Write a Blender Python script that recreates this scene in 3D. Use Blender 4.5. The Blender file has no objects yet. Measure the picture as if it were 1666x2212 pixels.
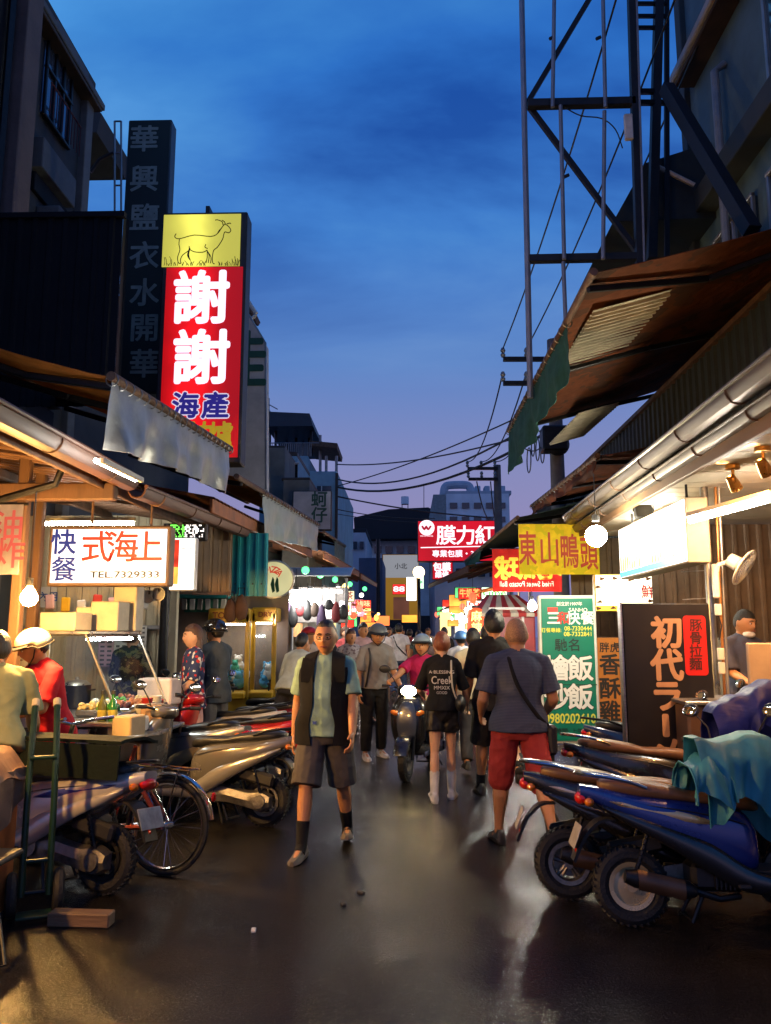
import bpy, bmesh, math, random
from mathutils import Vector, Matrix, Euler, noise as mnoise
R = math.radians
V = Vector
random.seed(11)
sc = bpy.context.scene
C = sc.collection

# ---------------------------------------------------------------- camera
F_PX, CX, CY = 1700.0, 833.0, 1106.0          # focal length and centre in the 1666 x 2212 view of the photograph
CAM_H, PITCH, YAW = 1.55, R(8.76), R(1.58)
cam_d = bpy.data.cameras.new('camera'); cam = bpy.data.objects.new('camera', cam_d); C.objects.link(cam)
cam_d.sensor_fit = 'VERTICAL'; cam_d.sensor_height = 24.0; cam_d.lens = 24.0 * F_PX / 2212.0
cam_d.clip_start = .05; cam_d.clip_end = 2000
cam.location = (0, 0, CAM_H)
cam.rotation_euler = (R(90) + PITCH, 0, YAW)
sc.camera = cam
CAMR = Euler((R(90) + PITCH, 0, YAW)).to_matrix()

# ---------------------------------------------------------------- world: dusk sky with thin cloud
w = bpy.data.worlds.new('World'); sc.world = w; w.use_nodes = True
nt = w.node_tree; N = nt.nodes; L = nt.links
for n in list(N): N.remove(n)
out = N.new('ShaderNodeOutputWorld'); bg = N.new('ShaderNodeBackground')
L.new(bg.outputs[0], out.inputs[0])
tc = N.new('ShaderNodeTexCoord'); sx = N.new('ShaderNodeSeparateXYZ'); L.new(tc.outputs['Generated'], sx.inputs[0])
rp = N.new('ShaderNodeValToRGB'); L.new(sx.outputs[2], rp.inputs[0])
e = rp.color_ramp.elements
e[0].position = 0.0; e[0].color = (.115, .13, .29, 1)
e[1].position = 1.0; e[1].color = (.012, .06, .30, 1)
for p, c in ((.10, (.255, .215, .39, 1)), (.20, (.20, .215, .42, 1)), (.33, (.092, .195, .47, 1)), (.47, (.044, .172, .50, 1)), (.62, (.022, .135, .47, 1))):
    q = e.new(p); q.color = c
# clouds: noise on a plane high above (direction / height), so the streaks lie flat
dv = N.new('ShaderNodeVectorMath'); dv.operation = 'DIVIDE'; L.new(tc.outputs['Generated'], dv.inputs[0])
cz = N.new('ShaderNodeCombineXYZ'); mx0 = N.new('ShaderNodeMath'); mx0.operation = 'ADD'; mx0.inputs[1].default_value = .12
L.new(sx.outputs[2], mx0.inputs[0])
for k in range(3): L.new(mx0.outputs[0], cz.inputs[k])
L.new(cz.outputs[0], dv.inputs[1])
mp = N.new('ShaderNodeMapping'); mp.inputs["Scale"].default_value = (1.0, 1.7, 1); mp.inputs['Location'].default_value = (5.86, 7.70, 0)
mp.inputs['Rotation'].default_value = (0, 0, R(-14)); L.new(dv.outputs[0], mp.inputs[0])
nz = N.new('ShaderNodeTexNoise'); nz.inputs['Scale'].default_value = .85; nz.inputs['Detail'].default_value = 7; nz.inputs['Roughness'].default_value = .54
nz.inputs['Distortion'].default_value = .25
L.new(mp.outputs[0], nz.inputs['Vector'])
cr = N.new('ShaderNodeValToRGB'); L.new(nz.outputs[0], cr.inputs[0])
ce = cr.color_ramp.elements
ce[0].position = .38; ce[0].color = (.40, .48, .66, 1); ce[1].position = .70; ce[1].color = (2.9, 2.0, 1.35, 1)
q = ce.new(.50); q.color = (1, 1, 1, 1)
q = ce.new(.60); q.color = (1.75, 1.45, 1.14, 1)
fade = N.new('ShaderNodeMapRange'); fade.inputs[1].default_value = .30; fade.inputs[2].default_value = .52; L.new(sx.outputs[2], fade.inputs[0])
mxc = N.new('ShaderNodeMix'); mxc.data_type = 'RGBA'; mxc.inputs[6].default_value = (1, 1, 1, 1)
L.new(fade.outputs[0], mxc.inputs[0]); L.new(cr.outputs[0], mxc.inputs[7])
mul = N.new('ShaderNodeMix'); mul.data_type = 'RGBA'; mul.blend_type = 'MULTIPLY'; mul.inputs[0].default_value = 1
L.new(rp.outputs[0], mul.inputs[6]); L.new(mxc.outputs[2], mul.inputs[7])
sky = N.new('ShaderNodeTexSky'); sky.sky_type = 'NISHITA'; sky.sun_disc = False; sky.sun_elevation = R(-4); sky.sun_rotation = R(200)
ad = N.new('ShaderNodeMix'); ad.data_type = 'RGBA'; ad.blend_type = 'ADD'; ad.inputs[0].default_value = .05
L.new(mul.outputs[2], ad.inputs[6]); L.new(sky.outputs[0], ad.inputs[7])
L.new(ad.outputs[2], bg.inputs[0]); bg.inputs[1].default_value = 1.2

# the sun has set: only a trace of soft light is left
sd = bpy.data.lights.new('sun', 'SUN'); sd.energy = .03; sd.angle = R(25); sd.color = (.6, .75, 1)
sun = bpy.data.objects.new('sun', sd); C.objects.link(sun); sun.rotation_euler = (R(30), 0, R(20)); sun.location = (0, 0, 40)

vs = sc.view_settings
vs.view_transform = 'Standard'; vs.look = 'None'; vs.exposure = 0; vs.gamma = 1; vs.use_curve_mapping = False
cy = sc.cycles
sc.render.engine = 'CYCLES'
cy.use_denoising = True; cy.sample_clamp_indirect = 4.0; cy.sample_clamp_direct = 0
cy.use_adaptive_sampling = True; cy.adaptive_threshold = .02
cy.max_bounces = 5; cy.diffuse_bounces = 2; cy.glossy_bounces = 3; cy.transmission_bounces = 5; cy.transparent_max_bounces = 8
cy.caustics_reflective = False; cy.caustics_refractive = False

# ---------------------------------------------------------------- placing: a pixel of the photograph and a real distance make a point
def ray(u, v): return CAMR @ V(((u - CX) / F_PX, (CY - v) / F_PX, -1))
def at(u, v, Y):
    d = ray(u, v); t = Y / d.y; return V((d.x * t, Y, CAM_H + d.z * t))
def atx(u, v, X):
    d = ray(u, v); t = X / d.x; return V((X, d.y * t, CAM_H + d.z * t))
def gnd(u, v, z=0.0):
    d = ray(u, v); t = (z - CAM_H) / d.z; return V((d.x * t, d.y * t, z))

# ---------------------------------------------------------------- materials
MC = {}
def nodes(name):
    m = bpy.data.materials.new(name); m.use_nodes = True
    nt = m.node_tree; b = nt.nodes['Principled BSDF']; return m, nt, b
def mat(name, col=(.5, .5, .5), rough=.6, metal=0, var=.18, scale=6, bump=0, bscale=80, coat=0, sss=0, trans=0, ior=1.45, alpha=1, spec=.5, stretch=None):
    if name in MC: return MC[name]
    m, nt, b = nodes(name); n = nt.nodes; l = nt.links
    tc = n.new('ShaderNodeTexCoord'); vec = tc.outputs['Object']
    if stretch:
        mp = n.new('ShaderNodeMapping'); mp.inputs['Scale'].default_value = stretch; l.new(vec, mp.inputs[0]); vec = mp.outputs[0]
    if var:
        nz = n.new('ShaderNodeTexNoise'); nz.inputs['Scale'].default_value = scale; nz.inputs['Detail'].default_value = 6; nz.inputs['Roughness'].default_value = .62
        l.new(vec, nz.inputs['Vector'])
        r = n.new('ShaderNodeValToRGB'); r.color_ramp.elements[0].position = .3; r.color_ramp.elements[1].position = .72
        r.color_ramp.elements[0].color = tuple(c * (1 - var) for c in col) + (1,); r.color_ramp.elements[1].color = tuple(min(1, c * (1 + var)) for c in col) + (1,)
        l.new(nz.outputs[0], r.inputs[0]); l.new(r.outputs[0], b.inputs['Base Color'])
        mr = n.new('ShaderNodeMapRange'); mr.inputs[3].default_value = max(0.02, rough - .12); mr.inputs[4].default_value = min(1, rough + .12)
        l.new(nz.outputs[0], mr.inputs[0]); l.new(mr.outputs[0], b.inputs['Roughness'])
    else:
        b.inputs['Base Color'].default_value = tuple(col) + (1,); b.inputs['Roughness'].default_value = rough
    b.inputs['Metallic'].default_value = metal; b.inputs['Coat Weight'].default_value = coat; b.inputs['Coat Roughness'].default_value = .08
    b.inputs['Specular IOR Level'].default_value = spec
    if sss: b.inputs['Subsurface Weight'].default_value = sss; b.inputs['Subsurface Radius'].default_value = (.012, .006, .003); b.inputs['Subsurface Scale'].default_value = 1
    if trans: b.inputs['Transmission Weight'].default_value = trans; b.inputs['IOR'].default_value = ior
    b.inputs['Alpha'].default_value = alpha
    if bump:
        bn = n.new('ShaderNodeTexNoise'); bn.inputs['Scale'].default_value = bscale; bn.inputs['Detail'].default_value = 4; l.new(vec, bn.inputs['Vector'])
        bp = n.new('ShaderNodeBump'); bp.inputs['Strength'].default_value = bump; bp.inputs['Distance'].default_value = .02
        l.new(bn.outputs[0], bp.inputs['Height']); l.new(bp.outputs[0], b.inputs['Normal'])
    MC[name] = m; return m
def em(name, col, k=1.0, var=.0, scale=3, lo=.55, tube=None):
    """something that gives off light; var > 0: uneven tubes behind the panel"""
    if name in MC: return MC[name]
    m, nt, b = nodes(name); n = nt.nodes; l = nt.links
    b.inputs['Base Color'].default_value = tuple(c * .5 for c in col) + (1,); b.inputs['Roughness'].default_value = .45
    b.inputs['Emission Color'].default_value = tuple(col) + (1,); b.inputs['Emission Strength'].default_value = k
    if var:
        tc = n.new('ShaderNodeTexCoord'); nz = n.new('ShaderNodeTexNoise'); nz.inputs['Scale'].default_value = scale; nz.inputs['Detail'].default_value = 1
        l.new(tc.outputs['Object'], nz.inputs['Vector'])
        mr = n.new('ShaderNodeMapRange'); mr.inputs[1].default_value = .35; mr.inputs[2].default_value = .68; mr.inputs[3].default_value = k * (1 - var); mr.inputs[4].default_value = k * (1 + var)
        l.new(nz.outputs[0], mr.inputs[0]); l.new(mr.outputs[0], b.inputs['Emission Strength'])
    if tube:                                     # a lamp behind the panel: brightest along a vertical line
        x0, sg, lo, hi = tube; tc = n.new('ShaderNodeTexCoord'); sp = n.new('ShaderNodeSeparateXYZ'); l.new(tc.outputs['Object'], sp.inputs[0])
        f = n.new('ShaderNodeMath'); f.operation = 'SUBTRACT'; f.inputs[1].default_value = x0; l.new(sp.outputs[0], f.inputs[0]); p2 = n.new('ShaderNodeMath'); p2.operation = 'DIVIDE'; p2.inputs[1].default_value = sg; l.new(f.outputs[0], p2.inputs[0])
        sq = n.new('ShaderNodeMath'); sq.operation = 'MULTIPLY'; l.new(p2.outputs[0], sq.inputs[0]); l.new(p2.outputs[0], sq.inputs[1]); ex = n.new('ShaderNodeMath'); ex.operation = 'MULTIPLY_ADD'; ex.inputs[1].default_value = -1; ex.inputs[2].default_value = 0; l.new(sq.outputs[0], ex.inputs[0])
        e2 = n.new('ShaderNodeMath'); e2.operation = 'EXPONENT'; l.new(ex.outputs[0], e2.inputs[0]); nz = n.new('ShaderNodeTexNoise'); nz.inputs['Scale'].default_value = 2.4; l.new(tc.outputs['Object'], nz.inputs['Vector']); mm = n.new('ShaderNodeMath'); mm.operation = 'MULTIPLY'; l.new(e2.outputs[0], mm.inputs[0]); l.new(nz.outputs[0], mm.inputs[1])
        mr = n.new('ShaderNodeMapRange'); mr.inputs[1].default_value = 0; mr.inputs[2].default_value = .62; mr.inputs[3].default_value = lo; mr.inputs[4].default_value = hi; l.new(mm.outputs[0], mr.inputs[0]); l.new(mr.outputs[0], b.inputs['Emission Strength'])
    if k < 2.6: m.cycles.emission_sampling = 'NONE'
    MC[name] = m; return m
def cloth(name, col, col2=None, scale=30, rough=.85, kind='noise', thin=0.0, wr=.28):
    """woven cloth with wrinkles; col2 gives a printed pattern; thin lets light through"""
    if name in MC: return MC[name]
    m, nt, b = nodes(name); n = nt.nodes; l = nt.links
    tc = n.new('ShaderNodeTexCoord'); b.inputs['Roughness'].default_value = rough; b.inputs['Specular IOR Level'].default_value = .25
    nz = n.new('ShaderNodeTexNoise'); nz.inputs['Scale'].default_value = 9; nz.inputs['Detail'].default_value = 5; l.new(tc.outputs['Object'], nz.inputs['Vector'])
    r = n.new('ShaderNodeValToRGB'); r.color_ramp.elements[0].position = .3; r.color_ramp.elements[1].position = .7
    r.color_ramp.elements[0].color = tuple(c * .78 for c in col) + (1,); r.color_ramp.elements[1].color = tuple(min(1, c * 1.15) for c in col) + (1,)
    l.new(nz.outputs[0], r.inputs[0]); colout = r.outputs[0]
    if col2:
        if kind == 'stripe':
            t = n.new('ShaderNodeTexWave'); t.bands_direction = 'Z'; t.inputs['Scale'].default_value = scale; t.inputs['Distortion'].default_value = .4
            fac = t.outputs[1]
        elif kind == 'spots':
            t = n.new('ShaderNodeTexVoronoi'); t.inputs['Scale'].default_value = scale; fac0 = t.outputs['Distance']
            mm = n.new('ShaderNodeMath'); mm.operation = 'LESS_THAN'; mm.inputs[1].default_value = .42; l.new(fac0, mm.inputs[0]); fac = mm.outputs[0]
        else:
            t = n.new('ShaderNodeTexNoise'); t.inputs['Scale'].default_value = scale; t.inputs['Detail'].default_value = 2
            mm = n.new('ShaderNodeMath'); mm.operation = 'GREATER_THAN'; mm.inputs[1].default_value = .55; l.new(t.outputs[0], mm.inputs[0]); fac = mm.outputs[0]
        l.new(tc.outputs['Object'], t.inputs['Vector'])
        mx = n.new('ShaderNodeMix'); mx.data_type = 'RGBA'; l.new(fac, mx.inputs[0]); l.new(colout, mx.inputs[6])
        if kind == 'spots':
            hs = n.new('ShaderNodeMix'); hs.data_type = 'RGBA'; hs.inputs[6].default_value = tuple(col2) + (1,); hs.inputs[7].default_value = (.65, .62, .58, 1)
            sp = n.new('ShaderNodeSeparateColor'); l.new(t.outputs['Color'], sp.inputs[0]); gt = n.new('ShaderNodeMath'); gt.operation = 'GREATER_THAN'; gt.inputs[1].default_value = .55
            l.new(sp.outputs[0], gt.inputs[0]); l.new(gt.outputs[0], hs.inputs[0]); l.new(hs.outputs[2], mx.inputs[7])
        else: mx.inputs[7].default_value = tuple(col2) + (1,)
        colout = mx.outputs[2]
    l.new(colout, b.inputs['Base Color'])
    wn = n.new('ShaderNodeTexNoise'); wn.inputs['Scale'].default_value = 5; wn.inputs['Detail'].default_value = 3; wn.inputs['Distortion'].default_value = .8
    l.new(tc.outputs['Object'], wn.inputs['Vector'])
    fn = n.new('ShaderNodeTexNoise'); fn.inputs['Scale'].default_value = 260; l.new(tc.outputs['Object'], fn.inputs['Vector'])
    mm = n.new('ShaderNodeMath'); mm.operation = 'MULTIPLY_ADD'; mm.inputs[1].default_value = .05; l.new(fn.outputs[0], mm.inputs[0]); l.new(wn.outputs[0], mm.inputs[2])
    bp = n.new('ShaderNodeBump'); bp.inputs['Strength'].default_value = wr; bp.inputs['Distance'].default_value = .05
    l.new(mm.outputs[0], bp.inputs['Height']); l.new(bp.outputs[0], b.inputs['Normal'])
    if thin:
        tl = n.new('ShaderNodeBsdfTranslucent'); l.new(colout, tl.inputs[0]); ms = n.new('ShaderNodeMixShader'); ms.inputs[0].default_value = thin
        o = n['Material Output']; l.new(b.outputs[0], ms.inputs[1]); l.new(tl.outputs[0], ms.inputs[2]); l.new(ms.outputs[0], o.inputs[0])
    MC[name] = m; return m

# ---------------------------------------------------------------- mesh builder
def crom(P, k):
    """Catmull-Rom through equal-length tuples, k steps a span"""
    if k <= 1 or len(P) < 3: return [tuple(p) for p in P]
    o = []
    for i in range(len(P) - 1):
        p0, p1, p2, p3 = P[max(0, i - 1)], P[i], P[i + 1], P[min(len(P) - 1, i + 2)]
        for j in range(k):
            t = j / k
            o.append(tuple(.5 * (2 * b + (c - a) * t + (2 * a - 5 * b + 4 * c - d) * t * t + (3 * b - a - 3 * c + d) * t ** 3) for a, b, c, d in zip(p0, p1, p2, p3)))
    o.append(tuple(P[-1])); return o
class MB:
    def __init__(s, M=None): s.v = []; s.f = []; s.M = M or Matrix()
    def add(s, vs, fs):
        o = len(s.v); s.v += [s.M @ V(p) for p in vs]; s.f += [tuple(i + o for i in f) for f in fs]; return s
    def box(s, c, d, rot=None, bev=0.0):
        x, y, z = d[0] / 2, d[1] / 2, d[2] / 2
        m = Matrix.Translation(V(c)) @ ((rot if isinstance(rot, Matrix) else Euler(rot).to_matrix()).to_4x4() if rot is not None else Matrix())
        if not bev:
            vs = [(i * x, j * y, k * z) for i in (-1, 1) for j in (-1, 1) for k in (-1, 1)]
            fs = [(0, 1, 3, 2), (4, 6, 7, 5), (0, 4, 5, 1), (2, 3, 7, 6), (0, 2, 6, 4), (1, 5, 7, 3)]
        else:
            bev = min(bev, x * .95, y * .95, z * .95); vs = []; ix = {}
            for i in (-1, 1):
                for j in (-1, 1):
                    for k in (-1, 1):
                        for a, p in enumerate(((x, y - bev, z - bev), (x - bev, y, z - bev), (x - bev, y - bev, z))):
                            ix[i, j, k, a] = len(vs); vs.append((i * p[0], j * p[1], k * p[2]))
            fs = []
            for sg in (-1, 1):
                for a in range(3):
                    q = []
                    for (p, r) in ((-1, -1), (1, -1), (1, 1), (-1, 1)):
                        t = [0, 0, 0]; t[a] = sg; t[(a + 1) % 3] = p; t[(a + 2) % 3] = r; q.append(ix[t[0], t[1], t[2], a])
                    fs.append(tuple(q if sg > 0 else q[::-1]))
            for a in range(3):
                b_, c_ = (a + 1) % 3, (a + 2) % 3
                for p in (-1, 1):
                    for r in (-1, 1):
                        q = []
                        for (t, ax) in ((-1, b_), (1, b_), (1, c_), (-1, c_)):
                            k = [0, 0, 0]; k[a] = t; k[b_] = p; k[c_] = r; q.append(ix[k[0], k[1], k[2], ax])
                        fs.append(tuple(q if p * r < 0 else q[::-1]))
            for i in (-1, 1):
                for j in (-1, 1):
                    for k in (-1, 1):
                        q = (ix[i, j, k, 0], ix[i, j, k, 1], ix[i, j, k, 2]); fs.append(q if i * j * k > 0 else q[::-1])
        return s.add([m @ V(p) for p in vs], fs)
    def rings(s, rs, cap=True, closed=True):
        n = len(rs[0]); vs = [p for r in rs for p in r]; fs = []
        for i in range(len(rs) - 1):
            for j in range(n if closed else n - 1):
                k = (j + 1) % n; fs.append((i * n + j, i * n + k, (i + 1) * n + k, (i + 1) * n + j))
        if cap: fs.append(tuple(range(n))[::-1]); fs.append(tuple((len(rs) - 1) * n + j for j in range(n)))
        return s.add(vs, fs)
    def tube(s, P, r, n=8, cap=True, flat=1.0):
        P = [V(p) for p in P]; m = len(P); rr = r if isinstance(r, (list, tuple)) else [r] * m
        rs = []; up = None
        for i, p in enumerate(P):
            t = (P[min(m - 1, i + 1)] - P[max(0, i - 1)])
            t = t.normalized() if t.length > 1e-9 else V((0, 0, 1))
            if up is None:
                up = V((0, 0, 1)) if abs(t.z) < .9 else V((0, 1, 0))
            a = up.cross(t)
            if a.length < 1e-6: a = V((1, 0, 0)).cross(t)
            a.normalize(); b = t.cross(a); up = b
            rs.append([p + a * (math.cos(2 * math.pi * k / n) * rr[i]) + b * (math.sin(2 * math.pi * k / n) * rr[i] * flat) for k in range(n)])
        return s.rings(rs, cap)
    def cyl(s, a, b, r, n=12, r2=None): return s.tube([a, b], [r, r if r2 is None else r2], n)
    def ball(s, c, r, nu=12, nv=8, fn=None):
        r = V(r) if isinstance(r, (tuple, list, Vector)) else V((r, r, r)); c = V(c); vs = [c + V((0, 0, -r.z))]; fs = []
        for i in range(1, nv):
            t = -math.pi / 2 + math.pi * i / nv
            for j in range(nu):
                a = 2 * math.pi * j / nu; vs.append(c + V((r.x * math.cos(t) * math.cos(a), r.y * math.cos(t) * math.sin(a), r.z * math.sin(t))))
        vs.append(c + V((0, 0, r.z))); top = len(vs) - 1
        for j in range(nu):
            k = (j + 1) % nu; fs.append((0, 1 + k, 1 + j)); fs.append((top, 1 + (nv - 2) * nu + j, 1 + (nv - 2) * nu + k))
            for i in range(nv - 2): fs.append((1 + i * nu + j, 1 + i * nu + k, 1 + (i + 1) * nu + k, 1 + (i + 1) * nu + j))
        if fn: vs = [fn(p) for p in vs]
        return s.add(vs, fs)
    def lathe(s, prof, n=20, M=None, cap=True):
        M = M or Matrix(); rs = [[M @ V((r * math.cos(2 * math.pi * k / n), r * math.sin(2 * math.pi * k / n), z)) for k in range(n)] for r, z in prof]
        return s.rings(rs, cap)
    def torus(s, c, R_, r, axis='y', n=28, k=8, squash=1.0):
        rs = []
        for i in range(n + 1):
            a = 2 * math.pi * i / n; ring = []
            for j in range(k):
                b = 2 * math.pi * j / k; rad = R_ + r * math.cos(b); h = r * squash * math.sin(b)
                p = {'y': (rad * math.cos(a), h, rad * math.sin(a)), 'x': (h, rad * math.cos(a), rad * math.sin(a)), 'z': (rad * math.cos(a), rad * math.sin(a), h)}[axis]
                ring.append(V(c) + V(p))
            rs.append(ring)
        return s.rings(rs, False)
    def prism(s, poly, d, M=None):
        """flat outline (x, z) given thickness d along y"""
        M = M or Matrix(); n = len(poly)
        vs = [M @ V((x, -d / 2, z)) for x, z in poly] + [M @ V((x, d / 2, z)) for x, z in poly]
        return s.add(vs, [tuple(range(n)), tuple(range(2 * n - 1, n - 1, -1))] + [(i, i + n, (i + 1) % n + n, (i + 1) % n) for i in range(n)])
    def grid(s, fn, nu, nv):
        vs = [fn(i / nu, j / nv) for j in range(nv + 1) for i in range(nu + 1)]
        return s.add(vs, [(j * (nu + 1) + i, j * (nu + 1) + i + 1, (j + 1) * (nu + 1) + i + 1, (j + 1) * (nu + 1) + i) for j in range(nv) for i in range(nu)])
    def slab(s, fn, nu, nv, th):
        """grid with thickness th (a vector or a number along the local normal)"""
        A = [V(fn(i / nu, j / nv)) for j in range(nv + 1) for i in range(nu + 1)]; W = nu + 1; B = []
        for j in range(nv + 1):
            for i in range(W):
                a = A[j * W + min(nu, i + 1)] - A[j * W + max(0, i - 1)]; b = A[min(nv, j + 1) * W + i] - A[max(0, j - 1) * W + i]
                nn = a.cross(b); nn = nn.normalized() if nn.length > 1e-12 else V((0, 0, 1)); B.append(A[j * W + i] + nn * th)
        n = len(A); fs = []
        for j in range(nv):
            for i in range(nu):
                q = (j * W + i, j * W + i + 1, (j + 1) * W + i + 1, (j + 1) * W + i); fs.append(q[::-1]); fs.append(tuple(k + n for k in q))
        for i in range(nu):
            fs.append((i, i + 1, i + 1 + n, i + n)); k = nv * W + i; fs.append((k + 1, k, k + n, k + 1 + n))
        for j in range(nv):
            a, b = j * W, (j + 1) * W; fs.append((b, a, a + n, b + n)); a, b = j * W + nu, (j + 1) * W + nu; fs.append((a, b, b + n, a + n))
        return s.add(A + B, fs)
    def corr(s, p0, ux, uz, w, h, pitch=.08, depth=.02, nz=1, rib='sq'):
        """ribbed metal sheet: origin p0, along ux (width w), up uz (height h), ribs run up"""
        p0, ux, uz = V(p0), V(ux).normalized(), V(uz).normalized(); nn = ux.cross(uz); prof = []; x = 0
        while x < w - 1e-6:
            for dx, d in ((0, 0), (.55, 0), (.65, 1), (.9, 1)):
                xx = x + dx * pitch
                if xx <= w: prof.append((xx, d * depth))
            x += pitch
        prof.append((w, 0)); m = len(prof); th = .004
        vs = [p0 + ux * a + nn * b for a, b in prof] + [p0 + ux * a + nn * b + uz * h for a, b in prof]
        vs += [q - nn * th for q in vs]; k = 2 * m
        fs = []
        for i in range(m - 1): fs += [(i, i + 1, m + i + 1, m + i), (k + i + 1, k + i, k + m + i, k + m + i + 1), (i + 1, i, k + i, k + i + 1), (m + i, m + i + 1, k + m + i + 1, k + m + i)]
        fs += [(0, m, k + m, k), (m - 1, k + m - 1, k + 2 * m - 1, 2 * m - 1)]
        return s.add(vs, fs)
    def mesh(s, name):
        me = bpy.data.meshes.new(name); me.from_pydata([tuple(v) for v in s.v], [], s.f); me.update(); return me
    def build(s, name, m, parent=None, smooth=35, label=None):
        me = s.mesh(name); me.materials.append(m)
        if smooth: me.shade_smooth(); me.set_sharp_from_angle(angle=R(smooth))
        return link(name, me, parent, label)
def link(name, me, parent=None, label=None):
    o = bpy.data.objects.new(name, me); C.objects.link(o)
    if parent is not None: o.parent = parent
    if label: o['label'] = label
    return o
LAST = [None]
def thing(name, label, cat, loc=(0, 0, 0), rz=0, group=None, rot=None):
    o = bpy.data.objects.new(name, None); C.objects.link(o); o.location = loc; o.rotation_euler = rot or (0, 0, rz)
    o.empty_display_size = .1
    return tag(o, label, cat, group)
def tag(o, label, cat, group=None):
    o['label'] = label; o['category'] = cat
    if group: o['group'] = group
    return o
def struct(o, kind='structure'): o['kind'] = kind; return o
def copy_tree(o, parent=None):
    c = o.copy(); C.objects.link(c)
    if parent is not None: c.parent = parent
    for ch in list(o.children): copy_tree(ch, c)
    return c
TMP = bpy.data.scenes.new('workbench')          # small side scene: evaluating a shape there does not touch the big one
def evaluate(o):
    TMP.collection.objects.link(o); vl = TMP.view_layers[0]; vl.update(); dg = vl.depsgraph; dg.update()
    me = bpy.data.meshes.new_from_object(o.evaluated_get(dg), preserve_all_data_layers=False, depsgraph=dg)
    d = o.data; bpy.data.objects.remove(o)
    (bpy.data.meshes if isinstance(d, bpy.types.Mesh) else bpy.data.curves).remove(d)
    return me
def fuse(mb, vox, it=4, name='body', fac=.5, folds=0):
    """overlapping volumes made one continuous skin"""
    o = bpy.data.objects.new('fuse', mb.mesh('fuse'))
    r = o.modifiers.new('r', 'REMESH'); r.mode = 'VOXEL'; r.voxel_size = vox; r.use_smooth_shade = True
    if it: q = o.modifiers.new('s', 'SMOOTH'); q.factor = fac; q.iterations = it
    me = evaluate(o); me.name = name; me.materials.clear()
    if folds:                                    # cloth creases, real relief
        n_ = len(me.vertices); co = [0.0] * (3 * n_); no = [0.0] * (3 * n_); me.vertices.foreach_get('co', co); me.vertices.foreach_get('normal', no)
        for i in range(0, 3 * n_, 3):
            x, y, z = co[i:i + 3]; k = folds * ((1 - abs(mnoise.noise((x * 8, y * 8, z * 12 + x * 6))) * 2.6) * .8 + mnoise.noise((x * 19 + 7, y * 19, z * 15 - x * 9)) * .5)
            co[i] += no[i] * k; co[i + 1] += no[i + 1] * k; co[i + 2] += no[i + 2] * k
        me.vertices.foreach_set('co', co)
        me.update()
    return me
def text(s, size, m, parent, loc, rot=(R(90), 0, 0), bold=.0, w=None, ext=.0015, mirror=False, name='lettering', sp=1.0, shear=0, align='CENTER', hs=1.0):
    """printed characters as thin raised shapes; rot default: upright, read from -y"""
    cu = bpy.data.curves.new(name, 'FONT'); cu.body = s; cu.size = size; cu.align_x = align; cu.align_y = 'CENTER'
    cu.extrude = ext if not bold else 0; cu.space_character = sp; cu.shear = shear; cu.resolution_u = 3; cu.space_line = 1.0
    me = evaluate(bpy.data.objects.new(name, cu))
    if bold and me.vertices:                     # thicker strokes: the glyph laid over itself in a small ring of shifts
        vs = [v.co.copy() for v in me.vertices]; fs = [tuple(p.vertices) for p in me.polygons]; V2 = []; F2 = []
        K_ = [(0, 0)] + [(math.cos(i * math.pi / 4), math.sin(i * math.pi / 4)) for i in range(8)]
        if bold > .035: K_ += [(.5 * math.cos(i * math.pi / 3), .5 * math.sin(i * math.pi / 3)) for i in range(6)]
        for i, (dx, dy) in enumerate(K_):
            o_ = len(V2); V2 += [(p.x + dx * bold * size, p.y + dy * bold * size, p.z + ext + i * .00012) for p in vs]; F2 += [tuple(j + o_ for j in f) for f in fs]
        bpy.data.meshes.remove(me); me = bpy.data.meshes.new(name); me.from_pydata(V2, [], F2); me.update()
    me.materials.clear(); me.materials.append(m); me.name = name
    o = link(name, me, parent); o.location = loc; o.rotation_euler = rot
    if me.vertices:
        xs = [v.co.x for v in me.vertices]
        k = 1.0
        if w: k = w / max(1e-6, max(xs) - min(xs))
        o.scale = ((-1 if mirror else 1) * (k if w else 1), hs, 1)
    return o
# ---------------------------------------------------------------- people
SKIN = mat('skin', (.50, .23, .10), .5, var=.10, scale=14, sss=.12, bump=.05, bscale=120)
SKIN2 = mat('skin pale', (.60, .33, .20), .5, var=.08, scale=14, sss=.12)
HAIR = mat('hair black', (.012, .010, .009), .45, var=.3, scale=60, bump=.5, bscale=120, stretch=(1, 1, .15))
HAIRB = mat('hair brown', (.07, .03, .015), .45, var=.3, scale=60, bump=.5, bscale=120, stretch=(1, 1, .15))
HAIRR = mat('hair red brown', (.20, .055, .02), .42, var=.3, scale=60, bump=.5, bscale=120, stretch=(1, 1, .15))
HAIRG = mat('hair cropped grey', (.30, .165, .095), .7, var=.4, scale=90, bump=.3, bscale=300)
EYEW = mat('eye white', (.7, .66, .6), .3, var=0); DARK = mat('eye dark', (.015, .01, .008), .25, var=0); LIP = mat('lips', (.24, .06, .045), .45, var=.1)
SOCK_B = cloth('sock black', (.012, .012, .013)); SOCK_W = cloth('sock white', (.62, .60, .56))
SHOE_B = mat('shoe black', (.014, .014, .015), .55, bump=.1); SHOE_G = mat('sandal grey', (.12, .10, .08), .7, bump=.2); SHOE_W = mat('shoe white', (.62, .6, .56), .6)
RUB = mat('rubber', (.015, .015, .016), .75, var=.3, scale=30)

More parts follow.
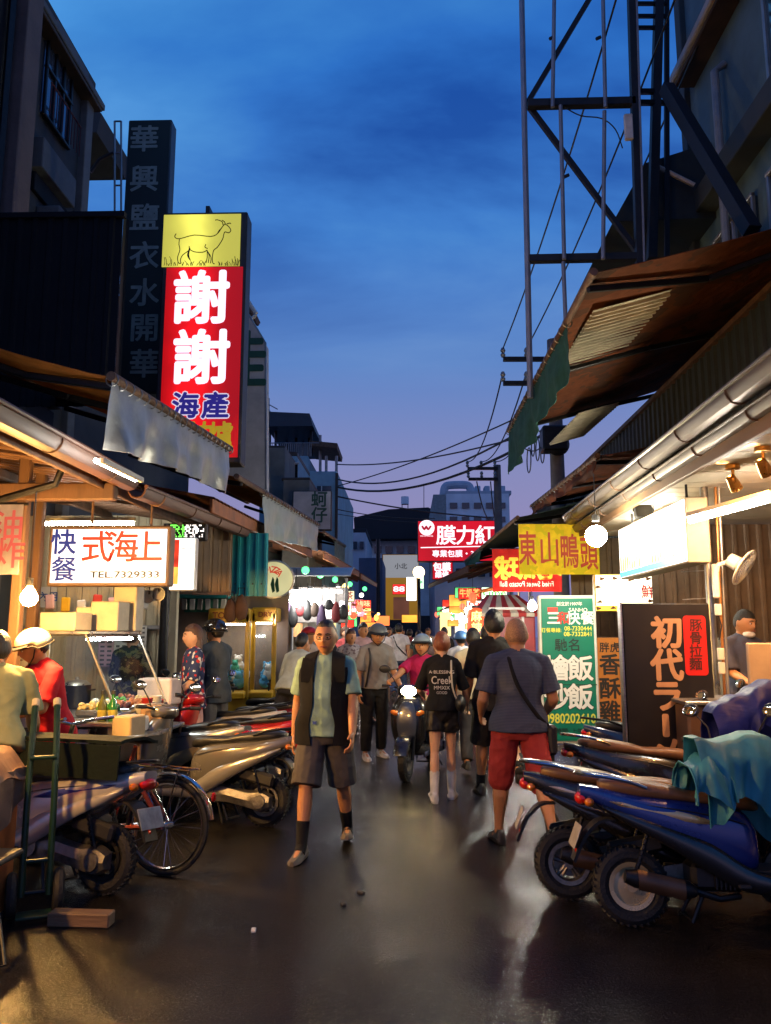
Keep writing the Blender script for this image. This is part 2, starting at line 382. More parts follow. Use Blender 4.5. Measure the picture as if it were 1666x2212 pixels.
def head_fn(p, w=1.0):
    """unit ball -> head (faces -y)"""
    x, y, z = p
    f = max(0, -y)                                     # how far to the front
    X, Y, Z = x * .085, y * .105, z * .127
    if z < 0: X *= 1 - .26 * (-z) ** 1.6; Y = Y * (1 - .12 * (-z)) - .012 * f * (-z)
    if z < -.3 and y > 0: Y *= 1 - .35 * (-z - .3)
    Y -= .028 * math.exp(-(x / .17) ** 2 - ((z + .13) / .17) ** 2) * (f > .3)       # nose
    Y -= .010 * math.exp(-(x / .10) ** 2 - ((z - .10) / .22) ** 2) * (f > .3)
    Y -= .010 * math.exp(-(x / .5) ** 2 - ((z - .26) / .08) ** 2) * (f > .3)        # brow
    for sg in (-1, 1): Y += .014 * math.exp(-((x - sg * .36) / .17) ** 2 - ((z - .06) / .11) ** 2) * (f > .3)
    Y -= .007 * math.exp(-(x / .26) ** 2 - ((z + .47) / .09) ** 2) * (f > .3)       # lips
    Y -= .008 * math.exp(-(x / .26) ** 2 - ((z + .80) / .14) ** 2) * (f > .2)       # chin
    Y += .004 * math.exp(-(x / .4) ** 2 - ((z + .62) / .05) ** 2) * (f > .3)
    return V((X, Y, Z))

def person(label, loc, rz=0, h=1.70, legs=((0, 0), (0, 0)), arms=((5, 15, 8), (5, 15, 8)), lean=0, twist=0, head=(0, 0), build=1.0, belly=0, chest=1.0,
           shirt=None, sleeve=.55, hem=.86, lower=('trousers', None), lower_len=None, shoes=SHOE_B, socks=None, sock_top=.0, hair=('short', HAIR), skin=SKIN,
           vox=.014, targets=None, face=True, group=None, seat=None, collar=None, cat='person', grip=None):
    s = h / 1.70
    t = thing('person', label, cat, loc, rz, group)
    far = vox > .011
    piv = V((0, 0, .93)); LM = Matrix.Translation(piv) @ Matrix.Rotation(R(twist), 4, 'Z') @ Matrix.Rotation(R(lean), 4, 'X') @ Matrix.Translation(-piv)
    LMi = LM
    U = lambda p: LM @ V(p)
    # legs: (thigh forward, knee bend, abduct, foot pitch)
    J = {}; low = 9
    for k, sg in ((0, -1), (1, 1)):
        a, b = legs[k][0], legs[k][1]; ab = legs[k][2] if len(legs[k]) > 2 else 3; fp = legs[k][3] if len(legs[k]) > 3 else 0
        hip = V((sg * .088 * build, 0, .90)); d1 = V((sg * math.sin(R(ab)), -math.sin(R(a)), -math.cos(R(a)))).normalized(); knee = hip + d1 * .42
        d2 = V((sg * math.sin(R(ab)) * .4, -math.sin(R(a - b)), -math.cos(R(a - b)))).normalized(); ank = knee + d2 * .40
        fd = V((sg * .12, -math.cos(R(fp)), -math.sin(R(fp)))).normalized(); heel = ank - fd * .06; toe = ank + fd * .17
        up = V((0, 0, 1)) - fd * fd.z; up.normalize()
        for q in (heel, toe): low = min(low, (q - up * .085).z)
        J[k] = (hip, knee, ank, fd, up)
    drop = V((0, 0, -low if seat is None else seat - .90))
    zz = drop.z
    for k in J: hip, knee, ank, fd, up = J[k]; J[k] = (hip + drop, knee + drop, ank + drop, fd, up)
    Lw = Matrix.Translation(drop) @ LM; U = lambda p: Lw @ V(p)
    sh_w = .178 * build * chest
    A = {}
    for k, sg in ((0, -1), (1, 1)):
        sh = V((sg * sh_w, .008, 1.372)); a, e, ab = arms[k][:3]; iw = arms[k][3] if len(arms[k]) > 3 else 0
        d1 = V((sg * math.sin(R(ab)), -math.sin(R(a)) * math.cos(R(ab)), -math.cos(R(a)) * math.cos(R(ab))))
        el = sh + d1 * .285; d2 = V((sg * math.sin(R(ab * .4 - iw)), -math.sin(R(a + e)) * math.cos(R(iw)), -math.cos(R(a + e)))).normalized(); wr = el + d2 * .245
        sh, el, wr = U(sh), U(el), U(wr); hd = (wr - el).normalized()
        if targets and targets[k] is not None:
            T = V(targets[k]) / s; v = T - sh; dist = min(v.length, .52); v.normalize(); l1, l2 = .285, .245
            ca = max(-1, min(1, (l1 * l1 + dist * dist - l2 * l2) / (2 * l1 * dist))); pole = V((sg * .55, .35, -1)); pole = (pole - v * pole.dot(v)).normalized()
            el = sh + v * (l1 * ca) + pole * (l1 * math.sqrt(1 - ca * ca)); wr = sh + v * dist; hd = (wr - el).normalized()
        A[k] = (sh, el, wr, hd, sg)
    S = Matrix.Scale(s, 4)
    # ---- one continuous body
    mb = MB(S); g = build
    secs = [(.80, .10, .09, 0), (.86, .150, .105, 0), (.93, .158, .112, 0), (1.03, .142, .105, belly * .7), (1.14, .148, .110, belly), (1.26, .166, .116, belly * .3), (1.34, .170, .108, 0), (1.40, .130, .092, 0), (1.45, .062, .062, 0)]
    def torso(mb, off, lo, hi, flare=0, n=20, k=3, hip=0):
        P = [q for q in crom(secs, k) if lo - .02 <= q[0] <= hi + .02]; rs = []
        for z, hw, hd_, be in P:
            if z > 1.30: hw = hw * (1 + (chest - 1))
            if hip and z < 1.08: q_ = min(1, (1.08 - z) / .14); hw += (max(hw, .188) - hw) * q_; hd_ += (max(hd_, .132) - hd_) * q_
            fl = flare * max(0, (1.1 - z) / .25)
            rs.append([U((math.cos(b) * (hw * g + off + fl), math.sin(b) * (hd_ * g + off + fl) - (be * .5 * (1 - math.sin(b)) if math.sin(b) < .3 else 0) , z)) for b in [2 * math.pi * j / n for j in range(n)]])
        mb.rings(rs)
    def ring(z, b, off):
        P = crom(secs, 8); q = min(P, key=lambda r: abs(r[0] - z)); hw, hd_, be = q[1], q[2], q[3]
        if z < 1.08: w_ = min(1, (1.08 - z) / .14); hw += (max(hw, .188) - hw) * w_; hd_ += (max(hd_, .132) - hd_) * w_
        if z > 1.30: hw *= chest
        return U((math.cos(b) * (hw * g + off), math.sin(b) * (hd_ * g + off) - (be * .5 * (1 - math.sin(b)) if math.sin(b) < .3 else 0), z))
    torso(mb, -.004, .80, 1.46)
    hy, hp = head
    HM = Lw @ Matrix.Translation(V((0, 0, 1.47))) @ Matrix.Rotation(R(hy), 4, 'Z') @ Matrix.Rotation(R(hp - lean * .75), 4, 'X') @ Matrix.Translation(V((0, -.016, .112)))
    mb.tube([U((0, .012, 1.40)), HM @ V((0, .02, -.05))], [.058 * g, .051 * (.6 + .4 * g)], 12)
    trap = lambda mb, off: [mb.tube([U((0, .015, 1.437)), U((sg * sh_w * .55, .012, 1.408)), U((sg * sh_w, .008, 1.374))], [.050 + off, .046 + off, .047 + off], 12, flat=1.0) for sg in (-1, 1)]
    trap(mb, 0)
    mb.ball((0, 0, 0), 1, 30 if not far else 18, 22 if not far else 14, lambda p: HM @ head_fn(p))
    for sg in (-1, 1): mb.ball((0, 0, 0), 1, 8, 6, lambda p: HM @ V((sg * .086 + p.x * .010, .008 + p.y * .018, -.004 + p.z * .032)))
    for k in (0, 1):
        sh, el, wr, hd, sg = A[k]
        mid = el.lerp(wr, .28)
        mb.tube([sh, sh.lerp(el, .35), el], [.054 * g, .050 * g, .039 * g], 10); mb.tube([el, mid, wr], [.040 * g, .042 * g, .026], 10)
        mb.ball(sh, .050 * g, 10, 8); mb.ball(el, .040 * g, 10, 8); mb.ball(wr, .027, 10, 8)
        # hand: palm, four fingers with knuckle bends, thumb from the side of the palm
        inn = V((-sg, 0, 0)); inn = Lw.to_3x3() @ inn; side = inn - hd * inn.dot(hd); side.normalize(); fw = hd.cross(side) * sg     # side: palm normal ; fw: towards thumb
        if fw.y > 0 and not (targets and targets[k] is not None): fw = -fw
        pc = wr + hd * .05
        Mx = Matrix((side, fw, hd)).transposed()
        mb.ball((0, 0, 0), 1, 10, 8, lambda p: pc + Mx @ V((p.x * .017, p.y * .042, p.z * .056)))
        cu = (grip or (22, 22))[k]
        for i, (o, ln) in enumerate(((.030, .86), (.011, 1.0), (-.009, .94), (-.028, .76))):
            p = pc + fw * o + hd * .040; d = hd.copy(); pts = [p]; rr = [.0105]
            for q, (l, ang) in enumerate(((.044, cu * .8), (.027, cu * 1.3), (.021, cu))):
                ax = d.cross(side)
                d = (Matrix.Rotation(R(ang), 3, ax) @ d) if ax.length > 1e-6 else d
                p = p + d * l * ln; pts.append(p); rr.append(.0095 - .001 * q)
            mb.tube(pts, rr, 7); mb.ball(pts[-1], rr[-1], 7, 5)
        p = wr + fw * .022 + hd * .022; d = (hd + fw * .9 + side * .35).normalized(); q1 = p + d * .042; q2 = q1 + (hd + fw * .35 + side * .4).normalized() * .034
        mb.tube([p, q1, q2], [.014, .0115, .0095], 7); mb.ball(q2, .0095, 7, 5)
    for k in (0, 1):
        hip, knee, ank, fd, up = J[k]
        mb.tube([hip, hip.lerp(knee, .4), knee], [.085 * g, .078 * g, .053 * g], 12); mb.ball(knee, .053 * g, 10, 8)
        calf = knee.lerp(ank, .30) + V((0, .012, 0))
        mb.tube([knee, calf, knee.lerp(ank, .7), ank], [.051 * g, .057 * g, .040, .033], 12); mb.ball(ank, .035, 10, 8)
        mb.tube([ank - fd * .04 - up * .04, ank + fd * .06 - up * .045, ank + fd * .15 - up * .062], [.034, .038, .024], 10); mb.ball(ank + fd * .15 - up * .062, .024, 8, 6)
    me = fuse(mb, vox, 3 if not far else 2, 'body'); me.materials.append(skin); link('body', me, t)
    # ---- clothes
    if shirt:
        mb = MB(S); torso(mb, .016, hem, 1.440, .012, hip=1); trap(mb, .012)
        for k in (0, 1):
            sh, el, wr, hd, sg = A[k]
            if sleeve <= 0: continue
            if sleeve <= 1:
                e2 = sh.lerp(el, sleeve); mb.tube([sh - (el - sh) * .05, sh.lerp(el, sleeve * .4), e2], [.056 * g, .064 * g, .064 * g + .010], 12)
            else:
                mb.tube([sh, sh.lerp(el, .4), el], [.058 * g, .060 * g, .055 * g], 12); mb.ball(el, .055 * g, 10, 8); mb.tube([el, el.lerp(wr, sleeve - 1)], [.055 * g, .042], 12)
            mb.ball(sh, .059 * g, 10, 8)
        me = fuse(mb, vox, 5 if not far else 2, 'shirt', folds=.0045 if not far else .004); me.materials.append(shirt); link('shirt', me, t)
        if collar:
            mb = MB(S)
            for sg in (-1, 1):
                mb.slab(lambda a, b: U((sg * (.066 * math.sin(a * 2.6) + b * .045 * math.sin(a * 2.2) ), .055 * math.cos(a * 2.9) + .01 - b * (.055 * a ** 2 + .0) , 1.462 - b * (.042 + .02 * a) - a * .018)), 8, 3, .006 * sg)
            mb.build('collar', collar, t)
    kind, lm = lower
    if lm:
        mb = MB(S); ln = lower_len if lower_len is not None else {'shorts': .92, 'trousers': 1.95, 'skirt': .5}[kind]
        torso(mb, .020, .79, 1.02 if kind != 'shorts' else 1.0)
        for k in (0, 1):
            hip, knee, ank, fd, up = J[k]; hip = hip + V((0, 0, .02))
            wd = .022 if kind == 'trousers' else .034
            if ln <= 1: q = hip.lerp(knee, ln); mb.tube([hip, hip.lerp(q, .5), q], [.100 * g, .090 * g + wd * .6, .078 * g + wd], 14)
            else:
                q = knee.lerp(ank, ln - 1); mb.tube([hip, hip.lerp(knee, .5), knee], [.100 * g, .086 * g + .012, .062 * g + wd * .8], 12); mb.ball(knee, .062 * g + wd * .8, 10, 8)
                mb.tube([knee, knee.lerp(q, .5), q], [.062 * g + wd * .8, .054 * g + wd, .045 + wd], 12)
            mb.ball(hip, .1 * g, 10, 8)
        me = fuse(mb, vox, 4 if not far else 2, kind, folds=.0055 if not far else .004); me.materials.append(lm); link(kind, me, t)
    for k in (0, 1):
        hip, knee, ank, fd, up = J[k]; sd = fd.cross(up); P = lambda x, y, z: ank + sd * x + fd * y + up * z
        if socks:
            mb = MB(S); tp = ank.lerp(knee, sock_top if sock_top else .25)
            mb.tube([tp, tp.lerp(ank, .5), ank, ank + fd * .05 - up * .04], [.050 if sock_top > .35 else .046, .046, .041, .042], 12); mb.ball(ank, .041, 10, 8); mb.build('sock', socks, t)
        mb = MB(S); rs = []
        for y, hw, z1 in crom([(-.075, .012, -.035), (-.062, .034, -.01), (-.02, .038, .0), (.05, .042, -.025), (.11, .047, -.05), (.165, .040, -.062), (.195, .016, -.072)], 2):
            hw *= 1.12; y *= 1.06; rs.append([P(hw * math.cos(b), y, (z1 + .018 if math.sin(b) > 0 else -.086) * 1.0 if abs(math.sin(b)) > .5 else (-.078 if math.sin(b) < 0 else (z1 - .086) / 2)) for b in [2 * math.pi * j / 12 for j in range(12)]])
        mb.rings(rs); mb.build('shoe', shoes, t, 50)
    # ---- face and hair
    H = lambda x, y, z: HM @ V((x, y, z))
    if face and not far:
        for sg in (-1, 1):
            mb = MB(S); mb.ball((0, 0, 0), 1, 10, 6, lambda p: H(sg * .030 + p.x * .0125, -.0895 + p.y * .008, .008 + p.z * .0062)); e = mb.build('eye', EYEW, t)
            mb = MB(S); mb.ball((0, 0, 0), 1, 8, 6, lambda p: H(sg * .030 + p.x * .0075, -.0968 + p.y * .004, .008 + p.z * .0062)); mb.build('iris', DARK, e)
            mb = MB(S); mb.tube([H(sg * .014, -.105, .033), H(sg * .034, -.104, .038), H(sg * .052, -.091, .031)], [.0042, .0058, .003], 6); mb.build('eyebrow', HAIR, t)
        mb = MB(S); mb.tube([H(-.027, -.105, -.060), H(-.010, -.113, -.058), H(.010, -.113, -.058), H(.027, -.105, -.060)], [.003, .0058, .0058, .003], 6); mb.build('lips', LIP, t)
    hk, hm = hair
    if hk:
        mb = MB(S)
        def cap(p, r_out=1.10, rule=None):
            q = head_fn(p); x, y, z = p
            k = rule(x, y, z); n_ = mnoise.noise(V((x * 5, y * 5, z * 5))) * .025 + (mnoise.noise(V((x * 14, y * 14, z * 9))) * .07 if hk == 'thick' else mnoise.noise(V((x * 22, y * 22, z * 5))) * .045 if hk != 'crop' else 0)
            return HM @ (q * (.93 + (r_out - .93 + n_) * k) + V((0, 0, .004 * k)))
        st = lambda v: max(0.0, min(1.0, v * 5 + .5))
        if hk in ('short', 'long', 'bun', 'thick'): rule = lambda x, y, z: st(z - (.52 if y < -.35 else .52 - (y + .35) * 1.15 if y < .55 else -.52))
        elif hk == 'receding': rule = lambda x, y, z: st(z - (.68 if y < -.30 else .68 - (y + .30) * 1.38 if y < .55 else -.5))
        elif hk == 'crop': rule = lambda x, y, z: st(z - (.42 if y < -.35 else .42 - (y + .35) * 1.1 if y < .5 else -.5))
        else: rule = lambda x, y, z: st(z - (.30 - (y + .25) * 1.0 if y < .55 else -.5)) * (1 - st(z - (.80 + (y < 0) * -.25))) * st(y + .3)
        ro = {'short': 1.12, 'long': 1.14, 'bun': 1.1, 'thick': 1.22, 'crop': 1.035, 'balding': 1.05, 'receding': 1.055}[hk]
        mb.ball((0, 0, 0), 1, 32, 24, lambda p: cap(p, ro, rule))
        if hk == 'long':
            rs = []
            for z, hw, hd_, yy in ((.03, .080, .045, .05), (-.06, .084, .050, .055), (-.14, .088, .046, .06), (-.22, .085, .036, .065), (-.28, .06, .02, .065)):
                rs.append([H(math.cos(b) * hw, math.sin(b) * hd_ + yy, z) for b in [2 * math.pi * j / 14 for j in range(14)]])
            mb.rings(rs)
        if hk == 'bun': mb.ball((0, 0, 0), 1, 12, 8, lambda p: H(p.x * .042, .085 + p.y * .036, .015 + p.z * .042))
        mb.build('hair', hm, t, 60)
    t['_'] = 0; del t['_']
    return t, dict(U=U, HM=HM, J=J, A=A, S=S, s=s, torso=torso, H=H, ring=ring)

def helmet(t, K, m, band=None, strap=True, visor=False):
    HM, S = K['HM'], K['S']; mb = MB(S)
    def fn(p):
        x, y, z = p; lo = -.12 if y > -.2 else .22
        zz = max(z, lo); k = 1 if z >= lo else .9
        return HM @ V((x * .126 * k, y * .145 * k + .005, zz * .135 + .02))
    mb.ball((0, 0, 0), 1, 28, 20, fn); o = mb.build('helmet', m, t, 50)
    mb = MB(S)
    mb.tube([HM @ V((math.cos(a) * .130, math.sin(a) * .149 + .005, (.022 if math.sin(a) > -.1 else .052) - .02)) for a in [2 * math.pi * i / 30 for i in range(31)]], .007, 6); mb.build('rim_trim', band or RUB, o)
    if visor:
        mb = MB(S); mb.slab(lambda a, b: HM @ V((math.sin((a - .5) * 2.3) * (.116 + .03 * b), -math.cos((a - .5) * 2.3) * (.130 + .055 * b) + .005, .055 - .012 * b)), 12, 3, .004); mb.build('visor', band or RUB, o)
    if strap:
        mb = MB(S)
        for sg in (-1, 1): mb.tube([HM @ V((sg * .098, -.01, .0)), HM @ V((sg * .082, -.035, -.06)), HM @ V((0, -.075, -.128))], .006, 5)
        mb.build('chin_strap', RUB, o)
    return o
# ---------------------------------------------------------------- scooters
CHROME = mat('chrome', (.6, .6, .6), .18, 1, var=.1); STEEL = mat('brushed steel', (.45, .44, .42), .32, 1, var=.2, scale=10, stretch=(1, 1, 8))
BLKP = mat('black plastic', (.016, .016, .017), .5, var=.25, scale=20, bump=.08, bscale=200); BLKM = mat('black metal', (.02, .02, .022), .4, .6, var=.3, scale=14)
SEATB = mat('black vinyl seat', (.017, .017, .018), .42, var=.25, scale=12, bump=.15, bscale=14); ENG = mat('engine alloy', (.22, .21, .20), .45, .85, var=.35, scale=18, bump=.2, bscale=60)
TAILR = mat('red lens', (.55, .012, .008), .15, var=.1, coat=.6); AMB = mat('amber lens', (.6, .16, .01), .2, var=.1, coat=.6); LENS = mat('clear lens', (.6, .62, .65), .08, var=0, coat=1)
MIRG = mat('mirror glass', (.75, .8, .88), .03, 1, var=0); PLATE = mat('white plate', (.34, .33, .31), .5, var=.3, scale=14)
TYRE = mat('tyre', (.012, .012, .013), .7, var=.3, scale=40, bump=.4, bscale=60)
def paint(name, col, metal=.15): return mat(name, col, .26, metal, var=.03, scale=2, coat=.7)
def sell(x, zl, zh, hw, n=16, ex=.6, yc=0):
    zc, hh = (zl + zh) / 2, (zh - zl) / 2; o = []
    for k in range(n):
        a = 2 * math.pi * k / n; c, s_ = math.cos(a), math.sin(a)
        o.append((x, yc + hw * math.copysign(abs(c) ** ex, c), zc + hh * math.copysign(abs(s_) ** ex, s_)))
    return o
def loft_x(mb, S, k=4, n=18, ex=.6): return mb.rings([sell(*q, n=n, ex=ex) for q in crom(S, k)])
def wheel(t, x, y, R_, w, rim_m, spokes=5, name='wheel', disc=False):
    h = thing_part(name, t, (x, y, R_))
    mb = MB(); mb.torus((0, 0, 0), R_ - w * .46, w * .46, 'y', 36, 10, 1.08)
    for i in range(36):
        a = 2 * math.pi * i / 36
        for sg in (-1, 1): mb.box((math.cos(a) * (R_ - .006), sg * w * .22, math.sin(a) * (R_ - .006)), (.012, w * .34, .010), Matrix.Rotation(-a, 3, 'Y') @ Matrix.Rotation(sg * .5, 3, 'X'))
    mb.build('tyre', TYRE, h)
    mb = MB(); ri = R_ - w * .86
    mb.lathe([(ri - .022, -w * .40), (ri + .004, -w * .42), (ri + .004, w * .42), (ri - .022, w * .40), (ri - .03, 0), (ri - .022, -w * .40)], 32, Matrix.Rotation(R(90), 4, 'X'), False)
    if disc:
        mb.lathe([(.03, -.034), (ri - .012, -.026), (ri - .012, .026), (.03, .034), (.03, -.034)], 32, Matrix.Rotation(R(90), 4, 'X'), False)
    else:
        for i in range(spokes):
            a = 2 * math.pi * i / spokes + .3
            for da in (-.13, .13): mb.tube([(math.cos(a + da * 2) * .025, 0, math.sin(a + da * 2) * .025), (math.cos(a + da) * ri * .98, 0, math.sin(a + da) * ri * .98)], [.014, .010], 6)
    mb.cyl((0, -w * .5, 0), (0, w * .5, 0), .032, 16); mb.build('rim', rim_m, h)
    return h
def thing_part(name, parent, loc):
    o = bpy.data.objects.new(name, None); C.objects.link(o); o.parent = parent; o.location = loc; o.empty_display_size = .05; return o
def scooter(label, loc, rz, body, seat=SEATB, panel2=None, rim=ENG, skirt=BLKP, group='scooters parked along the street', lean=4, lit=False, plate=True, mirrors=True, rack=True, steer=0, box=False, accent=None, sc_=.9, disc=False, name='motor_scooter', mirror_c=None, tall=0):
    t = thing(name, label, 'scooter', loc, rz, group); t.rotation_euler = (R(lean), 0, rz); t.scale = (sc_,) * 3
    panel2 = panel2 or body
    wheel(t, .64, 0, .225, .10, rim, 5, 'front_wheel'); wheel(t, -.72, 0, .225, .11, rim, 5, 'rear_wheel', disc)
    # front: fork, fender, shield, nose
    mb = MB()
    for sg in (-1, 1): mb.tube([(.64, sg * .075, .225), (.53, sg * .075, .56)], .020, 10)
    mb.tube([(.545, 0, .50), (.42, 0, .95)], .026, 10); mb.build('fork', BLKM, t)
    mb = MB(); rs = []
    for a in crom([(18,), (40,), (70,), (100,), (135,), (160,)], 3):
        a = R(a[0]); r = .262; ring = []
        for k in range(9):
            b = R(-80 + 20 * k); ring.append((.64 + math.cos(a) * (r + .018 * math.cos(b)), .085 * math.sin(b), .225 + math.sin(a) * (r + .018 * math.cos(b))))
        for k in range(8, -1, -1):
            b = R(-80 + 20 * k); ring.append((.64 + math.cos(a) * (r - .006 + .016 * math.cos(b)), .079 * math.sin(b), .225 + math.sin(a) * (r - .006 + .016 * math.cos(b))))
        rs.append(ring)
    mb.rings(rs); mb.build('front_fender', body, t, 50)
    mb = MB(); rs = []
    for z, xf, xb, hw in crom([(.30, .50, .44, .10), (.40, .545, .42, .165), (.55, .575, .40, .205), (.70, .575, .385, .215), (.82, .545, .36, .195), (.91, .49, .34, .13)], 3):
        rs.append([(((xf + xb) / 2) + (xf - xb) / 2 * math.copysign(abs(math.sin(a)) ** .8, math.sin(a)), hw * math.copysign(abs(math.cos(a)) ** .75, math.cos(a)), z) for a in [2 * math.pi * k / 22 for k in range(22)]])
    mb.rings(rs); sh = mb.build('leg_shield', body, t, 55)
    mb = MB(); rs = []
    for z, x, hw in crom([(.36, .556, .055), (.50, .594, .10), (.66, .600, .115), (.80, .575, .09), (.86, .55, .05)], 3):
        rs.append([(x + .012 * math.sin(a), hw * math.cos(a), z) for a in [2 * math.pi * k / 14 for k in range(14)]])
    mb.rings(rs); mb.build('front_panel', panel2, sh, 55)
    for sg in (-1, 1):
        mb = MB(); mb.ball((0, 0, 0), 1, 10, 8, lambda p: V((.560 + p.x * .028, sg * .150 + p.y * .05, .735 + p.z * .030 + sg * p.y * .012))); mb.build('turn_signal', AMB, sh)
    # handlebar
    hb = thing_part('handlebar', t, (.40, 0, .98)); hb.rotation_euler = (0, 0, R(steer))
    mb = MB(); loft_x(mb, [(.10, -.055, .03, .05), (.085, -.07, .05, .115), (.03, -.08, .065, .15), (-.05, -.06, .055, .13), (-.10, -.03, .03, .06)], 3); mb.build('cowl', body, hb, 55)
    mb = MB(); mb.ball((0, 0, 0), 1, 16, 10, lambda p: V((.085 + p.x * .034, p.y * .095, -.008 + p.z * .062)))
    mb.build('headlight', em('headlamp glow', (1, .74, .36), 120) if lit else LENS, hb)
    mb = MB(); mb.tube([(-.07, -.34, .035), (-.05, -.24, .035), (-.02, -.10, .01), (-.02, .10, .01), (-.05, .24, .035), (-.07, .34, .035)], .012, 8)
    mb.build('bar', BLKM, hb)
    for sg in (-1, 1):
        mb = MB(); mb.tube([(-.055, sg * .25, .036), (-.075, sg * .36, .036)], .019, 10); mb.build('grip', RUB, hb)
        mb = MB(); mb.tube([(-.01, sg * .20, .03), (.015, sg * .25, .03), (-.01, sg * .35, .028)], .007, 6); mb.build('brake_lever', CHROME, hb)
        if mirrors:
            mb = MB(); mb.tube([(-.02, sg * .17, .04), (.0, sg * .20, .12), (-.02, sg * .28, .21)], .006, 6)
            mb.ball((0, 0, 0), 1, 14, 8, lambda p: V((-.018 + p.x * .020 + (p.z * .006), sg * .315 + p.y * .072, .235 + p.z * .047))); m_ = mb.build('mirror', BLKP, hb)
            mb = MB(); mb.ball((0, 0, 0), 1, 14, 6, lambda p: V((-.036 + p.x * .004 + (p.z * .006), sg * .315 + p.y * .064, .235 + p.z * .040))); mb.build('mirror_glass', mirror_c or MIRG, m_)
    for sg in (-1, 1):
        mb = MB(); mb.tube(crom([(-.02, sg * .14, .02), (.05, sg * .16, .06), (.08, sg * .10, -.04), (.04, sg * .05, -.14)], 4), .004, 5); mb.build('cable', RUB, hb)
    # floor, body, seat
    mb = MB(); loft_x(mb, [(.47, .27, .40, .10), (.40, .25, .36, .17), (.15, .235, .335, .185), (-.05, .235, .345, .19), (-.18, .25, .40, .16)], 3, ex=.4); mb.build('floorboard', skirt, t, 50)
    mb = MB(); mb.box((.14, 0, .340), (.40, .30, .012), bev=.004)
    mb.build('foot_mat', RUB, t)
    mb = MB(); loft_x(mb, [(-.0, .34, .60, .13), (-.06, .32, .67, .165), (-.20, .33, .715, .19), (-.42, .43, .735, .205), (-.66, .545, .755, .185), (-.86, .655, .785, .135), (-1.0, .725, .80, .075)], 4, 22); b_ = mb.build('rear_body', body, t, 60)
    for sg in (-1, 1):
        mb = MB(); mb.tube([(x, sg * (hw + .003), z) for x, z, hw in crom([(-.07, .60, .168), (-.20, .635, .186), (-.42, .672, .196), (-.66, .70, .172), (-.86, .735, .126)], 3)], .0035, 5); mb.build('panel_seam', BLKP, b_)
        mb = MB(); mb.box((-.12, sg * .205, .27), (.07, .05, .02), None, .006); mb.build('foot_peg', RUB, t)
    for sg in (-1, 1):
        mb = MB(); rs = []
        for x, z0, z1, y in crom([(.42, .225, .30, .172), (.10, .225, .315, .192), (-.10, .235, .38, .197), (-.28, .32, .50, .203), (-.50, .455, .575, .206), (-.74, .58, .65, .178), (-.88, .66, .69, .14)], 3):
            rs.append([(x, sg * (y - .02), z0), (x, sg * y, z0 + .012), (x, sg * (y + .006), (z0 + z1) / 2), (x, sg * y, z1 - .012), (x, sg * (y - .02), z1)][::-sg])
        mb.rings(rs); mb.build('side_panel', panel2, t, 60)
        if accent:
            mb = MB(); rs = []
            for x, zc, hh in crom([(-.22, .60, .002), (-.36, .625, .022), (-.55, .655, .028), (-.72, .685, .020), (-.84, .71, .002)], 3):
                hw = .2095 - max(0, (-x - .42)) * .12 + .004; rs.append([(x, sg * (hw - .012), zc - hh), (x, sg * hw, zc), (x, sg * (hw - .012), zc + hh)])
            mb.rings(rs); mb.build('decal', accent, b_, 60)
    mb = MB(); loft_x(mb, [(.05, .665, .70, .05), (.0, .66, .755, .115), (-.15, .68, .775, .145), (-.34, .70, .775, .155), (-.46, .71, .805, .16), (-.66, .725, .835, .15), (-.82, .75, .84, .11), (-.88, .77, .82, .05)], 4, 20, .7); mb.build('seat', seat, t, 60)
    if rack:
        mb = MB(); mb.tube(crom([(-.62, -.155, .79), (-.76, -.165, .835), (-.95, -.12, .86), (-1.02, 0, .865), (-.95, .12, .86), (-.76, .165, .835), (-.62, .155, .79)], 4), .012, 8); mb.build('grab_rail', BLKM if rack == True else rack, t)
    # tail
    mb = MB(); mb.ball((0, 0, 0), 1, 14, 8, lambda p: V((-.985 + p.x * .045, p.y * .085, .715 + p.z * .042))); mb.build('tail_light', TAILR, t)
    for sg in (-1, 1): mb = MB(); mb.ball((0, 0, 0), 1, 10, 6, lambda p: V((-.955 + p.x * .03, sg * .115 + p.y * .04, .70 + p.z * .026))); mb.build('rear_signal', AMB, t)
    mb = MB(); rs = []
    for x, z, hw in crom([(-.80, .60, .06), (-.90, .59, .075), (-.99, .50, .075), (-1.06, .36, .07)], 3): rs.append([(x, -hw, z), (x, hw, z), (x + .014, hw * .95, z - .012), (x + .014, -hw * .95, z - .012)])
    mb.rings(rs); rf = mb.build('rear_fender', BLKP, t)
    if plate:
        mb = MB(); mb.box((-1.035, 0, .50), (.006, .26, .14), (0, R(22), 0), .003); p_ = mb.build('licence_plate', PLATE, rf)
    mb = MB(); mb.ball((0, 0, 0), 1, 10, 6, lambda p: V((-1.03 + p.x * .012, p.y * .028, .40 + p.z * .028))); mb.build('reflector', TAILR, rf)
    # engine, exhaust, suspension, stand
    mb = MB(); rs = []
    for x, z, hh in crom([(-.10, .29, .055), (-.20, .285, .098), (-.38, .27, .075), (-.58, .235, .075), (-.72, .225, .095), (-.81, .225, .05)], 3):
        rs.append([(x, .07, z - hh), (x, .145, z - hh * .8), (x, .165, z), (x, .145, z + hh * .8), (x, .07, z + hh)])
    mb.rings(rs); mb.cyl((-.20, .15, .285), (-.20, .178, .285), .07, 20); mb.cyl((-.72, .15, .225), (-.72, .176, .225), .055, 20); eg = mb.build('engine_case', ENG, t)
    mb = MB(); mb.box((-.24, -.02, .30), (.30, .22, .16), bev=.03); mb.box((-.13, -.02, .36), (.10, .16, .12), bev=.02)
    for k in range(5): mb.box((-.16 + k * -.025, -.13, .30), (.008, .05, .12))
    mb.build('engine_block', BLKM, t)
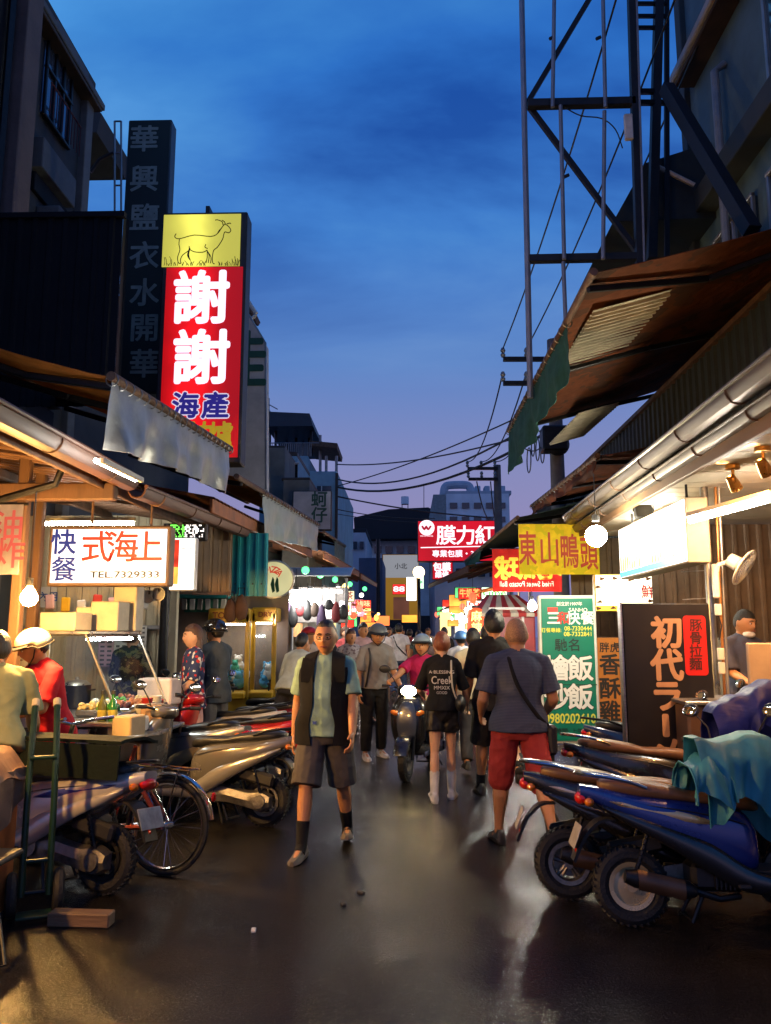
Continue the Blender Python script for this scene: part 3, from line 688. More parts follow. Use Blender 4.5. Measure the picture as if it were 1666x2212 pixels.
    mb = MB(); mb.tube([(-.12, -.10, .20), (-.25, -.15, .19), (-.40, -.165, .235)], .018, 8)
    mb.tube([(-.38, -.155, .225), (-.43, -.158, .235), (-.72, -.165, .29), (-.78, -.167, .302)], [.03, .052, .052, .036], 16); mf = mb.build('muffler', BLKM, t)
    mb = MB(); mb.slab(lambda a, b: (-.45 - a * .26, -.152 - .066 * math.cos((b - .5) * 1.9), .238 + a * .05 + .062 * math.sin((b - .5) * 1.9)), 6, 6, -.006); mb.build('heat_shield', mat('brown shield', (.10, .055, .03), .4, .3, var=.3), mf)
    for sg in (1, -1):
        mb = MB(); mb.tube([(-.73, sg * .13, .26), (-.60, sg * .13, .60)], .014, 8)
        mb.tube([(-.715 + .09 * i / 60 + .022 * math.cos(i * .8) * 0, sg * .13 + .030 * math.cos(i * .8), .30 + .24 * i / 60 + .030 * math.sin(i * .8) * .25) for i in range(61)], .006, 5); mb.build('shock_absorber', BLKM, t)
    mb = MB(); mb.tube([(-.30, .12, .20), (-.40, .20, .03)], .010, 6); mb.tube([(-.33, -.10, .20), (-.40, -.12, .06), (-.40, .12, .06), (-.33, .10, .20)], .012, 6); mb.build('stand', BLKM, t)
    mb = MB(); mb.box((-.66, .10, .43), (.34, .07, .11), (0, R(-12), 0), .02); mb.build('air_box', BLKP, t)
    return t
# ---------------------------------------------------------------- ground: wet worn asphalt
def asphalt():
    m, nt, b = nodes('wet asphalt'); n = nt.nodes; l = nt.links
    tc = n.new('ShaderNodeTexCoord'); g = tc.outputs['Object']
    def noise(sc_, det=5, ro=.6, dist=0, stretch=None):
        x = n.new('ShaderNodeTexNoise'); x.inputs['Scale'].default_value = sc_; x.inputs['Detail'].default_value = det; x.inputs['Roughness'].default_value = ro; x.inputs['Distortion'].default_value = dist
        if stretch:
            mp = n.new('ShaderNodeMapping'); mp.inputs['Scale'].default_value = stretch; l.new(g, mp.inputs[0]); l.new(mp.outputs[0], x.inputs['Vector'])
        else: l.new(g, x.inputs['Vector'])
        return x.outputs[0]
    def ramp(src, stops):
        r = n.new('ShaderNodeValToRGB'); e = r.color_ramp.elements
        e[0].position, e[0].color = stops[0][0], tuple(stops[0][1]) + (1,); e[1].position, e[1].color = stops[-1][0], tuple(stops[-1][1]) + (1,)
        for p, c in stops[1:-1]: q = e.new(p); q.color = tuple(c) + (1,)
        l.new(src, r.inputs[0]); return r.outputs[0]
    grain = noise(110, 3, .7); big = noise(.55, 5, .6, .5); mid = noise(3.2, 5, .65, .3)
    c1 = ramp(grain, [(.34, (.005, .0048, .0046)), (.55, (.013, .0125, .012)), (.70, (.055, .052, .048))])
    c2 = ramp(mid, [(.3, (.60, .58, .56)), (.7, (1.25, 1.2, 1.15))])
    mx = n.new('ShaderNodeMix'); mx.data_type = 'RGBA'; mx.blend_type = 'MULTIPLY'; mx.inputs[0].default_value = 1; l.new(c1, mx.inputs[6]); l.new(c2, mx.inputs[7])
    st = noise(1.3, 3, .5, .8); c3 = ramp(st, [(.60, (1, 1, 1)), (.66, (.72, .70, .68))])
    mx2 = n.new('ShaderNodeMix'); mx2.data_type = 'RGBA'; mx2.blend_type = 'MULTIPLY'; mx2.inputs[0].default_value = 1; l.new(mx.outputs[2], mx2.inputs[6]); l.new(c3, mx2.inputs[7])
    l.new(mx2.outputs[2], b.inputs['Base Color'])
    wet = ramp(big, [(.36, (.05, .05, .05)), (.50, (.10, .10, .10)), (.66, (.20, .20, .20))])
    ad = n.new('ShaderNodeMath'); ad.operation = 'MULTIPLY_ADD'; ad.inputs[1].default_value = .10; l.new(mid, ad.inputs[0])
    sp = n.new('ShaderNodeSeparateColor'); l.new(wet, sp.inputs[0]); l.new(sp.outputs[0], ad.inputs[2]); l.new(ad.outputs[0], b.inputs['Roughness'])
    b.inputs['Specular IOR Level'].default_value = .27
    hs = n.new('ShaderNodeMath'); hs.operation = 'MULTIPLY_ADD'; hs.inputs[1].default_value = .45; l.new(grain, hs.inputs[0]); l.new(noise(52, 3, .6), hs.inputs[2])
    bp = n.new('ShaderNodeBump'); bp.inputs['Distance'].default_value = .012; wm = n.new('ShaderNodeMapRange'); wm.inputs[1].default_value = .40; wm.inputs[2].default_value = .66; wm.inputs[3].default_value = .32; wm.inputs[4].default_value = .75; l.new(noise(.8, 4, .6, .6, (1.6, .7, 1)), wm.inputs[0]); l.new(wm.outputs[0], bp.inputs['Strength']); l.new(hs.outputs[0], bp.inputs['Height']); l.new(bp.outputs[0], b.inputs['Normal'])
    return m
mb = MB(); mb.grid(lambda a, b: (-90 + 180 * a, -20 + 320 * b, 0), 18, 32); struct(mb.build('ground', asphalt(), None, 0))
# shop floors: low concrete steps behind the kerb lines
CONC = mat('concrete floor', (.20, .185, .165), .55, var=.35, scale=3, bump=.12, bscale=40)
mb = MB(); mb.box((-5.4, 8.0, .05), (5.0, 14.0, .1), bev=.015); struct(mb.build('pavement', CONC)); 
mb = MB(); mb.box((5.3, 8.0, .05), (4.6, 14.0, .1), bev=.015); struct(mb.build('pavement', CONC))

# ---------------------------------------------------------------- common building stuff
def rect(u0, v0, u1, v1, Y):
    um, vm = (u0 + u1) / 2, (v0 + v1) / 2; x0, x1 = at(u0, vm, Y).x, at(u1, vm, Y).x; z0, z1 = at(um, v1, Y).z, at(um, v0, Y).z
    return (x0 + x1) / 2, (z0 + z1) / 2, x1 - x0, z1 - z0, x0, x1, z0, z1
WOOD = mat('dark timber', (.085, .042, .02), .65, var=.4, scale=8, bump=.25, bscale=30, stretch=(1, 1, .2)); RUST = mat('rusty steel', (.12, .065, .04), .7, .3, var=.5, scale=9, bump=.25, bscale=50)
ORANGE = cloth('orange canvas', (.55, .20, .04), thin=.5, wr=.35); ORANGED = cloth('weathered brown canvas', (.17, .05, .018), (.10, .04, .02), 3, thin=.2, wr=.4)
SILV = mat('silver tarpaulin', (.34, .35, .35), .36, .55, var=.25, scale=4, bump=.8, bscale=5); GREENT = cloth('green tarpaulin', (.03, .12, .10), thin=.25, wr=.3); PGREEN = cloth('pale green tarpaulin', (.30, .36, .27), thin=.35, wr=.5)
WHT = mat('white painted metal', (.55, .54, .50), .5, var=.25, scale=5, bump=.1); GREYM = mat('grey galvanised', (.28, .28, .28), .42, .7, var=.35, scale=7, stretch=(1, 1, .3))
DBRN = mat('dark brown sheet', (.05, .032, .022), .55, .2, var=.4, scale=5); MAROON = mat('maroon gutter paint', (.085, .034, .022), .5, .1, var=.35, scale=6, stretch=(1, .2, 1)); STAIN = mat('stainless gutter', (.20, .165, .135), .42, .9, var=.25, scale=5, stretch=(1, .2, 1))
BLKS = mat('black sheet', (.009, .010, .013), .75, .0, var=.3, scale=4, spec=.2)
def canvas_awning(label, P0, P1, Q0, Q1, m, drop=0, vm=None, arms=2, group='folding awnings over the shopfronts', cut=None, roll=None, barm=None, vspan=(0, 1), skew=0.0, sag=.05):
    """P: front bar near/far ; Q: wall line near/far"""
    P0, P1, Q0, Q1 = map(V, (P0, P1, Q0, Q1)); base = (Q0 + Q1) / 2
    t = thing('awning', label, 'awning', base, 0, group); T = Matrix.Translation(-base)
    mb = MB(T)
    def fn(a, b):
        p = P0.lerp(P1, b); q = Q0.lerp(Q1, b); r = p.lerp(q, a); r.z += -sag * math.sin(math.pi * a) + .014 * math.sin(b * 31 + a * 3) * math.sin(math.pi * a) + .012 * mnoise.noise(V((a * 4, b * 9, 1)))
        return r
    mb.slab(fn, 10, 36, .006); mb.build('canvas', m, t, 60)
    mb = MB(T); mb.cyl(P0 + V((0, -.03, 0)), P1 + V((0, .03, 0)), .035, 12); fb = mb.build('front_bar', barm or RUST, t)
    mb = MB(T); mb.cyl(Q0, Q1, .05, 12); mb.build('roller', RUST, t)
    for k in range(arms):
        b = .04 + .92 * k / max(1, arms - 1); p = P0.lerp(P1, b) + V((0, 0, -.05)); q = Q0.lerp(Q1, b) + V((0, 0, -.12)); e = p.lerp(q, .5) + (P1 - P0).normalized() * (.30 if k == 0 else -.30) + V((0, 0, -.05))
        for a_, b_ in ((p, e), (e, q)):
            mb = MB(T); d = (b_ - a_); L_ = d.length; mb.box((a_ + b_) / 2, (L_, .05, .055), d.to_track_quat('X', 'Z').to_matrix(), .01); mb.build('arm', BLKM, t)
    if drop:
        mb = MB(T); rs = random.Random(int(abs(P0.x * 97 + P0.y * 13)))
        ph = [rs.uniform(0, 6) for _ in range(4)]
        def vf(a, b):
            s_ = vspan[0] + (vspan[1] - vspan[0]) * a
            p = P0.lerp(P1, s_); d = drop * (1 + .10 * math.sin(a * 3 + ph[0]))
            f = .030 * math.sin(a * 23 + ph[1] + b * 2.5) * b + .02 * math.sin(a * 51 + ph[2]) * b + .05 * mnoise.noise(V((a * 5, b * 3, ph[3]))) * b
            return p + V((f, skew * b, -.02 - d * b))
        mb.slab(vf, 60, 12, .004); mb.build('valance', vm, t, 60)
        mb = MB(T)
        for a in range(0, 21):
            s_ = vspan[0] + (vspan[1] - vspan[0]) * a / 20; p = P0.lerp(P1, s_); mb.torus(p + V((0, 0, -.02)), .045, .006, 'y', 10, 4)
        o = mb.build('tie_rings', GREYM, t); o['kind'] = 'stuff'
    return t
def gutter(label, A, B, r, m, lip=True, cat='gutter', n2=0):
    A, B = V(A), V(B); t = thing('roof_gutter', label, cat, (A + B) / 2); T = Matrix.Translation(-(A + B) / 2); mb = MB(T); d = (B - A).normalized(); sd = V((0, 0, 1)).cross(d)
    sg = 1
    prof = [(-r, .3 * r), (-r * .95, -.3 * r), (-r * .6, -r * .85), (0, -r), (r * .6, -r * .85), (r * .95, -.3 * r), (r, .3 * r), (r * .85, .3 * r), (r * .8, -.25 * r), (.5 * r, -.7 * r), (0, -.86 * r), (-.5 * r, -.7 * r), (-.8 * r, -.25 * r), (-.85 * r, .3 * r)]
    mb.rings([[p + sd * x + V((0, 0, z)) for x, z in prof] for p in (A, A.lerp(B, .5), B)]); mb.build('trough', m, t, 30)
    for sg in (-1, 1):
        mb = MB(T); mb.tube([A + sd * sg * r + V((0, 0, .3 * r)), B + sd * sg * r + V((0, 0, .3 * r))], r * .22, 8); mb.build('rolled_lip', m, t)
    L_ = (B - A).length; k = max(2, int(L_ / .9))
    for i in range(k):
        p = A.lerp(B, (i + .5) / k); mb = MB(T); mb.tube([p + sd * r * 1.02 * math.cos(a) + V((0, 0, r * 1.02 * math.sin(a))) for a in [R(x) for x in range(170, 371, 20)]], .008, 5); mb.build('bracket', RUST, t)
    return t
def sheet_roof(label, A, B, wdt, rise, m, sg, pitch=.16, group='tin roofs of the stalls', fas=None):
    """ribbed roof: edge A -> B along the street, going wdt away from the street (sg), rising"""
    A, B = V(A), V(B); t = thing('stall_roof', label, 'roof', A, 0, group); T = Matrix.Translation(-A); up = V((sg * wdt, 0, rise)); mb = MB(T); d = B - A
    if sg > 0: mb.corr(A, d, up, d.length, up.length, pitch, .025)
    else: mb.corr(B, -d, up, d.length, up.length, pitch, .025)
    mb.build('roof_sheet', m, t, 20)
    mb = MB(T); n = (d).normalized(); q = d.to_track_quat('X', 'Z').to_matrix(); mb.box((A + B) / 2 + V((sg * .03, 0, -.09)), (d.length, .035, .15), q, .005); mb.build('fascia_board', fas or RUST, t)
    for k in (.35, .7):
        mb = MB(T); c = (A + B) / 2 + up * k + V((0, 0, -.07)); mb.box(c, (d.length, .06, .08), q, .005); mb.build('purlin', RUST, t)
    return t
# ---------------------------------------------------------------- left side structures
# ground-floor shed of the food stall
sheet_roof('brown tin roof over the open food stall with the white lightbox sign', (-2.42, 1.2, 2.86), (-2.42, 9.55, 2.86), 3.6, .55, mat('underside brown tin', (.13, .065, .035), .6, .2, var=.4, scale=4), -1)
gutter('maroon metal gutter along the food stall roof, end nearest the camera', (-2.32, 1.5, 2.76), (-2.30, 6.35, 2.80), .085, MAROON)
gutter('maroon metal gutter between the lightbox sign and the silver tarpaulin', (-2.26, 6.42, 2.74), (-2.12, 10.1, 2.86), .08, MAROON)
for (lab, a, b, mm) in (('orange canvas edge of the stall roof above the brown shutter wall', (-2.05, 8.2, 2.98), (-1.88, 15.6, 3.20), ORANGED),
                        ('orange stall roof ending beyond the pale green tarpaulin on the left side of the street', (-1.72, 16.4, 3.25), (-1.45, 24, 3.42), ORANGED),
                        ('farthest rust orange stall roof on the left side of the street', (-1.42, 24.6, 3.40), (-1.25, 33, 3.62), ORANGED)):
    sheet_roof(lab, a, b, 2.4, .45, mat('rust orange tin', (.22, .085, .035), .6, .2, var=.4, scale=4), -1, fas=mat('orange edge paint', (.30, .11, .04), .6, var=.4, scale=6))
A0, B0 = at(243, 815, 5.35), at(495, 968, 8.2)
canvas_awning('orange canvas awning with a torn silver tarpaulin valance over the food stall', A0, B0, A0 + V((-1.75, 0, .55)), B0 + V((-1.75, 0, .55)), ORANGE, .50, SILV, 3)
A1, B1 = at(583, 1060, 10.3), at(688, 1132, 15.2)
canvas_awning('orange awning with a pale grey green tarpaulin valance beside the teal sheet', at(512, 1030, 9.0), B1, at(512, 1030, 9.0) + V((-1.4, 0, .45)), B1 + V((-1.4, 0, .45)), ORANGE, .56, mat('grey green tarpaulin', (.36, .40, .33), .42, .1, var=.22, scale=5, bump=.35, bscale=7), 2, vspan=(.22, 1))
A2, B2 = at(700, 1150, 16.5), at(745, 1178, 22)
canvas_awning('small rust awning with a light green tarpaulin far along the left side', A2, B2, A2 + V((-1.2, 0, .4)), B2 + V((-1.2, 0, .4)), ORANGED, .62, PGREEN, 2, vspan=(.45, 1))

# apartment building, upper left
WBRD0 = mat('weathered eave', (.10, .11, .12), .8, var=.2)
PINK = mat('pinkish rendered wall', (.12, .09, .085), .85, var=.25, scale=2.5, bump=.15, bscale=30); GREYW = mat('grey rendered wall', (.04, .043, .047), .85, var=.3, scale=2.5, bump=.15, bscale=30)
GLASSD = mat('dark window glass', (.03, .05, .07), .06, 0, var=.1, coat=.5)
REDIR = mat('dark red iron', (.09, .02, .018), .6, .4, var=.3)
bl = thing('apartment_building', 'dark three storey building with eaves and red window railing at upper left', 'building', (-5.2, 10.6, 0))
def bpart(name, c, d, m, par, bev=.01, rot=None): mb = MB(Matrix.Translation(-V(bl.location))); mb.box(c, d, rot, bev); return mb.build(name, m, par)
ez = atx(196, 180, -4.55).z; fx = -4.75; ye = atx(186, 300, -4.75).y; ya, yb = atx(88, 200, -4.75).y, atx(150, 200, -4.75).y; yw = (ya + yb) / 2; wy = yb - ya; yp = atx(60, 60, -4.6).y
wl = bpart('wall', (fx - 3.5, (4.5 + ye) / 2, ez / 2), (7.0, ye - 4.5, ez), GREYW, bl)
bpart('pilaster', (fx + .11, yp, ez / 2 + 1), (.26, .36, ez + 2), PINK, bl); bpart('drain_pipe', (fx + .10, yp - .28, ez / 2), (.09, .09, ez), BLKM, bl, .04)
bpart('roof_slab', (fx - 3.4, (4.5 + ye) / 2, ez + .2), (7.0, ye - 4.5, .22), GREYW, bl); bpart('eave', (fx + .08, (4.6 + ye) / 2 + .1, ez - .03), (.28, ye - 4.6, .10), WBRD0, bl); bpart('eave_soffit', (fx + .08, (4.6 + ye) / 2 + .1, ez - .11), (.24, ye - 4.7, .05), DBRN, bl)
bpart('corner_post', (fx + .03, ye - .12, ez / 2), (.14, .22, ez - .2), WBRD0, bl)
zt, zb = atx(120, 118, fx).z, atx(120, 292, fx).z
WGL = mat('window glass catching the sky', (.10, .14, .20), .05, .6, var=.1)
for fl in (0, 1):
    z = (zt + zb) / 2 - fl * 2.9; hh = zt - zb
    w_ = bpart('window', (fx + .004, yw, z), (.05, wy, hh), WGL, bl)
    for y in (ya + .03, ya + wy * .35, ya + wy * .66, yb - .03): bpart('frame', (fx + .04, y, z), (.05, .045, hh), BLKM, w_)
    for zz in (z - hh / 2, z + hh * .12, z + hh / 2): bpart('frame', (fx + .045, yw, zz), (.06, wy, .045), BLKM, w_)
    bpart('sill', (fx + .06, yw, z - hh / 2 - .62), (.16, wy * 1.25, .42), WBRD0, bl)
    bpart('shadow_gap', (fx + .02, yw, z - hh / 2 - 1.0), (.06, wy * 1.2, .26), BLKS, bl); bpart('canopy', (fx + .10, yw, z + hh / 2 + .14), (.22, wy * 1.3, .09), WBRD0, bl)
    rl = bpart('railing', (fx + .17, yw, z - hh * .16), (.025, wy * 1.2, .025), REDIR, bl)
    for k in range(11): bpart('bar', (fx + .17, yw + wy * 1.15 * (k / 10 - .5), z - hh * .36), (.016, .016, hh * .42), REDIR, rl)
bpart('air_conditioner', (fx + .16, yw, (zt + zb) / 2 - 2.0), (.32, .62, .42), WBRD0, bl, .02)
b2 = thing('apartment_building', 'lower dark house with a roof overhang and balcony plants beside the dark green sign', 'building', (-5.2, 16, 0))
mb = MB(Matrix.Translation(-V(b2.location))); mb.box((-8.75, 15.4, 3.6), (6.6, 7.6, 7.2), None, .02); mb.build('wall', GREYW, b2)
p = at(243, 285, 12.4); mb = MB(Matrix.Translation(-V(b2.location))); mb.prism([(p.x, p.z), (p.x - .06, p.z - .35), (p.x - 1.3, p.z - .35), (p.x - 1.3, p.z + .9)], 1.4, Matrix.Translation((0, 12.6, 0))); mb.build('eave', GREYW, b2, 20); mb = MB(Matrix.Translation(-V(b2.location))); mb.tube([at(246, 330, 11.9), at(215, 345, 11.9), at(196, 372, 11.9)], .03, 6); mb.build('eave_bracket', BLKM, b2)
mb = MB(Matrix.Translation(-V(b2.location))); mb.box((-5.2, 15.4, 6.75), (.5, 5.6, .9), None, .02); mb.build('balcony', GREYW, b2)
LEAFD = mat('dark leaves', (.035, .07, .03), .7, var=.5, scale=20)
def leaves(mb, c, r, n, sz, rnd):
    for _ in range(n):
        d = V((rnd.gauss(0, 1), rnd.gauss(0, 1), rnd.gauss(0, 1))).normalized() * (rnd.random() ** .4); p = V(c) + V((d.x * r[0], d.y * r[1], d.z * r[2]))
        q = Euler((rnd.uniform(-1.2, 1.2), rnd.uniform(-1.2, 1.2), rnd.uniform(0, 6.3))).to_matrix(); k = sz * rnd.uniform(.6, 1.3)
        mb.add([p + q @ V(v) * k for v in ((0, -1, 0), (.38, -.2, .12), (0, 1, 0), (-.38, -.2, .12))], [(0, 1, 2), (0, 2, 3)])
rnd = random.Random(5)
for k in range(6):
    c = V((-5.1, 12.9 + k * .68, 7.42)); t = thing('potted_plant', 'small dark potted plant, %s from the near end of the balcony' % ('first', 'second', 'third', 'fourth', 'fifth', 'sixth')[k], 'plant', c - V((0, 0, .23)), 0, 'plants on the dark balcony')
    T = Matrix.Translation(-V(t.location)); mb = MB(T); mb.lathe([(.07, 0), (.10, .16), (.10, .18)], 10, Matrix.Translation(c - V((0, 0, .23)))); mb.build('pot', RUST, t)
    mb = MB(T); leaves(mb, c + V((0, 0, .16)), (.15, .2, .22), 60, .06, rnd); mb.build('foliage', LEAFD, t, 0)
# black sheet cladding
x, z, w_, h_, x0, x1, z0, z1 = rect(-260, 466, 255, 880, 8.0)
t = thing('sheet_cladding', 'matt black ribbed metal box above the orange awning', 'cladding', (x, 8.0, z0)); mb = MB(Matrix.Translation(-V(t.location)))
mb.corr((x0, 8.0, z0), (1, 0, 0), (0, 0, 1), w_, h_, .17, .025); mb.build('front_sheet', BLKS, t, 20)
mb = MB(Matrix.Translation(-V(t.location))); mb.corr((x1, 8.02, z0), (0, 1, 0), (0, 0, 1), .12, h_, .17, .02); mb.build('side_sheet', BLKS, t, 20)
mb = MB(Matrix.Translation(-V(t.location))); mb.box((x, 7.985, z1 - .02), (w_ + .06, .07, .06)); mb.build('top_trim', BLKS, t)
# scaffold that carries the dark sign
t = thing('sign_bracket', 'thin metal ladder frame fixing the dark green sign to the building', 'bracket', at(250, 840, 9.9)); T = Matrix.Translation(-V(t.location))
pa, pb, pc_, pd = at(248, 262, 9.9), at(248, 840, 9.9), at(262, 262, 9.9), at(262, 840, 9.9)
for a, b in ((pa, pb), (pc_, pd)): mb = MB(T); mb.cyl(a, b, .015, 8); mb.build('upright', GREYM, t)
for k in range(9): mb = MB(T); f = k / 8; mb.cyl(pa.lerp(pb, f), pc_.lerp(pd, f), .012, 6); mb.build('rung', GREYM, t)
# white slanted-top sign board with green character, behind the goat sign
WBRD = mat('weathered white board', (.42, .41, .42), .7, var=.22, scale=3)
def poly_board(name, label, cat, pts, Y, th, m, edge=None):
    P = [at(u, v, Y) for u, v in pts]; c = sum(P, V((0, 0, 0))) / len(P); c.z = min(q.z for q in P); t = thing(name, label, cat, c)
    mb = MB(); mb.prism([(q.x - c.x, q.z - c.z) for q in P], th); mb.build('panel', m, t, 20)
    return t, c
t, c = poly_board('sign_board', 'tall white board with slanted top and green character behind the goat sign', 'sign', [(470, 1060), (578, 1060), (577, 748), (532, 672), (470, 640)], 12, .30, WBRD)
GRNL = mat('dark green lettering', (.015, .075, .05), .6)
q = at(515, 793, 12) - c; text('桂', 1.0, GRNL, t, (q.x, -.156, q.z), bold=.022)
mb = MB(); P = [at(u, v, 12) - c for u, v in ((578, 1060), (577, 748), (532, 672), (470, 640))]
mb.tube([(q.x, -.14, q.z) for q in P], .018, 6); mb.build('edge_trim', GREYM, t)
# small roof end behind it
t = thing('roof_end', 'dark gable end with white trim and drain pipe beside the goat sign', 'roof', at(520, 690, 13.4)); T = Matrix.Translation(-V(t.location)); mb = MB(T)
P = [at(500, 600, 13.4), at(553, 676, 13.4), at(548, 684, 13.4), at(500, 668, 13.4)]; mb.prism([(q.x, q.z) for q in P], .9, Matrix.Translation((0, 13.4, 0))); mb.build('gable', DBRN, t, 20)
mb = MB(T); mb.tube([at(515, 618, 12.9), at(554, 678, 12.9)], .035, 8); mb.build('trim', WHT, t)
mb = MB(T); mb.tube([at(553, 680, 12.9), at(540, 692, 12.9), at(527, 694, 12.9)], .03, 8); mb.build('drain_pipe', WHT, t)

# blue white buildings further along the left
BLUEW = mat('pale blue rendered wall', (.22, .36, .42), .85, var=.22, scale=1.5); BEIGED = mat('dirty beige render', (.16, .15, .13), .85, var=.3, scale=2)
def house(label, boxes, Y, depth, extra=None):
    t = thing('town_house', label, 'building', at((boxes[0][0] + boxes[0][2]) / 2, boxes[0][3], Y)); t.location.z = 0; T = Matrix.Translation(-V(t.location)); out = []
    for i, (u0, v0, u1, v1, m, nm) in enumerate(boxes):
        x, z, w_, h_, x0, x1, z0, z1 = rect(u0, v0, u1, v1, Y); zb = 0 if nm == 'wall' else z0
        mb = MB(T); mb.box((x, Y + depth / 2 + i * .004, (zb + z1) / 2), (w_, depth, z1 - zb), None, .02); out.append(mb.build(nm, m, t))
    return t, T
def add(t, T, name, u0, v0, u1, v1, Y, th, m, par=None, bev=.0):
    x, z, w_, h_, *_ = rect(u0, v0, u1, v1, Y); mb = MB(T); mb.box((x, Y, z), (w_, th, h_), None, bev); return mb.build(name, m, par or t)
t, T = house('tall pale blue house with a dark roof terrace shelter and railing', [(560, 985, 664, 1230, BLUEW, 'wall'), (640, 1018, 728, 1230, BLUEW, 'wall')], 26, 8)
x, z, w_, h_, x0, x1, z0, z1 = rect(575, 895, 677, 922, 26.2); mb = MB(T)
mb.prism([(x0, z0), (x1, z0), (x1 - .12, z1), (x0, z1 + .08)], 5.2, Matrix.Translation((0, 28.7, 0))); mb.build('shelter_roof', mat('dark blue tin', (.03, .04, .055), .6, .2), t, 20)
for u in (583, 596, 620, 640, 655, 668, 673):
    a, b = at(u, 918, 26.3 + (u % 7) * .5), at(u, 986, 26.3 + (u % 7) * .5); mb = MB(T); mb.cyl(a, b, .05, 6); mb.build('shelter_post', BLKM, t)
for k in range(22):
    u = 580 + k * 4.4; a, b = at(u, 958, 26.15), at(u, 986, 26.15); mb = MB(T); mb.cyl(a, b, .012, 5); o = mb.build('railing_bar', GREYM, t)
mb = MB(T); mb.cyl(at(578, 957, 26.15), at(690, 957, 26.15), .02, 6); mb.build('handrail', GREYM, t)
for u, v0 in ((727, 985), (705, 985), (692, 940)):
    mb = MB(T); mb.cyl(at(u, v0, 27), at(u, 1020, 27), .05, 6); mb.build('shelter_post', GREYM, t)
x, z, w_, h_, *_ = rect(672, 963, 732, 974, 27); mb = MB(T); mb.box((x, 27.5, z), (w_, 2.2, h_), (0, R(6), 0), .01); mb.build('lean_to_roof', RUST, t)
for (u0, v0, u1, v1) in ((590, 1010, 612, 1050), (685, 1050, 716, 1062)):
    w = add(t, T, 'window', u0, v0, u1, v1, 25.97, .06, GLASSD); add(t, T, 'pane_frame', u0 + 9, v0, u0 + 11, v1, 25.93, .04, WHT, w)
add(t, T, 'corner_strip', 724, 1022, 730, 1190, 25.98, .06, DBRN)
mb = MB(T); mb.cyl(at(581, 860, 26.5), at(581, 985, 26.5), .03, 6); mb.cyl(at(578, 872, 26.5), at(600, 884, 26.5), .02, 5); mb.cyl(at(581, 884, 26.5), at(588, 896, 26.5), .02, 5); mb.build('antenna', GREYM, t)
t, T = house('narrow dark beige house wall in front of the pale blue house', [(572, 966, 614, 1230, BEIGED, 'wall'), (570, 962, 616, 968, DBRN, 'coping')], 20, 4)
t, T = house('small pale blue annex with black door and white downpipe', [(610, 985, 640, 1200, BLUEW, 'wall'), (608, 975, 642, 986, DBRN, 'coping')], 22, 3)
add(t, T, 'doorway', 630, 1000, 643, 1040, 21.9, .1, BLKS)
mb = MB(T); mb.tube([at(646, 1000, 21.8), at(632, 1002, 21.8), at(630, 1010, 21.8), at(630, 1050, 21.8)], .035, 8); mb.build('downpipe', WHT, t)
t, T = house('grey house wall behind the board with two green characters', [(610, 1036, 668, 1230, BEIGED, 'wall'), (608, 1031, 670, 1038, DBRN, 'coping')], 19, 3)
# ---------------------------------------------------------------- signs
class Sign:
    def __init__(s, name, label, u0, v0, u1, v1, Y, d, case, panel, cat='sign', inset=.03, group=None, legs=None, bev=.012):
        x, z, w_, h_, x0, x1, z0, z1 = rect(u0, v0, u1, v1, Y); s.Y, s.d, s.w, s.h = Y, d, w_, h_
        s.t = thing(name, label, cat, (x, Y, z0), 0, group); s.x, s.z0 = x, z0; s.k = 1 / F_PX * Y
        mb = MB(); mb.box((0, d / 2 + .004, h_ / 2), (w_, d, h_), None, bev); mb.build('casing', case, s.t)
        if panel: s.panel('panel', panel, u0, v0, u1, v1, inset)
    def L(s, u, v): p = at(u, v, s.Y - .01); return p.x - s.x, p.z - s.z0
    def panel(s, nm, m, u0, v0, u1, v1, inset=0, y=-.004, th=.012, round_=0):
        x0, z1 = s.L(u0, (v0 + v1) / 2)[0], s.L((u0 + u1) / 2, v0)[1]; x1, z0 = s.L(u1, (v0 + v1) / 2)[0], s.L((u0 + u1) / 2, v1)[1]
        mb = MB()
        if round_:
            pts = []; r = round_
            for cx, cz, a0 in ((x1 - r, z1 - r, 0), (x0 + r, z1 - r, 90), (x0 + r, z0 + r, 180), (x1 - r, z0 + r, 270)):
                pts += [(cx + r * math.cos(R(a0 + 15 * i)), cz + r * math.sin(R(a0 + 15 * i))) for i in range(7)]
            mb.prism(pts[::-1], th, Matrix.Translation((0, y, 0)))
        else: mb.box(((x0 + x1) / 2, y, (z0 + z1) / 2), (x1 - x0 - 2 * inset, th, z1 - z0 - 2 * inset))
        return mb.build(nm, m, s.t, 30)
    def t_(s, st, m, u, v, hpx, bold=.02, w=None, y=-.0125, shear=0, sp=1.0, mirror=False, hs=1.0, em_=.9):
        x, z = s.L(u, v); return text(st, hpx * s.k * 1.03 / em_, m, s.t, (x, y, z), bold=bold, w=w * s.k * 1.02 if w else None, shear=shear, sp=sp, mirror=mirror, hs=hs)
    def lines(s, P, m, r, name='drawing', y=-.012):
        mb = MB()
        for pl in P:
            pts = [(q[0], y, q[1]) for q in [s.L(*c) for c in crom(pl, 3)]]; mb.tube(pts, r, 5)
        return mb.build(name, m, s.t)
CASE = mat('sign casing dark', (.035, .03, .03), .5, .3, var=.3); CASEW = mat('sign casing aluminium', (.5, .48, .45), .4, .6, var=.2)
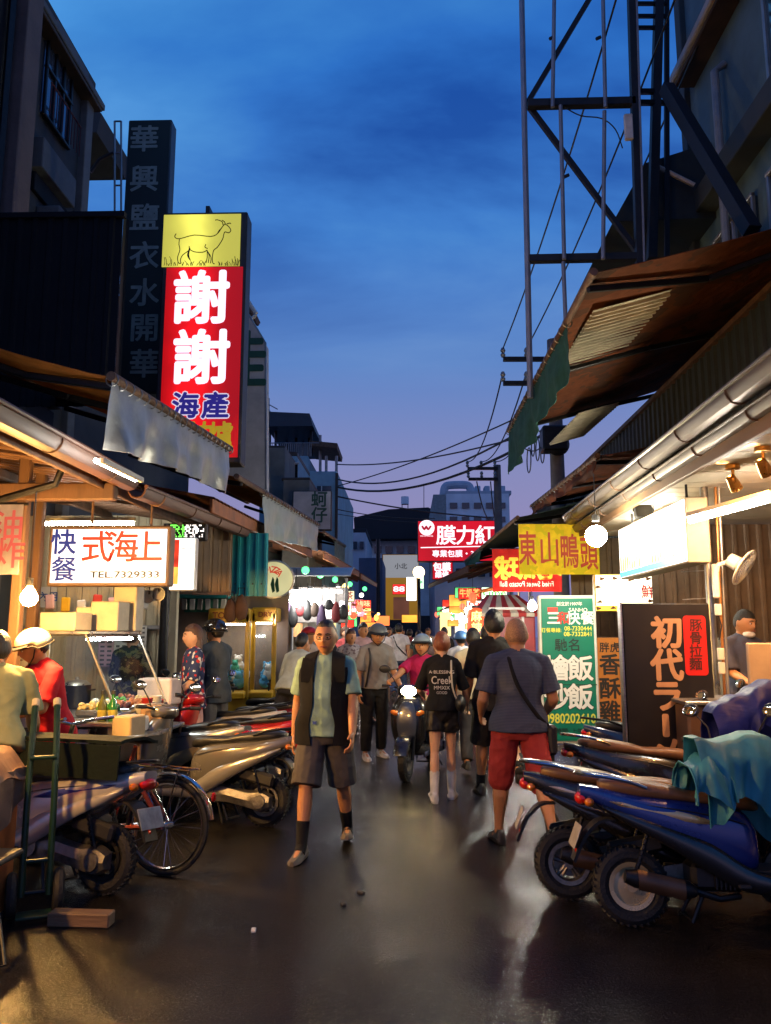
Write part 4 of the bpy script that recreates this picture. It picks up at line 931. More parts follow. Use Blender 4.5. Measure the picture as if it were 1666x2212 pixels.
# goat lightbox
S = Sign('lightbox_sign', 'tall lit red lightbox with a goat picture and white characters', 343, 458, 527, 1000, 9.0, .28, CASE, None)
gy = em('goat panel yellow', (.80, .74, .10), .9, tube=(-.12, .22, .62, 1.5)); gr = em('goat panel red', (.78, .004, .005), .85, tube=(-.1, .26, .42, 1.6))
S.panel('picture_panel', gy, 352, 463, 519, 575); S.panel('character_panel', gr, 351, 577, 519, 988)
INK = mat('brown ink', (.03, .025, .004), .6, var=0); WL = em('lit white letter', (.80, .78, .95), 1.35); BL = em('lit blue letter', (.022, .014, .20), .9); YL = em('lit yellow letter', (.45, .30, .01), .8)
for k, v in enumerate((651, 780)): S.t_('謝', WL, 434, v, 118, .030)
for u, ch in ((401, '海'), (465, '產')): S.t_(ch, em('lit outline', (.7, .62, .75), .9), u, 880, 55, .075, y=-.0118); S.t_(ch, BL, u, 880, 55, .028, y=-.0145)
for u, ch in ((404, '羊'), (440, '肉'), (477, '爐')): S.t_(ch, YL, u, 945, 50, .025, hs=1.15)
S.lines([[(381, 505), (378, 512), (388, 516), (420, 508), (455, 511), (470, 505), (480, 491), (486, 484)], [(486, 484), (494, 489), (499, 498), (494, 503), (487, 501), (484, 505), (481, 517), (470, 534), (462, 541), (459, 556), (460, 568), (464, 570)],
         [(388, 516), (387, 528), (389, 540), (384, 556), (386, 568), (391, 569)], [(409, 532), (408, 541), (395, 551), (390, 562), (392, 569)], [(411, 536), (408, 550), (411, 562)], [(409, 538), (420, 544), (438, 545), (447, 541)],
         [(447, 540), (452, 552), (450, 568)], [(450, 545), (456, 556), (455, 569)], [(448, 541), (448, 556), (445, 569)], [(482, 486), (480, 479), (470, 475), (465, 476)], [(487, 484), (485, 479), (480, 476)], [(490, 484), (497, 482), (499, 484)],
         [(470, 505), (474, 498), (480, 492)], [(445, 528), (443, 534), (449, 537)]], INK, .0058)
S.lines([[(408, 543), (406, 552), (411, 561)]], INK, .009, 'drawing')
rnd = random.Random(3); gl = []
for k in range(46):
    u = rnd.choice((rnd.uniform(354, 384), rnd.uniform(392, 450), rnd.uniform(470, 516))); hh = rnd.uniform(4, 12) + (10 if u < 375 or u > 495 else 0) * rnd.random(); gl.append([(u, 574), (u + rnd.uniform(-2, 2), 574 - hh * .5), (u + rnd.uniform(-4, 4), 574 - hh)])
S.lines(gl, mat('olive ink', (.12, .10, .01), .6, var=0), .0035, 'grass_drawing')['kind'] = 'stuff'
mb = MB(); mb.box((0, .20, 2.0), (.05, .25, 2.6)); mb.build('mounting', CASE, S.t)
# dark green vertical sign
S = Sign('vertical_sign', 'unlit dark green vertical sign with pale characters at the building corner', 262, 258, 358, 850, 9.6, .22, mat('dark sign frame', (.05, .07, .09), .5, .4), mat('dark green sheet', (.004, .016, .014), .6, var=.3), inset=.02)
PG = mat('pale green letter', (.24, .30, .26), .7, var=.3)
for ch, v in zip('華興鹽衣水開華', (304, 390, 474, 556, 636, 712, 790)): S.t_(ch, PG, 312, v, 62, .02)
# white lightbox with phone number
S = Sign('lightbox_sign', 'white lit lightbox with red and blue characters and telephone number over the food stall', 104, 1136, 366, 1266, 7.0, .16, mat('sign frame brown', (.16, .10, .06), .6, .1), em('lightbox white', (.90, .94, 1.0), 1.25, .10, 2), inset=.03)
RL = em('red print', (.55, .03, .012), .8); BLP = em('blue print', (.012, .03, .26), .7); NV = em('navy print', (.01, .02, .04), .3)
for ch, u in (('式', 210), ('海', 265), ('上', 318)): S.t_(ch, RL, u, 1186, 64, .012)
S.t_('快', BLP, 138, 1175, 50, .018); S.t_('餐', BLP, 138, 1233, 50, .012)
S.t_('TEL.7329333', NV, 270, 1242, 14, .025, w=150, em_=.72)
for x in (-.2, .35): mb = MB(); mb.cyl((x, .08, S.h), (x, .08, S.h + .32), .012, 6); mb.build('hanging_rod', RUST, S.t)
# menu lightbox next to it
S = Sign('lightbox_sign', 'bright menu lightbox with a red and yellow edge beside the telephone number sign', 366, 1160, 422, 1276, 7.6, .10, CASEW, em('menu white', (1, .95, .86), 2.0, .15, 3), inset=.012)
S.panel('picture_strip', em('menu red', (.75, .05, .02), 1.2, .5, 9), 369, 1166, 387, 1225, y=-.012); S.panel('picture_strip', em('menu yellow', (.95, .5, .08), 1.4, .3, 9), 369, 1225, 385, 1262, y=-.012)
for k in range(9): S.t_('炒飯麵湯|餃'[k % 5], em('menu grey print', (.25, .22, .2), .8), 393 + k * 2.9, 1186, 3.2, 0)
# led strip sign
S = Sign('led_sign', 'narrow LED message board with green and white dots above the menu lightbox', 368, 1128, 446, 1168, 8.4, .08, CASE, mat('led black', (.01, .01, .01), .4), inset=.01)
rnd = random.Random(8); rows = {'green': [], 'white': []}
for i in range(26):
    for j in range(7):
        if rnd.random() < .5: rows['green' if i < 11 else 'white'].append((370 + i * 2.8, 1135 + j * 4))
for nm, P in rows.items():
    mb = MB()
    for u, v in P: x, z = S.L(u, v); mb.box((x, -.014, z), (.010, .006, .014))
    o = mb.build('lit_dots', em('led ' + nm, (.2, 1, .1) if nm == 'green' else (1, .9, .85), 2.2), S.t); o['kind'] = 'stuff'
S.t.rotation_euler = (0, 0, R(0))
# oval pizza sign
def oval(name, label, u, v, ru, rv, Y, th, m, rim):
    c = at(u, v, Y); t = thing(name, label, 'sign', c); k = Y / F_PX; n = 40
    mb = MB(); mb.prism([(ru * k * math.cos(2 * math.pi * i / n), rv * k * math.sin(2 * math.pi * i / n)) for i in range(n)], th); mb.build('panel', m, t, 30)
    mb = MB(); mb.tube([(ru * k * math.cos(2 * math.pi * i / n), -th / 2, rv * k * math.sin(2 * math.pi * i / n)) for i in range(n + 1)], .014, 6, False); mb.build('rim', rim, t); return t, k
t, k = oval('oval_sign', 'pale yellow oval sign with red arched lettering next to the teal sheet', 592, 1252, 44, 40, 11.2, .08, em('oval cream', (.72, .66, .33), .75, .2, 3), CASEW)
for i, ch in enumerate('PIZZA'): a = R(125 - i * 22); text(ch, .13, em('oval red', (.6, .05, .02), .8), t, (.125 * math.cos(a) - .02, -.043, .115 * math.sin(a) + .02), (R(90), 0 , 0), bold=.02).rotation_euler = (R(90), -(a - R(90)), 0)
for sg in (-1, 1): mb = MB(); mb.prism([(.03 * sg + x * .05, -.02 + z * .12) for x, z in ((-.6, 0), (0, -1), (.7, -.8), (.4, .6), (0, .9))], .006, Matrix.Translation((.02, -.045, -.05))); mb.build('green_leaf', mat('sign green', (.02, .09, .03), .6), t)
# board with two green characters
S = Sign('sign_board', 'pale roadside board with two green characters below the pale blue house', 632, 1060, 716, 1145, 18.6, .2, DBRN, WBRD, inset=.02)
for ch, v in (('蚵', 1081), ('仔', 1115)): S.t_(ch, GRNL, 690, v, 32, .02)
# far big red sign
S = Sign('billboard', 'large lit red billboard with white characters and round logo over the street', 902, 1124, 1075, 1213, 28, .4, CASE, em('billboard red', (.62, .006, .018), 1.0, .25, .8), inset=.03)
WP = em('billboard white', (.95, .82, .88), 1.4)
for ch, u in (('膜', 964), ('力', 1006), ('紅', 1048)): S.t_(ch, WP, u, 1159, 39, .018)
S.t_('專業包膜・3C', WP, 985, 1197, 14, .02, w=100)
x, z = S.L(922, 1140); mb = MB(); mb.prism([(x + .28 * math.cos(i * .3142), z + .28 * math.sin(i * .3142)) for i in range(20)], .01, Matrix.Translation((0, -.014, 0))); mb.build('logo_disc', WP, S.t)
S.lines([[(912, 1136), (917, 1144), (921, 1137), (925, 1144), (931, 1136)]], em('logo red', (.5, .01, .03), .8), .045, 'logo_mark', -.02); S.lines([[(909, 1183), (1050, 1180)]], WP, .02, 'underline')
S.t_('MO LI HONG', WP, 922, 1158, 3.5, .01, w=27)
S = Sign('billboard', 'small lit red sign hanging under the large red billboard', 934, 1214, 979, 1252, 28.2, .3, CASE, em('billboard red'  , (.6, .006, .018)), inset=.02)
S.t_('包膜', WP, 955, 1226, 17, .04); S.t_('維修', WP, 955, 1242, 13, .04)
# far building facade sign ochre and white
S = Sign('billboard', 'tall ochre and white advertising panel at the end of the street', 826, 1197, 906, 1340, 46, .5, CASE, em('ochre panel', (.45, .22, .02), .55, .1, .5), inset=.03)  # faint glow in these panels stands in for lamps lighting the front
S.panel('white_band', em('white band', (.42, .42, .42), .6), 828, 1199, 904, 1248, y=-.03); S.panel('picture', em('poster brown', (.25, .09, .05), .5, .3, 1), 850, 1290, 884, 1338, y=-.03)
S.t_('小北', mat('poster ink', (.06, .05, .05), .6), 866, 1224, 12, .01, y=-.045)
# small far signs
def lit(label, u0, v0, u1, v1, Y, col, k, txt=None, tcol=(1, 1, 1), th=None, name='lightbox_sign', tk=1.5):
    S = Sign(name, label, u0, v0, u1, v1, Y, .12, CASE, em('lit ' + label[:24], col, k, .2, 1.5), inset=.012)
    if txt:
        ml = em('ink ' + label[:24], tcol, tk); n_ = len(txt)
        if u1 - u0 >= v1 - v0: S.t_(txt, ml, (u0 + u1) / 2, (v0 + v1) / 2, th or (v1 - v0) * .62, .02, w=(u1 - u0) * .86)
        else:
            for i, ch in enumerate(txt): S.t_(ch, ml, (u0 + u1) / 2, v0 + (i + .5) * (v1 - v0) / n_, th or (u1 - u0) * .7, .02)
    return S
lit('small red lit sign in front of the ochre panel', 848, 1262, 876, 1284, 36, (.85, .02, .02), 1.5, '88', (1, .9, .9))
lit('blank white vertical lightbox near the end of the street', 878, 1246, 900, 1298, 34, (.95, 1, .98), 3.0)
lit('narrow green edged white sign beside the blank lightbox', 905, 1244, 916, 1272, 33, (.7, 1, .75), 1.6, '茶', (.0, .3, .1), 6)
lit('cream menu sign with red boxes on the left stalls', 723, 1276, 766, 1300, 20, (1, .85, .5), 1.5, '冰茶', (.35, .03, .02), 16, tk=.8)
lit('red neon sign farther along the left stalls', 768, 1296, 802, 1314, 24, (.9, .05, .02), 1.6, '滷味', (1, .6, .3), 12)
lit('red lit sign with milk tea characters above the right stalls', 990, 1270, 1039, 1295, 17.5, (.75, .015, .01), 1.2, '牛奶茶', (1, .45, .12), 17)
lit('overexposed green and white lit sign beside the milk tea sign', 1040, 1268, 1096, 1294, 17.3, (.75, 1, .72), 2.6, 'Lime', (.05, .55, .1), 14)
lit('small white price sign under the milk tea sign', 1008, 1297, 1050, 1313, 17, (1, .9, .85), 1.8, '100', (.7, .05, .05), 9)
lit('orange lit sign low at the end of the street', 868, 1328, 902, 1345, 40, (1, .38, .04), 2)
lit('red and orange lit stall front left of the distant crowd', 812, 1330, 842, 1352, 34, (1, .22, .05), 1.8)
lit('yellow lit stall panel right of the distant crowd', 950, 1322, 975, 1375, 24, (1, .8, .3), 1.6)
lit('pale lit shop window behind the red lantern', 982, 1318, 1014, 1372, 26, (1, .95, .75), 1.5)
lit('pinkish white lit sign below the cream menu sign', 700, 1300, 760, 1330, 17.5, (1, .62, .5), 1.8, '小吃', (.6, .1, .05), 16)
# paper lantern column (red, lit)
c = at(1028, 1358, 14.0); t = thing('red_lantern', 'tall glowing red lantern with yellow characters in front of the right stalls', 'lantern', c)
mb = MB(); mb.lathe([(.06, -.36), (.12, -.33), (.15, -.22), (.155, 0), (.15, .22), (.12, .33), (.06, .36)], 18); mb.build('paper', em('lantern red', (1, .11, .03), 1.5, .4, 5), t)
for k in range(9): mb = MB(); mb.torus((0, 0, -.30 + k * .075), .152 - .003 * (k - 4) ** 2 * .6, .004, 'z', 20, 4); mb.build('hoop', REDIR, t)
for i, ch in enumerate('麻辣燙'): text(ch, .19, em('lantern yellow', (1, .72, .2), 2.2), t, (0, -.165, .2 - i * .2), bold=.02)
for z in (-.38, .38): mb = MB(); mb.lathe([(.065, z - .02), (.065, z + .02)], 14); mb.build('cap', BLKP, t)

# ---------------------------------------------------------------- right side signs
S = Sign('standing_sign', 'green standing sign with white characters and phone numbers in a white frame', 1167, 1286, 1293, 1607, 9.3, .10, mat('white sign frame', (.62, .6, .55), .5, var=.15), mat('teal green vinyl', (.0, .165, .105), .45, var=.08), inset=.035)
GW = mat('white vinyl letter', (.75, .74, .70), .5, var=.05); GY = mat('yellow vinyl letter', (.72, .70, .08), .5, var=.05); GB = mat('black vinyl letter', (.01, .03, .025), .5, var=.05)
S.t_('創立於1997年', GW, 1230, 1305, 8, .01); S.t_('三', GW, 1196, 1337, 26, .03); S.t_('和', mat('red vinyl letter', (.5, .03, .02), .5), 1217, 1337, 24, .03); S.t_('快餐', GW, 1254, 1337, 26, .025); S.t_('SANHO', GW, 1249, 1318, 8, .01, em_=.72)
S.panel('red_tag', mat('red vinyl letter', (.5, .03, .02)), 1183, 1312, 1205, 1322, y=-.0125, th=.004)
S.t_('訂餐專線:', GY, 1191, 1362, 9, .01); S.t_('08-7330444', GY, 1249, 1358, 9, .012, w=57, em_=.72); S.t_('08-7332841', GY, 1249, 1370, 9, .012, w=57, em_=.72)
for ch, u in (('馳', 1212), ('名', 1241)): S.t_(ch, GB, u, 1395, 24, .015)
for v, ss in ((1447, '燴飯'), (1509, '炒飯')):
    for ch, u in zip(ss, (1203, 1254)): S.t_(ch, GB, u, v, 48, .050, y=-.0112); S.t_(ch, GW, u, v, 48, .026, y=-.0145)
S.panel('divider', mat('dark line', (.01, .06, .04), .5), 1170, 1478, 1290, 1480, y=-.0115, th=.004)
S.t_('0980202610', GY, 1232, 1553, 19, .02, w=104, em_=.72); S.t_('營業時間: 上午10:00', GB, 1232, 1580, 11, .01, w=108)
mb = MB()
for sg in (-1, 1): mb.box((sg * S.w * .42, .06, -S.z0 / 2), (.04, .05, S.z0)); mb.box((sg * S.w * .42, .05, -S.z0 + .025), (.06, .6, .05))
mb.box((0, .06, -.05), (S.w * .9, .04, .06)); mb.build('stand', GREYM, S.t)
# ramen sign
S = Sign('standing_sign', 'tall black standing sign with tan Japanese characters and a red label', 1352, 1303, 1545, 1700, 6.7, .09, mat('black sign box', (.006, .005, .0045), .35, var=.2, coat=.3), mat('black brown vinyl', (.005, .0035, .003), .45, var=.2), inset=.012)
TAN = mat('tan letter', (.42, .235, .12), .6, var=.12)
for ch, v in (('初', 1371), ('代', 1441), ('ラ', 1508), ('メ', 1632)): S.t_(ch, TAN, 1441, v, 60, .038)
S.panel('long_vowel_mark', TAN, 1431, 1542, 1446, 1592, y=-.012, th=.004, round_=.018)
S.t_('ン', TAN, 1441, 1690, 56, .05)
S.panel('red_label', mat('red label', (.50, .008, .005), .5), 1478, 1330, 1527, 1459, y=-.0115, th=.004, round_=.03)
for ch, v in zip('豚骨拉麵', (1352, 1380, 1408, 1436)): S.t_(ch, mat('maroon ink', (.06, .005, .004), .6), 1503, v, 24, .02, y=-.0155)
mb = MB(); mb.box((-S.w / 2 - .006, .049, S.h / 2), (.014, .095, S.h + .01)); mb.build('metal_edge', STEEL, S.t)
mb = MB(); mb.box((0, .05, -S.z0 / 2), (S.w * .96, .08, S.z0)); mb.build('foot', BLKM, S.t)
# orange standing sign behind
S = Sign('standing_sign', 'orange upright sign with black characters between the green and the black sign', 1288, 1376, 1342, 1568, 9.9, .06, WOOD, mat('orange vinyl', (.50, .16, .02), .5, var=.15), inset=.01)
OB = mat('black print', (.02, .012, .008), .6)
S.t_('胖虎', OB, 1317, 1400, 19, .02)
for ch, v in (('香', 1439), ('酥', 1490), ('雞', 1540)): S.t_(ch, OB, 1318, v, 40, .025)
mb = MB(); mb.box((0, .03, -S.z0 / 2), (.05, .05, S.z0)); mb.box((0, .03, -S.z0 + .02), (.4, .4, .04)); mb.build('stand', WOOD, S.t)
# spotted yellow lightbox
S = Sign('lightbox_sign', 'bright yellow and white lightbox with brown spots behind the black standing sign', 1286, 1240, 1452, 1321, 9.7, .14, mat('yellow frame', (.6, .35, .03), .5), em('cow white', (1, .93, .66), 2.4, .25, 3), inset=.012)
S.panel('yellow_border', em('cow yellow', (1, .62, .06), 1.6), 1288, 1308, 1450, 1319, y=-.008); 
rnd = random.Random(4); SPT = mat('brown spot', (.10, .03, .005), .6)
for u, v in ((1300, 1250), (1328, 1249), (1362, 1252), (1400, 1250), (1440, 1256), (1292, 1268), (1296, 1300), (1325, 1313), (1352, 1312), (1405, 1298), (1380, 1313), (1433, 1312), (1446, 1286), (1293, 1314)):
    x, z = S.L(u, v); a = rnd.uniform(0, 3); mb = MB(); mb.prism([(x + (.024 + .009 * math.sin(i * 2.1 + a)) * math.cos(i * .628) * 1.4, z + (.018 + .006 * math.cos(i * 1.7 + a)) * math.sin(i * .628)) for i in range(10)], .004, Matrix.Translation((0, -.0135, 0))); mb.build('spot', SPT, S.t)
for u, ch in ((1432, '奶'), (1400, '鮮')): S.t_(ch, em('cow red', (.5, .03, .03), .8), u, 1280, 26, .02)
# cloth banners
def banner(label, u0, v0, u1, v1, Y, m, seed=1, amp=.02, name='cloth_banner'):
    x, z, w_, h_, x0, x1, z0, z1 = rect(u0, v0, u1, v1, Y); t = thing(name, label, 'banner', (x, Y, z0)); rs = random.Random(seed); ph = [rs.uniform(0, 6) for _ in range(4)]
    f = lambda X, Z: amp * (math.sin(X * 9 + ph[0] + Z * 3) * .5 + .6 * math.sin(X * 17 + Z * 5 + ph[1])) * (1.1 - Z / h_)
    mb = MB(); mb.slab(lambda a, b: (-w_ / 2 + w_ * a, f(-w_ / 2 + w_ * a, h_ * b), h_ * b), 40, 12, .003); mb.build('cloth', m, t, 60)
    mb = MB(); mb.cyl((-w_ / 2 - .03, .01, h_ + .005), (w_ / 2 + .03, .01, h_ + .005), .012, 8); mb.build('pole', BLKM, t)
    def tx(st, mt, u, v, hpx, bold=.02, mirror=False, w=None, hs=1.0, em_=.9, shear=0):
        p = at(u, v, Y); o = text(st, hpx * Y / F_PX * 1.03 / em_, mt, t, (p.x - x, -.02, p.z - z0), bold=bold, mirror=mirror, w=w * Y / F_PX if w else None, hs=hs, shear=shear)
        sgn = o.scale.x; 
        for v_ in o.data.vertices: v_.co.z += -.014 - f(p.x - x + v_.co.x * sgn, p.z - z0 + v_.co.y * hs)      # lies on the wavy cloth
        return o
    return t, tx
YB = cloth('yellow banner cloth', (.80, .62, .03), (.62, .54, .02), 6, kind='noise', thin=.35, wr=.15)
t, tx = banner('yellow cloth banner with four red brush characters next to the bright bulb', 1121, 1132, 1294, 1241, 10.6, YB, 2, .016)
RB = mat('red brush ink', (.36, .03, .012), .7)
for ch, u, v in (('東', 1140, 1190), ('山', 1187, 1192), ('鴨', 1230, 1196), ('頭', 1272, 1200)): tx(ch, RB, u, v, 62, .014, w=38, hs=1.1)
RC = cloth('red banner cloth', (.55, .02, .012), thin=.4, wr=.3)
t, tx = banner('red cloth banner with mirrored yellow characters behind the yellow banner', 1064, 1186, 1213, 1278, 13.0, RC, 6, .03)
YI = mat('yellow ink', (.75, .45, .03), .6)
for ch, u in (('球', 1094), ('瓜', 1145), ('地', 1188)): tx(ch, YI, u, 1231, 46, .035, mirror=True)
tx('Fried Sweet Potato Ball', mat('cream ink', (.6, .5, .4), .6), 1138, 1262, 11, .01, mirror=True, w=115, em_=.72)
t, tx = banner('white hanging cloth with pink brush writing at the left edge of the photo', -30, 1090, 46, 1241, 5.6, cloth('white cloth pink', (.62, .58, .58), thin=.4, wr=.15), 9, .008)
for ch, u, v in (('油', 20, 1140), ('炸', 22, 1200)): tx(ch, mat('pink ink', (.55, .12, .18), .6), u, v, 62, .012)
# menu lightbox along the shop front (faces the street)
pn, pf = atx(1482, 1145, 2.42), atx(1337, 1165, 2.42); zb, zt = atx(1482, 1216, 2.42).z, atx(1482, 1072, 2.42).z
t = thing('lightbox_sign', 'overexposed white menu lightbox with drink pictures hung under the right shop ceiling', 'sign', (2.42, (pn.y + pf.y) / 2, zb), R(-90)); W_ = pf.y - pn.y; H_ = zt - zb
mb = MB(); mb.box((0, .105, H_ / 2), (W_, .20, H_), None, .008); mb.build('casing', mat('beige casing', (.42, .32, .20), .6, var=.15), t)
mb = MB(); mb.box((0, .002, H_ / 2), (W_ - .03, .012, H_ - .03)); mb.build('panel', em('blown menu white', (1, .97, .88), 2.2, .25, 2), t)
mb = MB(); mb.box((0, -.007, .045), (W_ - .04, .006, .055)); mb.build('blue_stripe', em('menu blue', (.03, .42, .68), 1.3), t)
mb = MB(); mb.box((-.06, -.008, .16), (.30, .006, .17)); mb.build('picture', em('menu cyan', (.35, .85, .85), 1.3, .2, 8), t)
for k in range(24):
    x = -W_ / 2 + .08 + k * (W_ - .16) / 23
    if abs(x + .06) < .19: continue
    hh = .10 + .05 * math.sin(k * .9) + (.05 if k % 5 == 0 else 0); mb = MB(); mb.prism([(x - .02, .08), (x + .02, .08), (x + .02, .08 + hh), (x, .08 + hh + .05), (x - .02, .08 + hh)], .006, Matrix.Translation((0, -.008, 0))); mb.build('drink_picture', em('menu orange', (.85, .17, .06), 1.3), t)
for u in (1489, 1517):
    pass
for sg in (-.4, .4): mb = MB(); mb.cyl((sg * W_, .1, H_), (sg * W_, .1, H_ + .35), .012, 6); mb.build('hanger', BLKM, t)
# ---------------------------------------------------------------- right side structures
SOFF = mat('cream soffit boards', (.50, .42, .31), .5, var=.12, scale=3)
gutter('stainless steel rain gutter along the right shop roof', (2.20, 2.6, 3.16), (2.20, 10.6, 3.08), .085, STAIN)
gutter('second steel drain trough just below the stainless gutter on the right', (2.30, 2.6, 3.02), (2.30, 10.6, 2.95), .06, STAIN)
t = thing('shop_canopy', 'cream boarded shop canopy with dark timber fascia on the right', 'canopy', (3.6, 6.8, 2.86))
T = Matrix.Translation(-V(t.location)); mb = MB(T); mb.box((2.34, 6.6, 2.94), (.05, 8.4, .20), None, .006); mb.build('fascia_board', mat('brown fascia', (.14, .075, .035), .6, var=.35, scale=5, stretch=(1, .2, 1)), t)
for k in range(34):
    y = 2.55 + k * .245; mb = MB(T) if k == 0 else None
    if k == 0: mb.box((3.9, y + .12, 2.885), (3.0, .238, .018), None, .004); o0 = mb.build('soffit_board', SOFF, t); me0 = o0.data
    else: o = link('soffit_board', me0, t); o.location = (0, k * .245, random.uniform(-.002, .002))
mb = MB(T); mb.box((3.9, 6.7, 2.93), (3.05, 8.5, .03)); mb.build('deck', DBRN, t)
# shop side wall and back
BRW = mat('brown sheet wall', (.115, .075, .045), .6, .15, var=.35, scale=4)
t = thing('shop_wall', 'brown ribbed sheet wall behind the wall fan', 'wall', (3.6, 9.6, 0)); mb = MB(Matrix.Translation(-V(t.location))); mb.corr((2.95, 9.6, .1), (1, 0, 0), (0, 0, 1), 3.4, 2.76, .15, .025); mb.build('sheet', BRW, t, 20)
t = thing('shop_wall', 'dark side wall of the noodle shop deep behind the counter', 'wall', (5.4, 6, 0)); mb = MB(Matrix.Translation(-V(t.location))); mb.corr((5.4, 9.6, .1), (0, -1, 0), (0, 0, 1), 8.5, 2.7, .2, .02); mb.build('sheet', mat('grey green wall', (.16, .18, .15), .7, var=.3), t, 20)
t = thing('partition_panel', 'pale grey green panel below the fan behind the man with a face mask', 'panel', (3.0, 9.3, .1)); mb = MB(Matrix.Translation(-V(t.location))); mb.box((3.25, 9.3, .80), (.95, .03, 1.4), None, .005); mb.build('sheet', mat('grey green board', (.30, .31, .26), .6, var=.2), t)
# steel post, conduits
pp = at(1548, 1500, 7.2); t = thing('steel_post', 'shiny steel pipe post at the corner of the noodle shop', 'post', (pp.x, pp.y, 0)); mb = MB(); mb.cyl((0, 0, 0), (0, 0, 2.88), .035, 16); mb.build('pipe', mat('zinc pipe', (.4, .4, .4), .3, .9, var=.3), t)
for dx, m_ in ((.055, mat('copper conduit', (.35, .16, .05), .4, .6)), (.085, GREYM)): mb = MB(); mb.cyl((dx, -.01, .4), (dx + .05, -.01, 2.88), .013, 8); mb.build('conduit', m_, t)
for z in (1.85, 2.10): mb = MB(); mb.cyl((-.25, 0, z), (.12, 0, z + .02), .004, 5); mb.build('tie_wire', GREYM, t)
# wall fan
c = at(1608, 1226, 6.9); t = thing('wall_fan', 'white wall fan tilted down on the brown wall of the noodle shop', 'fan', c); FW = mat('fan white plastic', (.62, .59, .50), .45, var=.1)
ax = V((.55, -.45, -.45)).normalized(); Q = ax.to_track_quat('Z', 'Y').to_matrix().to_4x4()
mb = MB(Q); 
for k in range(7): mb.torus((0, 0, .03 - .004 * k * k * .25), .03 + k * .022, .003, 'z', 30, 4)
for k in range(7): mb.torus((0, 0, -.03 + .004 * k * k * .25), .03 + k * .022, .003, 'z', 30, 4)
for k in range(28):
    a = 2 * math.pi * k / 28; mb.tube([(.02 * math.cos(a), .02 * math.sin(a), .032), (.10 * math.cos(a), .10 * math.sin(a), .026), (.165 * math.cos(a), .165 * math.sin(a), 0), (.10 * math.cos(a), .10 * math.sin(a), -.026), (.03 * math.cos(a), .03 * math.sin(a), -.032)], .0022, 4)
mb.torus((0, 0, 0), .166, .007, 'z', 32, 6); o = mb.build('grille', FW, t); o['kind'] = 'stuff'
for k in range(3):
    a = 2.1 * k; mb = MB(Q); mb.slab(lambda p, q: ((.03 + .115 * p) * math.cos(a + (q - .5) * 1.3 * (.5 + .5 * p)), (.03 + .115 * p) * math.sin(a + (q - .5) * 1.3 * (.5 + .5 * p)), .016 * (q - .5)), 6, 6, .003); mb.build('blade', mat('fan blade', (.25, .25, .42), .3, var=0), t)
mb = MB(Q); mb.lathe([(.03, -.15), (.06, -.145), (.065, -.06), (.04, -.03)], 18); mb.build('motor', FW, t)
q = Q @ V((0, 0, -.12)); mb = MB(); mb.tube([q, q + V((-.10, .04, -.03)), V((-.20, .10, -.02))], .022, 8); mb.build('arm', FW, t)
mb = MB(); mb.box((-.215, .10, -.11), (.055, .05, .30), None, .012); mb.build('wall_bracket', FW, t)
mb = MB(); mb.tube([(-.215, .10, -.26), (-.22, .09, -.40), (-.19, .09, -.50), (-.22, .09, -.62)], .006, 5); mb.build('cable', BLKP, t)
for i, dz in enumerate((-.36, -.74, -.86)): mb = MB(); mb.box((-.215, .085, dz), (.055, .03, .10), None, .006); mb.build('switch_box', FW, t)
# ceiling spots (lit warm) and fluorescent lamps
BRASS = mat('brass', (.50, .26, .07), .3, .9, var=.2)
def spot(label, u, v, Y):
    c = at(u, v, Y); c.z = min(c.z, 2.84); t = thing('ceiling_spotlight', label, 'spotlight', (c.x, c.y, 2.874), 0, 'brass ceiling spotlights'); mb = MB(); mb.lathe([(.055, 0), (.055, -.035), (.03, -.04)], 18); mb.build('mount', BRASS, t)
    mb = MB(); mb.cyl((0, 0, -.03), (0, 0, -.10), .012, 8); mb.torus((0, 0, -.15), .055, .006, 'x', 18, 5); mb.build('yoke', BRASS, t)
    Mx = Matrix.Translation((0, 0, -.15)) @ Matrix.Rotation(R(-35), 4, 'Y') @ Matrix.Rotation(R(20), 4, 'X')
    mb = MB(Mx); mb.lathe([(.012, .07), (.035, .06), (.045, .0), (.05, -.06), (.046, -.06), (.04, -.01), (.012, .02)], 18, None, False); mb.build('shade', BRASS, t)
    mb = MB(Mx); mb.ball((0, 0, -.025), .030, 12, 8); mb.build('bulb', em('warm spot bulb', (1, .42, .10), 7000), t); return t
spot('brass ceiling spotlight closer to the beige sign box', 1584, 1030, 6.2); spot('brass ceiling spotlight cut by the right edge of the photo', 1650, 1004, 5.6); spot('added brass ceiling spotlight out of view, nearest the camera under the canopy', 1700, 940, 4.4)  # third spotlight is unseen, added to warm the scooters from the right
def tube_lamp(label, a, b, k, r=.016, col=(1, .96, .85), group='fluorescent tube lamps', name='fluorescent_lamp', hv=(0, 0, .045)):
    a, b = V(a), V(b); t = thing(name, label, 'lamp', (a + b) / 2, 0, group); T = Matrix.Translation(-(a + b) / 2); d = (b - a).normalized()
    mb = MB(T); mb.box((a + b) / 2 + V(hv), ((b - a).length + .04, .06 if hv[2] else .03, .04), d.to_track_quat('X', 'Z').to_matrix(), .006); mb.build('housing', FW, t)
    mb = MB(T); mb.cyl(a, b, r, 8); mb.build('tube', em('fluorescent %s' % label[:28], col, k * 1.7), t); return t
tube_lamp('bright slanting fluorescent lamp under the cream canopy by the right photo edge', at(1490, 1124, 6.5), at(1662, 1078, 5.9), 85, .026)
tube_lamp('bright fluorescent lamp under the cream canopy above the menu lightbox', (2.75, 8.1, 2.78), (2.75, 9.3, 2.78), 85)
